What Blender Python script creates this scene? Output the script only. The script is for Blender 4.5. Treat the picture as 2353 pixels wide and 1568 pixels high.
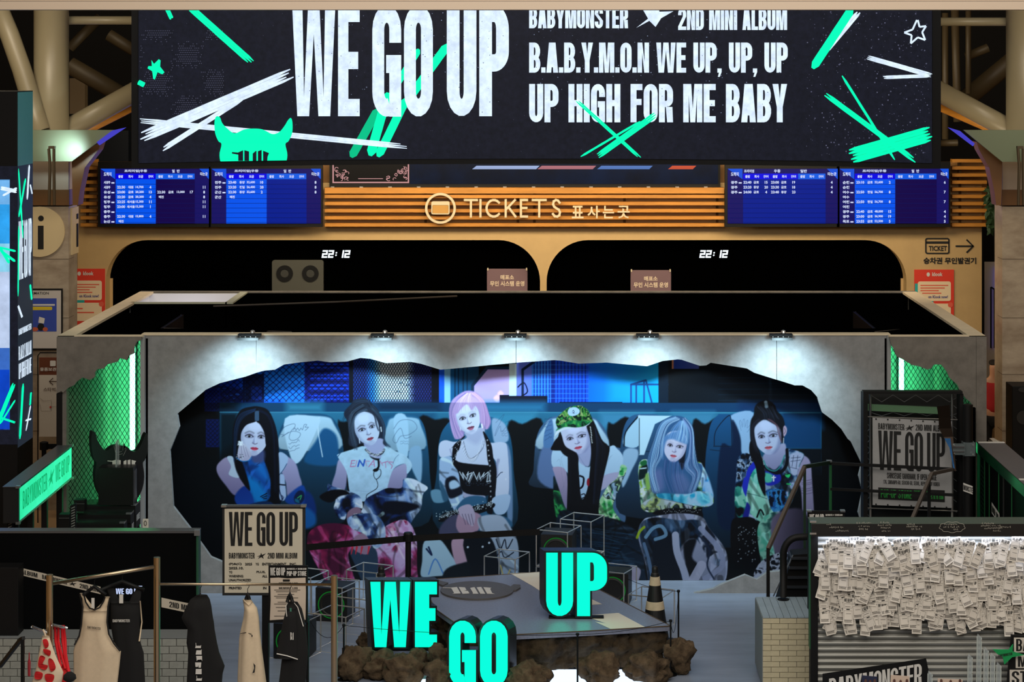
import bpy, math, random
import numpy as np
from mathutils import Vector, Matrix, geometry
random.seed(7); np.random.seed(7)
PI = math.pi
S = bpy.context.scene
for o in list(bpy.data.objects): bpy.data.objects.remove(o)

# ---------------------------------------------------------------- camera
# level camera 6.1 m above the hall floor with a rising lens shift (one-point perspective)
F = 4776.0; HX, HY = 1288.0, 151.0; ZC = 6.1
cam = bpy.data.cameras.new('camera'); camo = bpy.data.objects.new('camera', cam); S.collection.objects.link(camo)
camo.location = (0, 0, ZC); camo.rotation_euler = (PI/2, 0, 0)
cam.sensor_width = 36; cam.lens = F/2353*36
cam.shift_x = (1176.5-HX)/2353; cam.shift_y = (HY-784)/2353
cam.clip_start = .5; cam.clip_end = 200
S.camera = camo

# ---------------------------------------------------------------- world, exposure, ceiling lights and added fill lights of the hall
S.view_settings.view_transform = 'Standard'; S.view_settings.look = 'None'
S.view_settings.exposure = 0; S.view_settings.gamma = 1; S.view_settings.use_curve_mapping = False
wd = bpy.data.worlds.new('hall'); S.world = wd; wd.use_nodes = True
wd.node_tree.nodes['Background'].inputs[0].default_value = (1.0, .82, .62, 1)
wd.node_tree.nodes['Background'].inputs[1].default_value = .045
def area_light(name, loc, size, power, col, rot=(0, 0, 0), sy=None, spread=PI):
    l = bpy.data.lights.new(name, 'AREA'); l.energy = power; l.color = col; l.size = size
    if sy: l.shape = 'RECTANGLE'; l.size_y = sy
    l.spread = spread
    o = bpy.data.objects.new(name, l); o.location = loc; o.rotation_euler = rot; S.collection.objects.link(o); return o
area_light('fill_light_ticket_hall', (0, 27.95, 5.3), 9.4, 300, (1, .82, .56), (math.radians(66), 0, 0), .8)  # added light hidden behind the LED wall, brightens the ticket office front
area_light('ceiling_light_atrium', (0, 17, 10.5), 14, 520, (1, .94, .86), (math.radians(22), 0, 0), 8)
area_light('fill_light_i_column', (-7.2, 25.6, 7.3), 1.2, 75, (1, .84, .62), (math.radians(35), 0, 0))  # added fill to brighten the i sign and its column
area_light('fill_light_far_column', (6.6, 25.6, 7.3), 1.2, 50, (1, .84, .62), (math.radians(35), 0, 0))  # same added fill for the other marble column
area_light('ceiling_light_front', (1, 9, 8.5), 10, 860, (1, .92, .82), (math.radians(38), 0, 0), 5)

# ---------------------------------------------------------------- helpers
def lin(c):
    return tuple(((x/255)/12.92 if x/255 <= .04045 else ((x/255+.055)/1.055)**2.4) for x in c[:3])
MATS = {}
def mat(name, col, rough=.5, metal=0, emit=0, noise=0, scale=8, bump=0, spec=.5, col2=None, stretch=None, alpha=1, ecol=None):
    if name in MATS: return MATS[name]
    m = bpy.data.materials.new(name); m.use_nodes = True; nt = m.node_tree; b = nt.nodes['Principled BSDF']
    b.inputs['Base Color'].default_value = (*lin(col), 1); b.inputs['Roughness'].default_value = rough
    b.inputs['Metallic'].default_value = metal; b.inputs['Specular IOR Level'].default_value = spec
    if emit:
        b.inputs['Base Color'].default_value = (0.004, .004, .004, 1); b.inputs['Specular IOR Level'].default_value = .08
        b.inputs['Emission Color'].default_value = (*lin(ecol or col), 1); b.inputs['Emission Strength'].default_value = emit
    if alpha < 1: b.inputs['Alpha'].default_value = alpha
    if noise or bump:
        tc = nt.nodes.new('ShaderNodeTexCoord'); mp = nt.nodes.new('ShaderNodeMapping'); nz = nt.nodes.new('ShaderNodeTexNoise')
        nt.links.new(tc.outputs['Object'], mp.inputs[0]); nt.links.new(mp.outputs[0], nz.inputs['Vector'])
        if stretch: mp.inputs['Scale'].default_value = stretch
        nz.inputs['Scale'].default_value = scale; nz.inputs['Detail'].default_value = 8; nz.inputs['Roughness'].default_value = .65
        if noise:
            r = nt.nodes.new('ShaderNodeValToRGB'); nt.links.new(nz.outputs[0], r.inputs[0])
            a = np.array(lin(col)); c2 = np.array(lin(col2)) if col2 else a*(1-noise)
            r.color_ramp.elements[0].position = .32; r.color_ramp.elements[1].position = .68
            r.color_ramp.elements[0].color = (*c2, 1); r.color_ramp.elements[1].color = (*(a*(1+noise*.3) if not col2 else a), 1)
            if not emit: nt.links.new(r.outputs[0], b.inputs['Base Color'])
            else: nt.links.new(r.outputs[0], b.inputs['Emission Color'])
        if bump:
            bp = nt.nodes.new('ShaderNodeBump'); bp.inputs['Strength'].default_value = bump; bp.inputs['Distance'].default_value = .02
            nt.links.new(nz.outputs[0], bp.inputs['Height']); nt.links.new(bp.outputs[0], b.inputs['Normal'])
    MATS[name] = m; return m

def W(px, py, d): return Vector(((px-HX)*d/F, d, ZC-(py-HY)*d/F))
def X_(px, d): return (px-HX)*d/F
def Z_(py, d): return ZC-(py-HY)*d/F
def floor_d(py): return F*ZC/(py-HY)          # depth at which the floor is seen at row py

ORG = {}
def tag(o, label=None, cat=None, group=None, kind=None):
    if label: o['label'] = label
    if cat: o['category'] = cat
    if group: o['group'] = group
    if kind: o['kind'] = kind
    return o
def thing(name, label, cat, loc, group=None, kind=None):
    o = bpy.data.objects.new(name, None); S.collection.objects.link(o); o.empty_display_size = .1
    o.location = loc; ORG[o.name] = Vector(loc); return tag(o, label, cat, group, kind)

class MB:
    def __init__(s): s.v = []; s.f = []; s.m = []
    def poly(s, pts, mi=0):
        n = len(s.v); s.v += [tuple(p) for p in pts]; s.f.append(tuple(range(n, n+len(pts)))); s.m.append(mi); return s
    def box(s, x0, x1, y0, y1, z0, z1, mi=0, R=None, c=None):
        v = [Vector(p) for p in ((x0, y0, z0), (x1, y0, z0), (x1, y1, z0), (x0, y1, z0), (x0, y0, z1), (x1, y0, z1), (x1, y1, z1), (x0, y1, z1))]
        if R is not None:
            c = Vector(c if c is not None else ((x0+x1)/2, (y0+y1)/2, (z0+z1)/2)); v = [R @ (p-c)+c for p in v]
        n = len(s.v); s.v += [tuple(p) for p in v]
        for q in ((0, 3, 2, 1), (4, 5, 6, 7), (0, 1, 5, 4), (1, 2, 6, 5), (2, 3, 7, 6), (3, 0, 4, 7)):
            s.f.append(tuple(n+i for i in q)); s.m.append(mi)
        return s
    def pbox(s, x0, y0, x1, y1, d, th=.05, mi=0):
        """box whose front face fills the given rectangle of the view at depth d"""
        return s.box(X_(x0, d), X_(x1, d), d, d+th, Z_(y1, d), Z_(y0, d), mi)
    def tube(s, pts, r, n=8, mi=0, cap=True, r2=None):
        pts = [Vector(p) for p in pts]; base = len(s.v); k = len(pts)
        for i, p in enumerate(pts):
            t = (pts[min(i+1, k-1)]-pts[max(i-1, 0)]).normalized()
            if i == 0: a = Vector((0, 0, 1)) if abs(t.z) < .9 else Vector((1, 0, 0)); u = t.cross(a).normalized()
            u = (u-t*u.dot(t)).normalized(); w = t.cross(u)
            rr = r if r2 is None else r+(r2-r)*i/max(1, k-1)
            for j in range(n):
                A = 2*PI*j/n+PI/n; s.v.append(tuple(p+u*math.cos(A)*rr+w*math.sin(A)*rr))
        for i in range(k-1):
            for j in range(n):
                a = base+i*n+j; b = base+i*n+(j+1) % n; s.f.append((a, b, b+n, a+n)); s.m.append(mi)
        if cap:
            s.f.append(tuple(base+j for j in range(n))); s.m.append(mi)
            s.f.append(tuple(base+(k-1)*n+j for j in range(n-1, -1, -1))); s.m.append(mi)
        return s
    def lathe(s, prof, c, n=24, mi=0, axis='z'):
        base = len(s.v); c = Vector(c)
        for r, h in prof:
            for j in range(n):
                A = 2*PI*j/n; a, b = r*math.cos(A), r*math.sin(A)
                s.v.append(tuple(c+(Vector((a, b, h)) if axis == 'z' else Vector((a, h, b)))))
        for i in range(len(prof)-1):
            for j in range(n):
                a = base+i*n+j; b = base+i*n+(j+1) % n; s.f.append((a, b, b+n, a+n)); s.m.append(mi)
        s.f.append(tuple(base+j for j in range(n-1, -1, -1))); s.m.append(mi)
        s.f.append(tuple(base+(len(prof)-1)*n+j for j in range(n))); s.m.append(mi)
        return s
    def shape(s, loops, place, th=0, mi=0, back=None):
        """filled outline (first loop) with holes (others); place(x,y,t) -> 3D where t runs 0..th into depth"""
        L = [[Vector((p[0], p[1], 0)) for p in lp] for lp in loops]
        tri = geometry.tessellate_polygon(L)
        flat = [p for lp in loops for p in lp]; base = len(s.v)
        s.v += [tuple(place(p[0], p[1], 0)) for p in flat]
        for t in tri: s.f.append(tuple(base+i for i in t)); s.m.append(mi)
        if th:
            b2 = len(s.v); s.v += [tuple(place(p[0], p[1], th)) for p in flat]
            for t in tri: s.f.append(tuple(b2+i for i in reversed(t))); s.m.append(mi)
            k = 0
            for lp in loops:
                n = len(lp)
                for i in range(n):
                    a, b = k+i, k+(i+1) % n; s.f.append((base+a, base+b, b2+b, b2+a)); s.m.append(mi if back is None else back)
                k += n
        return s
    def build(s, name, m, parent=None, label=None, cat=None, group=None, kind=None, smooth=False, org=None, bevel=0):
        me = bpy.data.meshes.new(name); V = np.array(s.v, np.float64).reshape(-1, 3)
        if parent is not None: o0 = ORG[parent.name]
        else:
            if org is None:
                lo, hi = V.min(0), V.max(0); o0 = Vector(((lo[0]+hi[0])/2, (lo[1]+hi[1])/2, lo[2]))
            else: o0 = Vector(org)
        V = V-np.array(o0)
        me.from_pydata(V.tolist(), [], s.f)
        ms = m if isinstance(m, (list, tuple)) else [m]
        for q in ms: me.materials.append(q)
        if len(ms) > 1: me.polygons.foreach_set('material_index', s.m)
        if smooth: me.polygons.foreach_set('use_smooth', [True]*len(me.polygons))
        me.update()
        o = bpy.data.objects.new(name, me); S.collection.objects.link(o)
        ORG[o.name] = Vector(o0)
        if parent is not None: o.parent = parent
        else: o.location = o0
        if bevel:
            b = o.modifiers.new('bevel', 'BEVEL'); b.width = bevel; b.segments = 2; b.limit_method = 'ANGLE'
        return tag(o, label, cat, group, kind)

def facing(d): return lambda x, y, t: W(x, y, d)+Vector((0, t, 0))
def copy_tree(o, delta=(0, 0, 0), rot=None, label=None, group=None):
    c = o.copy(); S.collection.objects.link(c); c.location = o.location+Vector(delta); ORG[c.name] = ORG[o.name]+Vector(delta)
    if rot is not None: c.rotation_euler = rot
    if label: c['label'] = label
    if group: c['group'] = group
    for ch in list(o.children):
        k = ch.copy(); S.collection.objects.link(k); k.parent = c; ORG[k.name] = ORG[c.name]
        for g in list(ch.children):
            q = g.copy(); S.collection.objects.link(q); q.parent = k; ORG[q.name] = ORG[c.name]
    return c

# ---------------------------------------------------------------- condensed lettering (own outlines, unit height)
def _band(cx, cy, rx, ry, s, b, a0, a1, n=9):
    o = []; i_ = []
    for k in range(n+1):
        a = math.radians(a0+(a1-a0)*k/n)
        o.append((cx+rx*math.cos(a), cy+ry*math.sin(a))); i_.append((cx+max(rx-s, .004)*math.cos(a), cy+max(ry-b, .004)*math.sin(a)))
    return o+i_[::-1]
def _r(x0, y0, x1, y1): return [(x0, y0), (x1, y0), (x1, y1), (x0, y1)]
def glyph(c, w, s, b):
    """list of non-overlapping outlines in a cell of width w and height 1; s: stem, b: bar thickness"""
    r = min(w/2, .5); q = w/2; R = min(.24, w*.62)
    if c == 'I': return s, [_r(0, 0, s, 1)]
    if c == 'E': return w*.86, [[(0, 0), (w*.86, 0), (w*.86, b), (s, b), (s, .5-b*.5), (w*.8, .5-b*.5), (w*.8, .5+b*.5), (s, .5+b*.5), (s, 1-b), (w*.86, 1-b), (w*.86, 1), (0, 1)]]
    if c == 'F': return w*.84, [[(0, 0), (s, 0), (s, .45), (w*.78, .45), (w*.78, .45+b), (s, .45+b), (s, 1-b), (w*.84, 1-b), (w*.84, 1), (0, 1)]]
    if c == 'L': return w*.8, [[(0, 0), (w*.8, 0), (w*.8, b), (s, b), (s, 1), (0, 1)]]
    if c == 'T': return w*.96, [[(w*.48-s/2, 0), (w*.48+s/2, 0), (w*.48+s/2, 1-b), (w*.96, 1-b), (w*.96, 1), (0, 1), (0, 1-b), (w*.48-s/2, 1-b)]]
    if c == 'H': return w, [[(0, 0), (s, 0), (s, .5-b/2), (w-s, .5-b/2), (w-s, 0), (w, 0), (w, 1), (w-s, 1), (w-s, .5+b/2), (s, .5+b/2), (s, 1), (0, 1)]]
    if c in 'O0': return w, [_r(0, R, s, 1-R), _r(w-s, R, w, 1-R), _band(q, 1-R, q, R, s, b, 0, 180), _band(q, R, q, R, s, b, 180, 360)]
    if c == 'Q': return w, glyph('O', w, s, b)[1]
    if c == 'U': return w, [_r(0, R, s, 1), _r(w-s, R, w, 1), _band(q, R, q, R, s, b, 180, 360)]
    if c == 'J': return w*.85, [_r(w*.85-s, R, w*.85, 1), _band(w*.425, R, w*.425, R, s, b, 180, 360)]
    if c == 'C': return w, [_r(0, R, s, 1-R), _r(w-s, .64, w, 1-R), _r(w-s, R, w, .36), _band(q, 1-R, q, R, s, b, 0, 180), _band(q, R, q, R, s, b, 180, 360)]
    if c == 'G': return w, [_r(0, R, s, 1-R), _r(w-s, .66, w, 1-R), _r(w-s, 0, w, .55), _r(q*.96, .55-b, w-s, .55), _band(q, 1-R, q, R, s, b, 0, 180), _band(q, R, q, R, s, b, 180, 292)]
    if c == 'D': return w, [_r(0, 0, s, 1), _r(s, 0, q, b), _r(s, 1-b, q, 1), _r(w-s, R, w, 1-R), _band(q, 1-R, q, R, s, b, 0, 90), _band(q, R, q, R, s, b, 270, 360)]
    if c == 'P': return w*.98, [_r(0, 0, s, 1), _r(s, 1-b, q, 1), _r(s, .40, q, .40+b), _r(w-s, .40+R*.8, w, 1-R), _band(q, 1-R, q, R, s, b, 0, 90), _band(q, .40+R*.8, q, R*.8, s, b, 270, 360)]
    if c == 'R': return w, glyph('P', w, s, b)[1]+[[(w-s, 0), (w+.0, 0), (w-.02, .40), (w-s-.04, .40)]]
    if c == 'B': return w, [_r(0, 0, s, 1), _r(s, 1-b, q, 1), _r(s, .5-b/2, q, .5+b/2), _r(s, 0, q, b), _band(q, .75-b/4, q*.96, .25+b/4, s, b, -90, 90), _band(q, .25+b/4, q, .25+b/4, s, b, -90, 90)]
    if c in 'S5':
        if c == '5': top = [_r(0, .5, s, 1-b), _r(0, 1-b, w*.95, 1)]
        else: top = [_band(q, 1-R, q, R, s, b, 0, 180), _r(0, .66, s, 1-R), _r(w-s, .7, w, 1-R)]
        dg = [[(0, .66), (s, .66), (w, .36), (w-s, .36)]] if c == 'S' else [_band(q, .5-.1, q, .14, s, b, 0, 110), ]
        return w, top+dg+[_r(w-s, R, w, .36 if c == 'S' else .4), _band(q, R, q, R, s, b, 180, 360), _r(0, R, s, .32)]
    if c == '2': return w, [_band(q, 1-R, q, R, s, b, 0, 180), _r(0, .68, s, 1-R), _r(w-s, .62, w, 1-R), [(0, b), (s, b), (w, .62), (w-s, .62)], _r(0, 0, w, b)]
    if c == '1': return s*1.5, [_r(s*.5, 0, s*1.5, 1), _r(0, .78, s*.5, .9)]
    if c == '7': return w, [_r(0, 1-b, w, 1), [(w*.2, 0), (w*.2+s, 0), (w, 1-b), (w-s, 1-b)]]
    if c == '6': return w, [_r(0, R, s, 1-R), _r(w-s, R, w, .45), _band(q, 1-R, q, R, s, b, 0, 180), _band(q, R, q, R, s, b, 180, 360), _band(q, .45, q, .12, s, b, 0, 150)]
    if c == '9': return w, [[(w-x, 1-y) for x, y in p] for p in glyph('6', w, s, b)[1]]
    if c == '3': return w, [[(w-x, y) for x, y in p] for p in glyph('E', w/.86, s, b)[1]]
    if c == '8': return w, [_band(q, .75, q*.94, .25+b/4, s, b, 0, 360), _band(q, .25, q, .25+b/4, s, b, 0, 360)]
    if c == '4': return w, [_r(w*.8-s, 0, w*.8, 1), _r(0, .25, w*.8-s, .25+b), _r(w*.8, .25, w, .25+b), [(0, .25+b), (s*.8, .25+b), (w*.8-s, .9), (w*.8-s, 1)]]
    if c == 'A':
        g = s*1.02; W_ = w*1.04
        def ex(y, o): return W_/2*(y) + o
        return W_, [[(0, 0), (g, 0), (g+(W_/2-g)*.2*1.0, .2), (W_-g-(W_/2-g)*.2, .2), (W_-g, 0), (W_, 0), (W_/2+g*.62, 1), (W_/2-g*.62, 1)], ] if False else [[(0, 0), (g, 0), (g+.03*W_, .18), (W_-g-.03*W_, .18), (W_-g, 0), (W_, 0), (W_*.5+g*.68, 1), (W_*.5-g*.68, 1)],]
    if c == 'V': return w*1.04, [[(0, 1), (s, 1), (w*.52, .2), (w*1.04-s, 1), (w*1.04, 1), (w*.52+s*.62, 0), (w*.52-s*.62, 0)]]
    if c == 'W':
        w2 = w*1.72; a = w2/4
        return w2, [[(0, 1), (s, 1), (a+s*.1, .17), (w2/2-s*.55, 1), (w2/2+s*.55, 1), (w2-a-s*.1, .17), (w2-s, 1), (w2, 1), (w2-a+s*.55, 0), (w2-a-s*.6, 0), (w2/2, .74), (a+s*.6, 0), (a-s*.55, 0)]]
    if c == 'M':
        w2 = w*1.36
        return w2, [[(0, 0), (s*.92, 0), (s*.92, .72), (w2/2-s*.42, 0), (w2/2+s*.42, 0), (w2-s*.92, .72), (w2-s*.92, 0), (w2, 0), (w2, 1), (w2-s*1.35, 1), (w2/2, .34), (s*1.35, 1), (0, 1)]]
    if c == 'N': return w*1.02, [[(0, 0), (s*.95, 0), (s*.95, .66), (w*1.02-s, 0), (w*1.02, 0), (w*1.02, 1), (w*1.02-s*.95, 1), (w*1.02-s*.95, .34), (s, 1), (0, 1)]]
    if c == 'K': return w*1.03, [[(0, 0), (s, 0), (s, .3), (s*1.25, .4), (w*1.03-s, 0), (w*1.03, 0), (s*2.0, .56), (w, 1), (w-s, 1), (s, .6), (s, 1), (0, 1)]]
    if c == 'X': return w, [[(0, 0), (s, 0), (q, .38), (w-s, 0), (w, 0), (q+s*.5, .5), (w, 1), (w-s, 1), (q, .62), (s, 1), (0, 1), (q-s*.5, .5)]]
    if c == 'Y': return w*1.04, [[(w*.52-s/2, 0), (w*.52+s/2, 0), (w*.52+s/2, .4), (w*1.04, 1), (w*1.04-s, 1), (w*.52, .62), (s, 1), (0, 1), (w*.52-s/2, .4)]]
    if c == 'Z': return w*.9, [[(0, 0), (w*.9, 0), (w*.9, b), (s, b), (w*.9, 1-b), (w*.9, 1), (0, 1), (0, 1-b), (w*.9-s, 1-b), (0, b)]]
    if c == '.': return s*.9, [_r(0, 0, s*.9, max(.13, b*1.1))]
    if c == ',': return s*.9, [[(0, .14), (0, 0), (s*.35, 0), (s*.1, -.14), (s*.5, -.14), (s*.9, .02), (s*.9, .14)]]
    if c == '-': return w*.5, [_r(0, .38, w*.5, .38+b)]
    if c == ':': return s*.9, [_r(0, .1, s*.9, .25), _r(0, .6, s*.9, .75)]
    if c == '(': return s*1.2, [_band(s*1.2, .5, s*1.2, .55, s*.7, .1, 120, 240)]
    if c == ')': return s*1.2, [[(s*1.2-x, y) for x, y in _band(s*1.2, .5, s*1.2, .55, s*.7, .1, 120, 240)]]
    if c == '&': return glyph('8', w, s, b)
    if c == '*':
        p = [(-.02, .30), (.34, .52), (.30, 1.0), (.62, .64), (1.06, .86), (.74, .42), (.96, -.02), (.55, .24), (.1, -.1), (.3, .3)]
        return 1.1, [[(x*.98, y) for x, y in ((-.1, .38), (.36, .60), (.47, 1.02), (.60, .66), (1.15, .92), (.72, .42), (.84, .02), (.50, .30), (.02, .02), (.30, .42))]]
    return w*.55, []
def ctext(txt, x0, y0, x1, y1, w=.36, s=.13, b=.12, gap=.035, space=.2, grow=0):
    """outlines of one line of capitals filling the rectangle (y down)"""
    out = []; x = 0
    for c in txt:
        if c == ' ': x += space; continue
        adv, ps = glyph(c, w, s, b)
        if c == '*': x += gap*2
        out += [[(x+px, py) for px, py in p] for p in ps]; x += adv+gap+(gap*2 if c == '*' else 0)
    x -= gap; k = (x1-x0)/x; h = y1-y0
    return [[(x0+px*k, y1-py*h) for px, py in p] for p in out]
def cflat(mb, polys, place, mi=0, th=0):
    for p in polys: mb.shape([p], place, th, mi)
    return mb
def ftext(body, x0, y0, x1, y1, bold=0.0, keep=False, shear=0):
    """lines set in the program's own typeface, as triangles filling the rectangle (y down)"""
    cu = bpy.data.curves.new('t', 'FONT'); cu.body = body; cu.resolution_u = 2; cu.offset = bold; cu.shear = shear
    if '\n' in body: cu.align_x = 'CENTER'
    o = bpy.data.objects.new('t', cu); S.collection.objects.link(o)
    dg = bpy.context.evaluated_depsgraph_get(); me = bpy.data.meshes.new_from_object(o.evaluated_get(dg))
    v = np.array([tuple(q.co)[:2] for q in me.vertices]).reshape(-1, 2); fs = [tuple(p.vertices) for p in me.polygons]
    bpy.data.objects.remove(o); bpy.data.curves.remove(cu); bpy.data.meshes.remove(me)
    if not len(v): return [], []
    lo, hi = v.min(0), v.max(0); kx = (x1-x0)/(hi[0]-lo[0]); ky = (y1-y0)/(hi[1]-lo[1])
    if keep: kx = ky = min(kx, ky)
    cx = (x0+x1)/2-(hi[0]-lo[0])*kx/2
    return [(cx+(a-lo[0])*kx, y1-(b-lo[1])*ky) for a, b in v], fs
def fadd(mb, vf, place, mi=0):
    v, f = vf; n = len(mb.v); mb.v += [tuple(place(x, y, 0)) for x, y in v]
    for t in f: mb.f.append(tuple(n+i for i in t)); mb.m.append(mi)
    return mb
def strip(pts, w):
    """flat polyline ribbon outline of width w (2D)"""
    L, R = [], []
    for i, p in enumerate(pts):
        a = pts[max(i-1, 0)]; c = pts[min(i+1, len(pts)-1)]
        dx, dy = c[0]-a[0], c[1]-a[1]; l = math.hypot(dx, dy) or 1; nx, ny = -dy/l*w/2, dx/l*w/2
        L.append((p[0]+nx, p[1]+ny)); R.append((p[0]-nx, p[1]-ny))
    return L+R[::-1]
def ell(cx, cy, rx, ry, n=24, a0=0): return [(cx+rx*math.cos(a0+2*PI*i/n), cy+ry*math.sin(a0+2*PI*i/n)) for i in range(n)]
def rrect(x0, y0, x1, y1, r, n=5, corners=(1, 1, 1, 1)):
    o = []
    for (cx, cy, a, k) in ((x1-r, y0+r, -90, 0), (x1-r, y1-r, 0, 1), (x0+r, y1-r, 90, 2), (x0+r, y0+r, 180, 3)):
        if corners[k]: o += [(cx+r*math.cos(math.radians(a+90*i/n)), cy+r*math.sin(math.radians(a+90*i/n))) for i in range(n+1)]
        else: o.append((cx+(r if k < 2 else -r), cy+(-r if k in (0, 3) else r)))
    return o
def csm(p, n=4):
    out = []; m = len(p)
    for i in range(m):
        a, b, c, d = (Vector(p[j % m][:2]) for j in (i-1, i, i+1, i+2))
        for k in range(n): t = k/n; q = .5*((2*b)+(c-a)*t+(2*a-5*b+4*c-d)*t*t+(3*b-a-3*c+d)*t**3); out.append((q.x, q.y))
    return out
# horned head emblem of the band, outline in a unit cell (y down)
HORN = [(.02, .0), (.07, .01), (.10, .10), (.17, .19), (.26, .26), (.38, .20), (.5, .185), (.62, .20), (.74, .27), (.83, .24), (.90, .14), (.94, .06), (.98, .02), (1.0, .1), (.995, .26), (.95, .38), (.91, .43), (.935, .6), (.9, .78), (.8, .92), (.65, .985), (.5, 1.0), (.35, .985), (.2, .92), (.1, .78), (.065, .6), (.09, .43), (.05, .38), (.01, .26), (0, .1)]
HORN = csm(HORN)
# the two blackletter signs inside the emblem, unit cell
BM = [[(0, .1), (.16, .12), (.30, .03), (.30, .9), (.12, .95), (.17, .85), (.17, .2), (.0, .16)], [(.335, .03), (.46, .08), (.46, .44), (.40, .5), (.48, .56), (.48, .9), (.335, .97)],
      [(.56, .16), (.64, .06), (.66, .06), (.66, .95), (.54, .95), (.56, .8)], [(.70, .07), (.80, .02), (.80, .95), (.70, .95)], [(.84, .05), (1.0, .14), (.96, .28), (.95, .85), (1.0, .97), (.84, .95)]]
# ================================================================ materials
M_cream = mat('cream_plaster', (196, 164, 112), .6, noise=.08, scale=3)
M_wood = mat('oak_slat', (206, 138, 50), .5, noise=.25, scale=2, stretch=(1, 8, 8))
M_woodb = mat('oak_backing', (170, 122, 66), .6, noise=.2, scale=2)
M_black = mat('black_matte', (5, 5, 6), .6, spec=.3)
M_blackg = mat('black_glass', (1, 1, 1), .3, spec=0)
M_void = mat('dark_void', (14, 11, 8), .9)
M_blackin = mat('black_interior', (2, 2, 2), 1, spec=0)
M_conc = mat('concrete_print', (142, 143, 143), .75, noise=.22, scale=9, bump=.08, spec=.2)
M_concd = mat('concrete_print_plain', (122, 117, 110), .8, noise=.3, scale=5, spec=.15)
M_rim = mat('raw_board_edge', (226, 208, 176), .7, noise=.1, scale=6)
M_white = mat('white_paint', (215, 215, 215), .6)
M_closet = mat('closet_paint', (150, 156, 154), .6)
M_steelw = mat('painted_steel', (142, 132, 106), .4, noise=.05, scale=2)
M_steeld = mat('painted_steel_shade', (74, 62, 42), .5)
M_marble = mat('marble', (190, 176, 156), .35, noise=.3, scale=1.6, col2=(140, 124, 106), stretch=(1, 1, 2.2))
M_brown = mat('bronze_panel', (120, 84, 50), .4)
M_beige = mat('beige_panel', (190, 172, 152), .5)
M_alu = mat('aluminium', (190, 195, 200), .3, metal=.9)
M_dalu = mat('dark_aluminium', (95, 95, 97), .4, metal=.5)
M_chrome = mat('chrome', (205, 202, 196), .28, metal=.75)
M_floorT = mat('tan_floor', (196, 162, 120), .3, noise=.12, scale=1.2)
M_floorG = mat('grey_vinyl', (138, 148, 166), .36, noise=.22, scale=1.5, stretch=(.6, 3, 1), bump=.05)
M_ink = mat('black_print', (14, 14, 14), .6)
M_inkw = mat('white_print', (215, 212, 205), .6)
M_paperw = mat('white_paper', (215, 208, 196), .7)
M_cyan = mat('cyan_lit_face', (0, 250, 202), .5, emit=1.25)
E_w = mat('led_white', (222, 240, 255), .5, emit=1.25, noise=.12, scale=9, col2=(190, 206, 226))
E_g = mat('led_green', (0, 250, 180), .5, emit=1.15)
E_gd = mat('led_green_dim', (0, 196, 138), .5, emit=1)
E_bg = mat('led_background', (27, 29, 42), .4, emit=1.0, noise=.3, scale=14, col2=(20, 22, 31))
E_dot = mat('led_dot', (92, 94, 118), .5, emit=1)

# ================================================================ hall shell
f = MB(); f.box(-16, 16, 6, 40, -.2, 0); f.build('floor', M_floorT, kind='structure')
f = MB(); f.box(-16, 16, 39.8, 40, 0, 12); f.build('wall_back', M_void, kind='structure')
f = MB(); f.box(-16.2, -16, 6, 40, 0, 12); f.build('wall_left', M_cream, kind='structure')
f = MB(); f.box(16, 16.2, 6, 40, 0, 12); f.build('wall_right', M_cream, kind='structure')
f = MB(); f.box(-16, 16, 6, 40, 12, 12.2); f.build('ceiling', M_void, kind='structure')
f = MB(); f.pbox(-60, 3, 2420, 22, 18, .25); f.pbox(-60, -30, 2420, 2, 18.05, .3); f.build('trim_1', M_beige, kind='structure')

# ---------------------------------------------------------------- ticket office front
DT = 31.0; P31 = facing(DT)
tw = thing('ticket_office', 'long cream ticket office front with rounded black counter openings and timber slats', 'ticket office', (0, DT, 0))
b = MB(); zb = 151+6.1*F/DT
h1 = rrect(243, 552, 1241, 980, 96, 12, (1, 0, 0, 1)); h2 = rrect(1256, 552, 2083, 980, 96, 12, (1, 0, 0, 1))
b.shape([[(178, 420), (2256, 420), (2256, zb-.5), (178, zb-.5)], h1, h2], P31, .3); b.build('front_wall', M_cream, tw)
b = MB(); b.pbox(185, 372, 2268, 520, 31.12, .12); b.build('slat_backing', M_woodb, tw)
b = MB(); b.pbox(235, 545, 1248, 985, 31.32, .05); b.pbox(1250, 545, 2092, 985, 31.32, .05); b.build('black_glass', M_blackg, tw)
b = MB(); b.box(X_(178, DT), X_(2256, DT), DT+.42, DT+5, .0, 4.5); b.build('office_body', M_void, tw)
for x0, x1 in ((247, 259), (2070, 2080)):
    b = MB(); b.pbox(x0, 640, x1, 980, 31.29, .02); b.build('reveal_strip', M_cream, tw)
slat_y = [366+16.4*i for i in range(10)]
def slat(x0, x1, y, hh=7.5):
    b = MB(); b.pbox(x0, y, x1, y+hh, 30.8, .14); b.build('slat', M_wood, tw)
for y in slat_y:
    slat(185, 222, y); slat(2188, 2268, y)
    if y > 425: slat(746, 1664, y)
b = MB(); b.pbox(746, 432, 1664, 445, 30.78, .16); b.build('top_slat', M_wood, tw)
for x in (198, 975, 1187, 1225, 1432, 1645, 2203):
    b = MB(); b.pbox(x, 372 if x < 300 or x > 2100 else 436, x+6, 520, 30.98, .1); b.build('batten', mat('dark_batten', (92, 66, 34), .7), tw)
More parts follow.
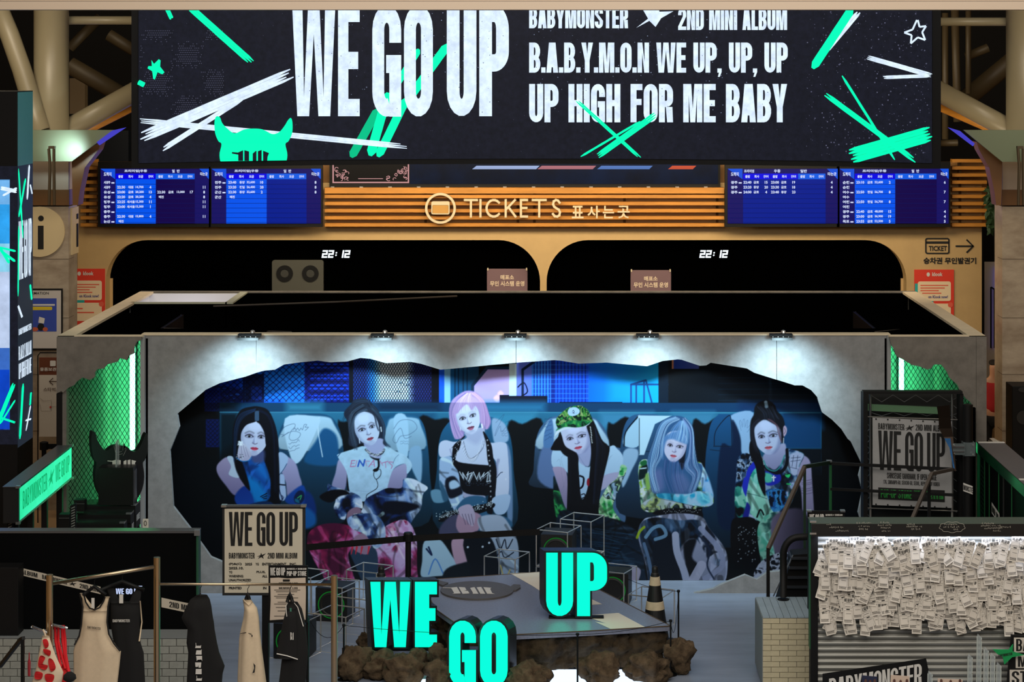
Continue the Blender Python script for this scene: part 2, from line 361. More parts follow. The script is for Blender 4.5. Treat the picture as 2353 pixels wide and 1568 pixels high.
# sign lettering over the slats
sg = thing('tickets_sign', 'raised off-white TICKETS lettering with ticket icon in a ring on the slats', 'sign', tuple(W(1200, 500, 30.75)))
M_sign = mat('sign_letter', (214, 200, 168), .5)
PS = lambda x, y, t: W(x, y, 30.70)+Vector((0, t, 0))
b = MB(); b.shape([ell(1012, 479, 35.5, 35.5, 40), ell(1012, 479, 30, 30, 40)], PS, .06); b.build('ring', M_sign, sg)
b = MB(); b.shape([rrect(991, 463, 1033, 493, 4), rrect(993.5, 471.5, 1030.5, 490.5, 2)], PS, .05); b.build('ticket_icon', M_sign, sg)
b = MB(); b.shape([rrect(994, 472, 1030, 490, 2)], lambda x, y, t: W(x, y, 30.71)+Vector((0, t, 0)), .02); b.build('icon_field', mat('icon_field', (196, 146, 70), .5), sg)
def sans(mb, word, x0, y0, x1, y1, place, t, wts):
    """wide sans capitals built from strokes"""
    G = {'T': ([[(0, 1), (1, 1)], [(.5, 0), (.5, 1)]], .9), 'I': ([[(0, 0), (0, 1)]], .08), 'C': ([[(.5+.5*math.cos(a)*1.0, .5+.5*math.sin(a)) for a in np.linspace(.75, 2*PI-.75, 16)]], 1.0),
         'K': ([[(0, 0), (0, 1)], [(.85, 1), (.06, .45)], [(.25, .58), (.9, 0)]], .85), 'E': ([[(.75, 1), (0, 1), (0, 0), (.75, 0)], [(0, .52), (.68, .52)]], .72),
         'S': ([[(.66, .84), (.5, .97), (.3, 1), (.1, .92), (.04, .74), (.14, .6), (.36, .5), (.58, .42), (.7, .26), (.64, .08), (.44, 0), (.2, .02), (.02, .16)]], .68)}
    tot = sum(G[c][1] for c in word)+.26*(len(word)-1); k = (x1-x0)/tot; x = 0; H = y1-y0; q_ = 0
    for c in word:
        for pl in G[c][0]:
            for a, c2 in zip(pl, pl[1:]):
                pa = (x0+(x+a[0]*G[c][1])*k, y1-a[1]*H); pb = (x0+(x+c2[0]*G[c][1])*k, y1-c2[1]*H)
                L = math.hypot(pb[0]-pa[0], pb[1]-pa[1]); e = t*.45/max(L, 1e-6); dx, dy = (pb[0]-pa[0])*e, (pb[1]-pa[1])*e
                q_ += 1; mb.shape([strip([(pa[0]-dx, pa[1]-dy), (pb[0]+dx, pb[1]+dy)], t)], (lambda x_, y_, t_, e_=q_*.0006: place(x_, y_, t_)-Vector((0, e_, 0))), wts)
        x += G[c][1]+.26
for c_, a_, e_ in (('T', 1068, 1096), ('I', 1104, 1106), ('C', 1118, 1151), ('K', 1162, 1187), ('E', 1197, 1216), ('T', 1224, 1254), ('S', 1270, 1294)):
    b = MB(); sans(b, c_, a_, 460, e_, 498, PS, 5, .05); b.build('letter', M_sign, sg)
for c_, a_, e_ in (('표', 1314, 1341), ('사', 1350, 1378), ('는', 1385, 1411), ('곳', 1419, 1447)):
    b = MB(); fadd(b, ftext(c_, a_, 473, e_, 502, .02), lambda x, y, t: W(x, y, 30.69)); b.build('letter', M_sign, sg)

def sign_flat(mb, d): return lambda x, y, t: W(x, y, d)
# TICKET pictogram and arrow on the wall
tk = thing('ticket_direction_sign', 'black ticket pictogram with arrow and Korean line on cream wall', 'sign', tuple(W(2185, 600, DT)))
P0 = lambda x, y, t: W(x, y, DT-.012)+Vector((0, t, 0))
b = MB(); b.shape([rrect(2126, 547, 2182, 584, 5), rrect(2129, 550, 2179, 581, 3)], P0, .01); b.shape([_r(2128, 555, 2180, 560)], P0, .01); b.build('pictogram', M_ink, tk)
b = MB(); cflat(b, [strip([(2196, 566), (2237, 566)], 3.6), strip([(2221, 551), (2236.5, 566), (2221, 581)], 3.6)], P0, 0, .01); b.build('arrow', M_ink, tk)
b = MB(); fadd(b, ftext('TICKET', 2134, 565, 2176, 577, .03), lambda x, y, t: W(x, y, DT-.012)); b.build('lettering', M_ink, tk)
b = MB(); fadd(b, ftext('승차권 무인발권기', 2122, 592, 2243, 607, .035), lambda x, y, t: W(x, y, DT-.01)); b.build('hangul_lettering', M_ink, tk)

# red travel posters
def red_poster(x0, y0, label):
    t = thing('red_poster', label, 'poster', tuple(W(x0+45, y0+130, DT)))
    b = MB(); b.pbox(x0, y0, x0+91, y0+135, DT-.02, .015); b.build('sheet', mat('red_sheet', (222, 56, 34), .6), t)
    Pq = lambda e: (lambda x, y, t_: W(x, y, DT-.02-e))
    b = MB(); b.shape([rrect(x0+8, y0+27, x0+84, y0+72, 5)], Pq(.003)); b.shape([rrect(x0+8, y0+78, x0+84, y0+120, 5)], Pq(.003)); b.build('speech_panel', mat('cream_sheet', (238, 214, 176), .6), t)
    b = MB(); b.shape([_r(x0+1, y0+32, x0+8, y0+60)], Pq(.002)); b.shape([_r(x0+10, y0+72, x0+44, y0+78)], Pq(.002)); b.build('teal_panel', mat('teal_sheet', (40, 170, 165), .6), t)
    b = MB(); fadd(b, ftext('klook', x0+41, y0+6, x0+65, y0+15, .03), Pq(.004)); b.shape([ell(x0+32, y0+11, 4, 5, 10)], Pq(.004)); b.build('lettering', M_inkw, t)
    b = MB()
    for i, (a, c) in enumerate(((14, 78), (14, 70), (14, 56), (18, 62))): b.shape([_r(x0+a, y0+35+i*6, x0+c, y0+37.4+i*6)], Pq(.005))
    for i, (a, c) in enumerate(((14, 40), (14, 66))): b.shape([_r(x0+a, y0+90+i*9, x0+c, y0+93+i*9)], Pq(.005))
    b.shape([ell(x0+83, y0+81, 6, 6, 12)], Pq(.006)); b.build('small_print', mat('coral_print', (226, 96, 70), .6), t)
    b = MB(); fadd(b, ftext('on Klook now!', x0+32, y0+59, x0+77, y0+66, .03), Pq(.005)); b.build('blue_print', mat('blue_print', (60, 60, 130), .6), t)
red_poster(2101, 620, 'red travel poster with cream speech panels below the ticket arrow')
red_poster(150, 618, 'red travel poster beside the marble column with the round i sign')

# notices and clocks behind the glass
for i, (x0, y0) in enumerate(((1119, 618), (1449, 621))):
    t = thing('counter_notice', ('mauve paper notice clipped in the first counter opening', 'mauve paper notice clipped in the second counter opening')[i], 'notice', tuple(W(x0+46, y0+60, 31.25)))
    b = MB(); b.pbox(x0, y0, x0+93, y0+110, 31.24, .01); b.build('sheet', mat('mauve_sheet', (118, 92, 98), .7), t)
    b = MB(); fadd(b, ftext('매표소', x0+31, y0+14, x0+62, y0+25, .03), lambda x, y, t_: W(x, y, 31.235)); fadd(b, ftext('무인 시스템 운영', x0+7, y0+28, x0+86, y0+40, .03), lambda x, y, t_: W(x, y, 31.235)); b.build('lettering', mat('cream_print', (226, 206, 180), .6), t)
    for xx in (x0+2, x0+91):
        b = MB(); b.pbox(xx-1.5, y0-2, xx+1.5, y0+4, 31.22, .02); b.build('clip', M_sign, t)
def seg_digits(mb, s_, x0, y0, x1, y1, place):
    segs = {'2': 'abged', '1': 'bc'}; x = x0; H = y1-y0; w = H*.62
    def sh(px, py): return (px+(y1-py)*.16, py)
    for c in s_:
        if c == ':':
            for yy in (.3, .7): mb.shape([[sh(*p) for p in ell(x+2, y0+H*yy, 2, 2, 8)]], place)
            x += 9; continue
        k = 1.9; q = {'a': ((0, 0), (w, 0)), 'b': ((w, 0), (w, H/2)), 'c': ((w, H/2), (w, H)), 'd': ((0, H), (w, H)), 'e': ((0, H/2), (0, H)), 'g': ((0, H/2), (w, H/2))}
        for sgm in segs[c]:
            (a, b_), (c_, d_) = q[sgm]; mb.shape([[sh(x+a-k, y0+b_-k), sh(x+c_+k, y0+b_-k), sh(x+c_+k, y0+d_+k), sh(x+a-k, y0+d_+k)]], place)
        x += w+5.5
for i, x0 in enumerate((741, 1609)):
    b = MB(); seg_digits(b, '22: 12'.replace(' ', ''), x0, 577, x0+60, 591, facing(31.2)); 
    b.build('digital_clock', mat('clock_white', (235, 245, 255), .5, emit=1.3), label=('white digital clock above the first ticket counter opening', 'white digital clock above the second ticket counter opening')[i], cat='clock')
k = thing('twin_fan_unit', 'grey appliance with two round dark fans behind the counter glass', 'appliance', tuple(W(684, 680, 31.25)))
b = MB(); b.shape([rrect(625, 598, 743, 740, 6)], facing(31.2), .06); b.build('case', mat('dim_grey_case', (74, 74, 66), .6), k)
for x in (654, 713):
    b = MB(); b.shape([ell(x, 629, 19, 19, 24), ell(x, 629, 10, 10, 24)], facing(31.18), .01); b.build('fan_ring', M_black, k)
    b = MB(); b.shape([ell(x, 629, 9, 9, 16)], facing(31.185), .01); b.build('fan_hub', mat('fan_hub', (60, 60, 56), .4), k)
# middle screen above the slats
sc = thing('wide_advert_screen', 'wide dark blue advert screen partly hidden under the big LED wall', 'screen', tuple(W(1200, 432, 31)))
b = MB(); b.pbox(757, 300, 1655, 433, 30.95, .04); b.build('bezel', M_black, sc)
b = MB(); b.shape([_r(942, 310, 1650, 423)], facing(30.94)); b.build('display', mat('screen_navy', (4, 24, 52), .3, emit=1, noise=.4, scale=1.4, col2=(2, 8, 20)), sc)
for x0, x1, c, nm in ((1085, 1240, (170, 190, 235), 'pale'), (1235, 1370, (190, 120, 130), 'rose'), (1372, 1500, (90, 130, 200), 'blue'), (1535, 1600, (220, 90, 60), 'orange')):
    b = MB(); b.shape([[(x0+10, 381), (x1, 381), (x1-8, 389), (x0, 389)]], facing(30.93)); b.build('display_patch', mat('screen_'+nm, c, .4, emit=.8), sc)
b = MB(); b.shape([_r(764, 340, 940, 421), _r(767, 330.1, 937, 418)][:1], facing(30.93)); b.build('frame_field', mat('screen_black', (10, 8, 10), .4, emit=1), sc)
b = MB(); M_rose = mat('screen_rose_line', (205, 150, 150), .4, emit=1)
cflat(b, [_r(764, 418, 940, 421), _r(764, 340, 767, 418), _r(937, 340, 940, 418), _r(823, 410, 880, 411.5)], facing(30.92))
for sx, x0 in ((1, 770), (-1, 934)):
    for j in range(26):
        a = random.random(); px = x0+sx*random.random()*48; py = 385+random.random()*28
        if (abs(px-x0)/50)+(416-py)/34 < 1.1: b.shape([strip([(px+4*math.cos(t), py+3*math.sin(t)) for t in np.linspace(a*6, a*6+3.6, 6)], 1.3)], facing(30.92))
b.build('ornament_frame', M_rose, sc)
b = MB()
for i in range(15): b.pbox(760+i*66, 429, 768+i*66, 434, 30.9, .03)
b.build('bracket_row', M_alu, sc)

# departure boards
def cell(b_, x0, y0, x1, y1, d): b_.shape([_r(x0, y0, x1, y1)], facing(d))
Bc = dict(dest=(22, 16, 96), bright=(0, 84, 236), head=(0, 0, 226), head2=(16, 92, 228), dark=(18, 2, 70), mid=(0, 28, 140))
def board(x0, x1, cols, heads, rows, label, last, xr):
    w = x1-x0; t = thing('departure_board', label, 'display board', tuple(W((x0+x1)/2, 520, 30.8)))
    b = MB(); b.pbox(x0-6, 372, x1+4, 522, 30.7, .08); b.build('bezel', M_black, t)
    b = MB(); cell(b, x0, 388, x1, 514, 30.69); b.build('display', mat('board_dest', Bc['dest'], .3, emit=1), t)
    for k_, (a, c, ty) in enumerate(cols):
        b = MB(); cell(b, x0+a*w, 412, x0+c*w, 514, 30.685); b.build('column_field', mat('board_'+ty, Bc[ty], .3, emit=1), t)
        b = MB(); cell(b, x0+a*w, 399, x0+c*w-.5, 412, 30.68); hd = 'head' if k_ == 0 or (len(cols) == 3 and k_ == 1) else 'head2'; b.build('header_field', mat('board_'+hd, Bc[hd], .3, emit=1), t)
    b = MB()
    for y in range(423, 514, 11): cell(b, x0, y, x1, y+.8, 30.675)
    b.build('row_line', mat('board_line', (8, 20, 90), .3, emit=1), t)
    b = MB(); b.shape([[(x0, 388), (x0+.135*w, 388), (x0+.135*w, 412)]], facing(30.68)); b.shape([[(xr[0], 388), (xr[1], 388), (xr[1], 412)]], facing(30.68)); b.build('corner_flash', mat('board_corner', (20, 80, 216), .3, emit=1), t)
    b = MB(); P_ = lambda x, y, t_: W(x, y, 30.67)
    fadd(b, ftext('도착지', x0+.03*w, 396, x0+.1*w, 405, .03), P_)
    for s_, a, c in heads: fadd(b, ftext(s_, x0+a*w, 389.5, x0+c*w, 397, .03), P_)
    for a, c, ty in cols:
        n = 4 if len(cols) < 3 else 3; nm = ('출발', '회사', '요금', '잔여석') if n == 4 else ('출발', '회사', '잔여석')
        for j in range(n):
            q = a+(c-a)*(j+.5)/n; fadd(b, ftext(nm[j], x0+(q-.022)*w, 402.5, x0+(q+.022)*w, 409, .03), P_)
    fadd(b, ftext('타는곳', xr[0]+2, 396, xr[1]-3, 404, .03), P_)
    for i, (dst, vals, gate) in enumerate(rows):
        y = 416+i*11.2
        if dst: fadd(b, ftext(dst, x0+.03*w, y, x0+.09*w, y+7, .03), P_); 
        if dst and i % 2 == 0: b.shape([_r(x0+.1*w, y+3, x0+.128*w, y+6)], P_)
        for (pos, s_) in vals: fadd(b, ftext(s_, x0+(pos-.04)*w, y, x0+(pos+.04)*w, y+6.4, .03, True), P_)
        if gate: fadd(b, ftext(gate, xr[0]+5, y, xr[0]+17, y+6.5, .03, True), P_)
    b.build('lettering', mat('board_white', (215, 225, 255), .3, emit=1), t, kind='stuff')
Q = [.19, .28, .36, .46]; Q2 = [.56, .65, .74, .84]
L1 = [('서광주', [], ''), ('서광주', list(zip(Q, ('22:30', '대원', '14,700', '4'))), '11'), ('유성', list(zip(Q, ('23:00', '금호', '20,200', '13')))+list(zip(Q2, ('22:30', '금호', '13,000', '17'))), '8'),
      ('유성', list(zip(Q, ('22:20', '금호', '20,200', '4')))+[(.56, '매진')], '8'), ('청주', list(zip(Q, ('22:25', '새서울', '15,300', '11'))), '11'), ('청주', list(zip(Q, ('23:00', '새서울', '15,300', '1'))), '11'), ('충주', [], ''), ('충주', list(zip(Q, ('22:30', '대원', '15,800', '4'))), '11'), ('논산', [(.19, '매진')], '')]
board(231, 480, [(.14, .51, 'bright'), (.51, .87, 'dark')], [('프리미엄|우등', .22, .43), ('일  반', .66, .73)], L1, 'blue departure board farthest from the tickets sign, first of the near pair', 0, (458, 480))
L2 = [('전주', list(zip(Q, ('23:40', '동양', '32,600', '10'))), '8'), ('전주', list(zip(Q, ('23:20', '천일', '26,400', '20'))), '8'), ('군산', list(zip(Q, ('22:30', '동양', '32,600', '2'))), '8'), ('군산', [(.19, '매진')], '')]
board(486, 737, [(.135, .505, 'bright'), (.505, .87, 'mid')], [('프리미엄|우등', .21, .43), ('일  반', .66, .73)], L2, 'blue departure board with four rows of text, next to the ornate framed screen', 0, (714, 737))
A3, B3 = (.18, .26, .35), (.43, .51, .60)
L3 = [('광주', list(zip(A3, ('22:40', '금호', '15')))+list(zip(B3, ('23:00', '금호', '19'))), '4'), ('광주', list(zip(A3, ('23:20', '중앙', '20')))+list(zip(B3, ('23:30', '금호', '18'))), '4'), ('광주', list(zip(A3, ('24:00', '금호', '4')))+list(zip(B3, ('23:40', '동양', '23'))), '4')]
board(1672, 1925, [(.14, .39, 'mid'), (.39, .64, 'mid'), (.64, .89, 'mid')], [('프리미엄', .15, .24), ('우등', .42, .48), ('일반', .66, .72)], L3, 'blue departure board with three rows of text, next to the wide advert screen', 0, (1900, 1925))
L4 = [('순천', list(zip(Q, ('23:10', '금호', '52,600', '2'))), '6'), ('순천', [], ''), ('여수', list(zip(Q, ('22:50', '한일', '56,700', '8'))), '7'), ('여수', [], ''), ('여천', list(zip(Q, ('22:50', '한일', '56,700', '8'))), '7'), ('여천', [], ''), ('광주', list(zip(Q, ('22:40', '금호', '48,000', '15'))), '4'), ('광주', list(zip(Q, ('23:00', '금호', '36,900', '19'))), '4'), ('목포', list(zip(Q, ('23:55', '금호', '52,500', '5'))), '5')]
board(1929, 2180, [(.14, .51, 'bright'), (.51, .89, 'dark')], [('프리미엄|우등', .21, .43), ('일  반', .66, .73)], L4, 'blue departure board beside the end slats above the TICKET arrow', 0, (2160, 2180))

# ---------------------------------------------------------------- columns, canopies, trusses
DC = 28.5
def column(x0, x1, xs, label, side):
    t = thing('marble_column', label, 'column', (X_((x0+x1)/2, DC), DC, 0))
    xa, xb = sorted((X_(x0, DC), X_(x1, DC)))
    b = MB(); b.box(xa, xb, DC, DC+.5, 0, Z_(475, DC)); b.build('shaft', M_marble, t)
    b = MB(); b.box(xa-.01, xb+.01, DC-.02, DC+.52, Z_(472, DC), Z_(436, DC)); b.build('bronze_band', M_brown, t)
    b = MB(); b.box(xa, xb, DC-.01, DC+.5, Z_(436, DC), Z_(372, DC)); b.build('cap_band', M_beige, t)
    return t
cl = column(-60, 158, 178, 'marble column carrying the round i sign next to the ticket office', 1)
cr = column(2303, 2560, 2290, 'marble column past the booth end on the TICKET arrow side', -1)
for t, s_ in ((cl, -1), (cr, 1)):
    for y in (595, 730, 860, 990):
        b = MB(); x0, x1 = (X_(-60, DC), X_(158, DC)) if s_ < 0 else (X_(2303, DC), X_(2560, DC))
        b.box(x0-.002, x1+.002, DC-.004, DC+.3, Z_(y+1, DC), Z_(y, DC)); b.build('joint', mat('joint', (110, 96, 80), .8), t)
cc = thing('info_sign', 'round beige information sign with black letter i on marble column', 'sign', tuple(W(92, 590, DC)))
b = MB(); b.shape([ell(90, 533, 58, 58, 48)], facing(DC-.03), .03); b.build('disc', mat('sign_beige', (214, 194, 152), .5), cc)
b = MB(); b.shape([ell(94, 502, 6.5, 6.5, 20)], facing(DC-.035), .004); b.shape([_r(87, 519, 100, 573)], facing(DC-.035), .004); b.build('letter', M_ink, cc)
b = MB(); b.box(X_(158, DC)+.0, X_(158, DC)+.02, DC+.12, DC+.5, Z_(588, DC), Z_(480, DC)); b.build('return_plate', mat('sign_beige', (214, 194, 152), .5), cc)
b = MB(); b.box(X_(158, DC)+.015, X_(158, DC)+.03, DC+.36, DC+.44, Z_(573, DC), Z_(519, DC)); b.box(X_(158, DC)+.015, X_(158, DC)+.03, DC+.36, DC+.44, Z_(508, DC), Z_(496, DC)); b.build('return_letter', M_ink, cc)
# framed information poster
ip = thing('information_poster', 'framed INFORMATION poster with blue advert on marble column', 'poster', tuple(W(95, 803, DC)))
b = MB(); b.pbox(20, 664, 143, 805, DC-.05, .04); b.build('frame', M_black, ip)
b = MB(); b.pbox(23, 668, 140, 801, DC-.06, .012); b.build('sheet', mat('poster_grey', (196, 190, 184), .6), ip)
Pi = lambda e: (lambda x, y, t: W(x, y, DC-.06-e))
b = MB(); b.shape([_r(28, 686, 130, 762)], Pi(.003)); b.build('blue_panel', mat('poster_blue', (50, 74, 170), .6), ip)
b = MB(); b.shape([rrect(40, 705, 120, 713, 3)], Pi(.004)); b.build('yellow_bar', mat('poster_yellow', (216, 190, 40), .6), ip)
b = MB(); b.shape([[(90, 728), (103, 732), (101, 744), (88, 742)]], Pi(.004)); fadd(b, ftext('INFORMATION', 55, 671, 112, 677, .01), Pi(.004)) if 0 else None; b.shape([_r(60, 699, 126, 703)], Pi(.004)); b.build('white_print', M_inkw, ip)
b = MB(); fadd(b, ftext('INFORMATION', 52, 671, 112, 677, .01), Pi(.004)); b.shape([ell(94, 752, 8, 9, 12)], Pi(.0035)); b.build('dark_print', M_ink, ip)
b = MB(); b.shape([ell(80, 757, 8, 5, 10)], Pi(.0045)); b.shape([ell(104, 757, 6, 5, 10)], Pi(.0045)); b.build('red_print', mat('poster_red', (190, 90, 60), .6), ip)
# wayfinding sign behind the booth corner
wf = thing('wayfinding_sign', 'tall white and brown directions sign with arrow beside the booth corner', 'sign', tuple(W(130, 1010, 27.6)))
b = MB(); b.tube([W(87, 1202, 27.7), W(87, 818, 27.7), W(92, 811, 27.7), W(170, 811, 27.7), W(176, 818, 27.7), W(176, 1202, 27.7)], .008, 6); b.build('frame', M_black, wf)
b = MB(); b.pbox(90, 862, 172, 1004, 27.68, .02); b.build('white_panel', mat('wf_white', (206, 198, 186), .6), wf)
b = MB(); b.pbox(90, 822, 172, 862, 27.68, .02); b.build('brown_panel', mat('wf_brown', (104, 52, 28), .6), wf)
b = MB(); Pw = lambda x, y, t: W(x, y, 27.67); cflat(b, [strip([(113, 877), (150, 877)], 2), strip([(122, 869), (113.5, 877), (122, 885)], 2)], Pw); fadd(b, ftext('스타벅스 앞', 100, 891, 150, 900, .01), Pw); b.build('dark_print', mat('wf_dark', (80, 60, 50), .6), wf)
b = MB(); fadd(b, ftext('물품보관소 안내', 92, 845, 160, 853, .02), Pw); b.shape([rrect(115, 829, 128, 842, 2)], Pw); b.build('light_print', M_inkw, wf)
b = MB(); cflat(b, [strip([(92, 915), (100, 922), (118, 920), (118, 945), (95, 945), (92, 930)], .9), strip([(118, 935), (140, 935), (140, 952)], .9)], Pw); b.build('map_lines', mat('wf_map', (150, 140, 130), .6), wf)
b = MB(); b.shape([ell(116, 936, 2.5, 2.5, 8)], Pw); b.build('map_dot', mat('wf_red', (200, 50, 40), .6), wf)
# canopy panels with uplights
def canopy(pts, strip_pts, label, lamp, s_):
    t = thing('canopy_panel', label, 'canopy', tuple(W(pts[0][0], 370, 28)))
    b = MB(); b.shape([pts], facing(27.9), .06); b.build('panel', mat('canopy_paint', (112, 124, 100), .5), t)
    b = MB(); b.shape([strip_pts], facing(27.85), .04); b.build('lit_edge', mat('violet_glow', (70, 66, 200), .4, emit=.9), t)  # violet reflection of the LED wall, put in as emission
    b = MB(); x = lamp
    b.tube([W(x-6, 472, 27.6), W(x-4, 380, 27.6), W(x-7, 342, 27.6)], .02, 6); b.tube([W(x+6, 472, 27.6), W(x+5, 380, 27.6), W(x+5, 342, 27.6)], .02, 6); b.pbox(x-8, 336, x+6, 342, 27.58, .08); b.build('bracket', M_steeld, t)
    b = MB(); b.shape([[(pts[2][0], 372), (pts[2][0]+s_*22, 352), (pts[1][0]-s_*30, 326), (pts[1][0]-s_*36, 345), (pts[2][0]+s_*30, 385), (pts[2][0]+s_*18, 440), (pts[2][0]+s_*14, 472), (pts[2][0]+s_*2, 472)]], facing(28.2), .3); b.build('curved_rib', M_brown, t)
canopy([(-60, 299), (262, 299), (165, 371), (-60, 371)], [(222, 327), (258, 300), (289, 293), (228, 334)], 'grey-green canopy panel lit by a white uplight over the round i sign', 119, 1)
canopy([(2560, 299), (2214, 299), (2303, 372), (2560, 372)], [(2240, 330), (2206, 301), (2179, 293), (2236, 336)], 'unlit olive canopy panel on the marble column past the TICKET arrow', 2346, -1)
spl = bpy.data.lights.new('uplight', 'SPOT'); spl.energy = 26; spl.color = (.72, .96, 1); spl.spot_size = math.radians(100); spl.spot_blend = 1; spl.shadow_soft_size = .03
so = bpy.data.objects.new('uplight', spl); S.collection.objects.link(so); so.location = W(156, 352, 27.55); so.rotation_euler = (Vector(W(155, 340, 28))-Vector(so.location)).to_track_quat('-Z', 'Y').to_euler()
# white steel structure
def steel(name, pts, r, label, m=M_steelw, cat='steel tube', n=20):
    b = MB(); b.tube([W(*p) for p in pts], r*28.5/F, n); b.build(name, m, label=label, cat=cat, smooth=True)
steel('steel_post', [(118, -60, 28.6), (118, 299, 28.6)], 40, 'thick cream steel post rising from the i sign column')
steel('steel_post', [(2352, -60, 28.6), (2352, 299, 28.6)], 40, 'thick cream steel post rising from the far marble column')
steel('leaning_tube', [(-20, -20, 28.3), (22, 80, 28.3), (50, 160, 28.3), (74, 240, 28.3), (92, 300, 28.3)], 22, 'curved cream steel arm leaning away from the post by the i sign')
steel('steel_brace', [(150, 300, 28.8), (320, 206, 28.8)], 24, 'diagonal cream steel brace from the post to the LED wall, i sign side')
steel('steel_brace', [(2325, 300, 28.8), (2150, 206, 28.8)], 24, 'diagonal cream steel brace from the far post to the LED wall')
steel('steel_rail', [(157, 47, 28.8), (330, 47, 28.8)], 10, 'horizontal cream rail above the diagonal brace on the i sign side')
steel('steel_rail', [(2140, 50, 28.8), (2312, 50, 28.8)], 10, 'horizontal cream rail above the diagonal brace on the far side')
steel('box_beam', [(190, 302, 29.2), (330, 232, 29.2)], 16, 'orange-lit box beam under the brace, i sign side', M_wood, 'beam', 4)
steel('box_beam', [(2290, 300, 29.2), (2140, 236, 29.2)], 16, 'orange-lit box beam under the brace, far side', M_wood, 'beam', 4)
for i, (a, c, r) in enumerate((((160, 150, 31), (300, 230, 31), 22), ((250, 80, 33), (330, 130, 33), 16), ((160, 110, 34), (230, 40, 34), 14), ((2225, 25, 31), (2225, 215, 31), 7), ((2194, 20, 31), (2200, 280, 31), 10), ((2172, 30, 31), (2172, 320, 31), 8), ((2350, 120, 32), (2215, 230, 32), 24), ((2220, 130, 33), (2270, 110, 33), 12), ((2150, 330, 31.4), (2200, 328, 31.4), 9))):
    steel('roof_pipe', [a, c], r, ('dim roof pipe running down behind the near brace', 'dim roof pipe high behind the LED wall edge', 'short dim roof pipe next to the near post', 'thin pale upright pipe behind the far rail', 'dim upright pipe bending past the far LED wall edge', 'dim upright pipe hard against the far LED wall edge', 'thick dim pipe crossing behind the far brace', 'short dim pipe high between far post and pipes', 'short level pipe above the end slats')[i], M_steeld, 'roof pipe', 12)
b = MB(); b.pbox(160, 180, 195, 262, 33, .2); b.build('roof_duct', mat('duct', (110, 92, 66), .6), label='boxy brown duct seen between post and near brace', cat='duct')
b = MB(); b.pbox(205, 300, 295, 372, 32, .2); b.build('dark_shop_fascia', mat('fascia', (14, 20, 28), .4), label='dark upper fascia behind the violet canopy edge', cat='fascia')

# ================================================================ LED wall (gently curved screen)
def dL(x): return 27.3-1.25*((x-1230)/911)**2
def PL(e=0): return lambda x, y, t: (lambda d: Vector((X_(x, 26.6)*1.0, 0, 0)) if 0 else Vector(((x-HX)*d/F, d-e+t, ZC-(y-HY)*d/F)))(LD(x, y))
# the wall has level edges in space: place by width coordinate u (x at the mean depth) and height
LZ0 = ZC-(371-HY)*26.05/F
def LD(x, y): return dL(x)
led = thing('led_wall', 'huge curved LED wall showing WE GO UP album graphics above the booth', 'LED screen', (0, 26.6, 4.9))
def arc_panel(x0, y0, x1, y1, e, th, name, m, nx=28, par=None):
    b = MB()
    for i in range(nx):
        xa, xb = x0+(x1-x0)*i/nx, x0+(x1-x0)*(i+1)/nx
        b.shape([[(xa, y0), (xb, y0), (xb, y1), (xa, y1)]], PL(e), th)
    return b.build(name, m, led)
# lower edge is level in space, so its row on the picture follows the depth
def yb_(x, z): return HY+(ZC-z)*F/dL(x)
zb0 = ZC-(375-HY)*dL(320)/F
b = MB(); n = 40; xs_ = [302+(2162-302)*i/n for i in range(n+1)]
zf = ZC-(388-HY)*dL(302)/F
for i in range(n):
    q = [(xs_[i], -60), (xs_[i+1], -60), (xs_[i+1], yb_(xs_[i+1], zf)), (xs_[i], yb_(xs_[i], zf))]; b.shape([q], PL(0), .35)
b.build('casing', M_black, led)
b = MB(); xs_ = [319+(2141-319)*i/n for i in range(n+1)]
for i in range(n):
    q = [(xs_[i], -50), (xs_[i+1], -50), (xs_[i+1], yb_(xs_[i+1], zb0)), (xs_[i], yb_(xs_[i], zb0))]; b.shape([q], PL(.02))
b.build('display', E_bg, led)
def ledp(name, polys, m, e=.03, clip=True):
    b = MB()
    for p in polys: b.shape([p], PL(e))
    return b.build(name, m, led)
def rough(p0, p1, w, n=3, jit=1.5):
    """rough brush stroke: a few parallel ribbons with ragged ends"""
    out = []; dx, dy = p1[0]-p0[0], p1[1]-p0[1]; L = math.hypot(dx, dy); nx, ny = -dy/L, dx/L
    for i in range(n):
        o = (i+.5)/n*w-w/2; a = random.random()*.05; c = 1-random.random()*.05
        m_ = 14; top, bot = [], []
        for j in range(m_+1):
            t = a+(c-a)*j/m_; ww = w/n*.485*(.35 if j in (0, m_) else 1)
            x, y = p0[0]+dx*t+nx*o, p0[1]+dy*t+ny*o; r1, r2 = random.uniform(-.1, .12)*jit, random.uniform(-.1, .12)*jit
            top.append((x+nx*(ww+r1), y+ny*(ww+r1))); bot.append((x-nx*(ww+r2), y-ny*(ww+r2)))
        out.append(top+bot[::-1])
    return out
ledp('headline', ctext('WE', 672, 11, 827, 267, .33, .135, .155, .035)+ctext('GO', 856, 11, 995, 268, .36, .148, .16, .035)+ctext('UP', 1027, 11, 1168, 267, .36, .155, .155, .035), E_w)
ledp('caption', ctext('BABYMONSTER', 1216, 17, 1443, 65, .44, .185, .16, .04), E_w)
ledp('caption', ctext('2ND MINI ALBUM', 1558, 19, 1808, 69, .44, .185, .16, .04, .25), E_w)
ledp('star', [[(1462, 64), (1489, 43), (1478, 24), (1508, -8), (1515, 27), (1547, 26), (1519, 42), (1506, 62), (1492, 48)]], E_w)
ledp('caption', ctext('B.A.B.Y.M.O.N WE UP, UP, UP', 1216, 98, 1809, 167, .44, .185, .16, .035, .25), E_w)
ledp('caption', ctext('UP HIGH FOR ME BABY', 1216, 193, 1808, 281, .44, .185, .16, .04, .28), E_w)
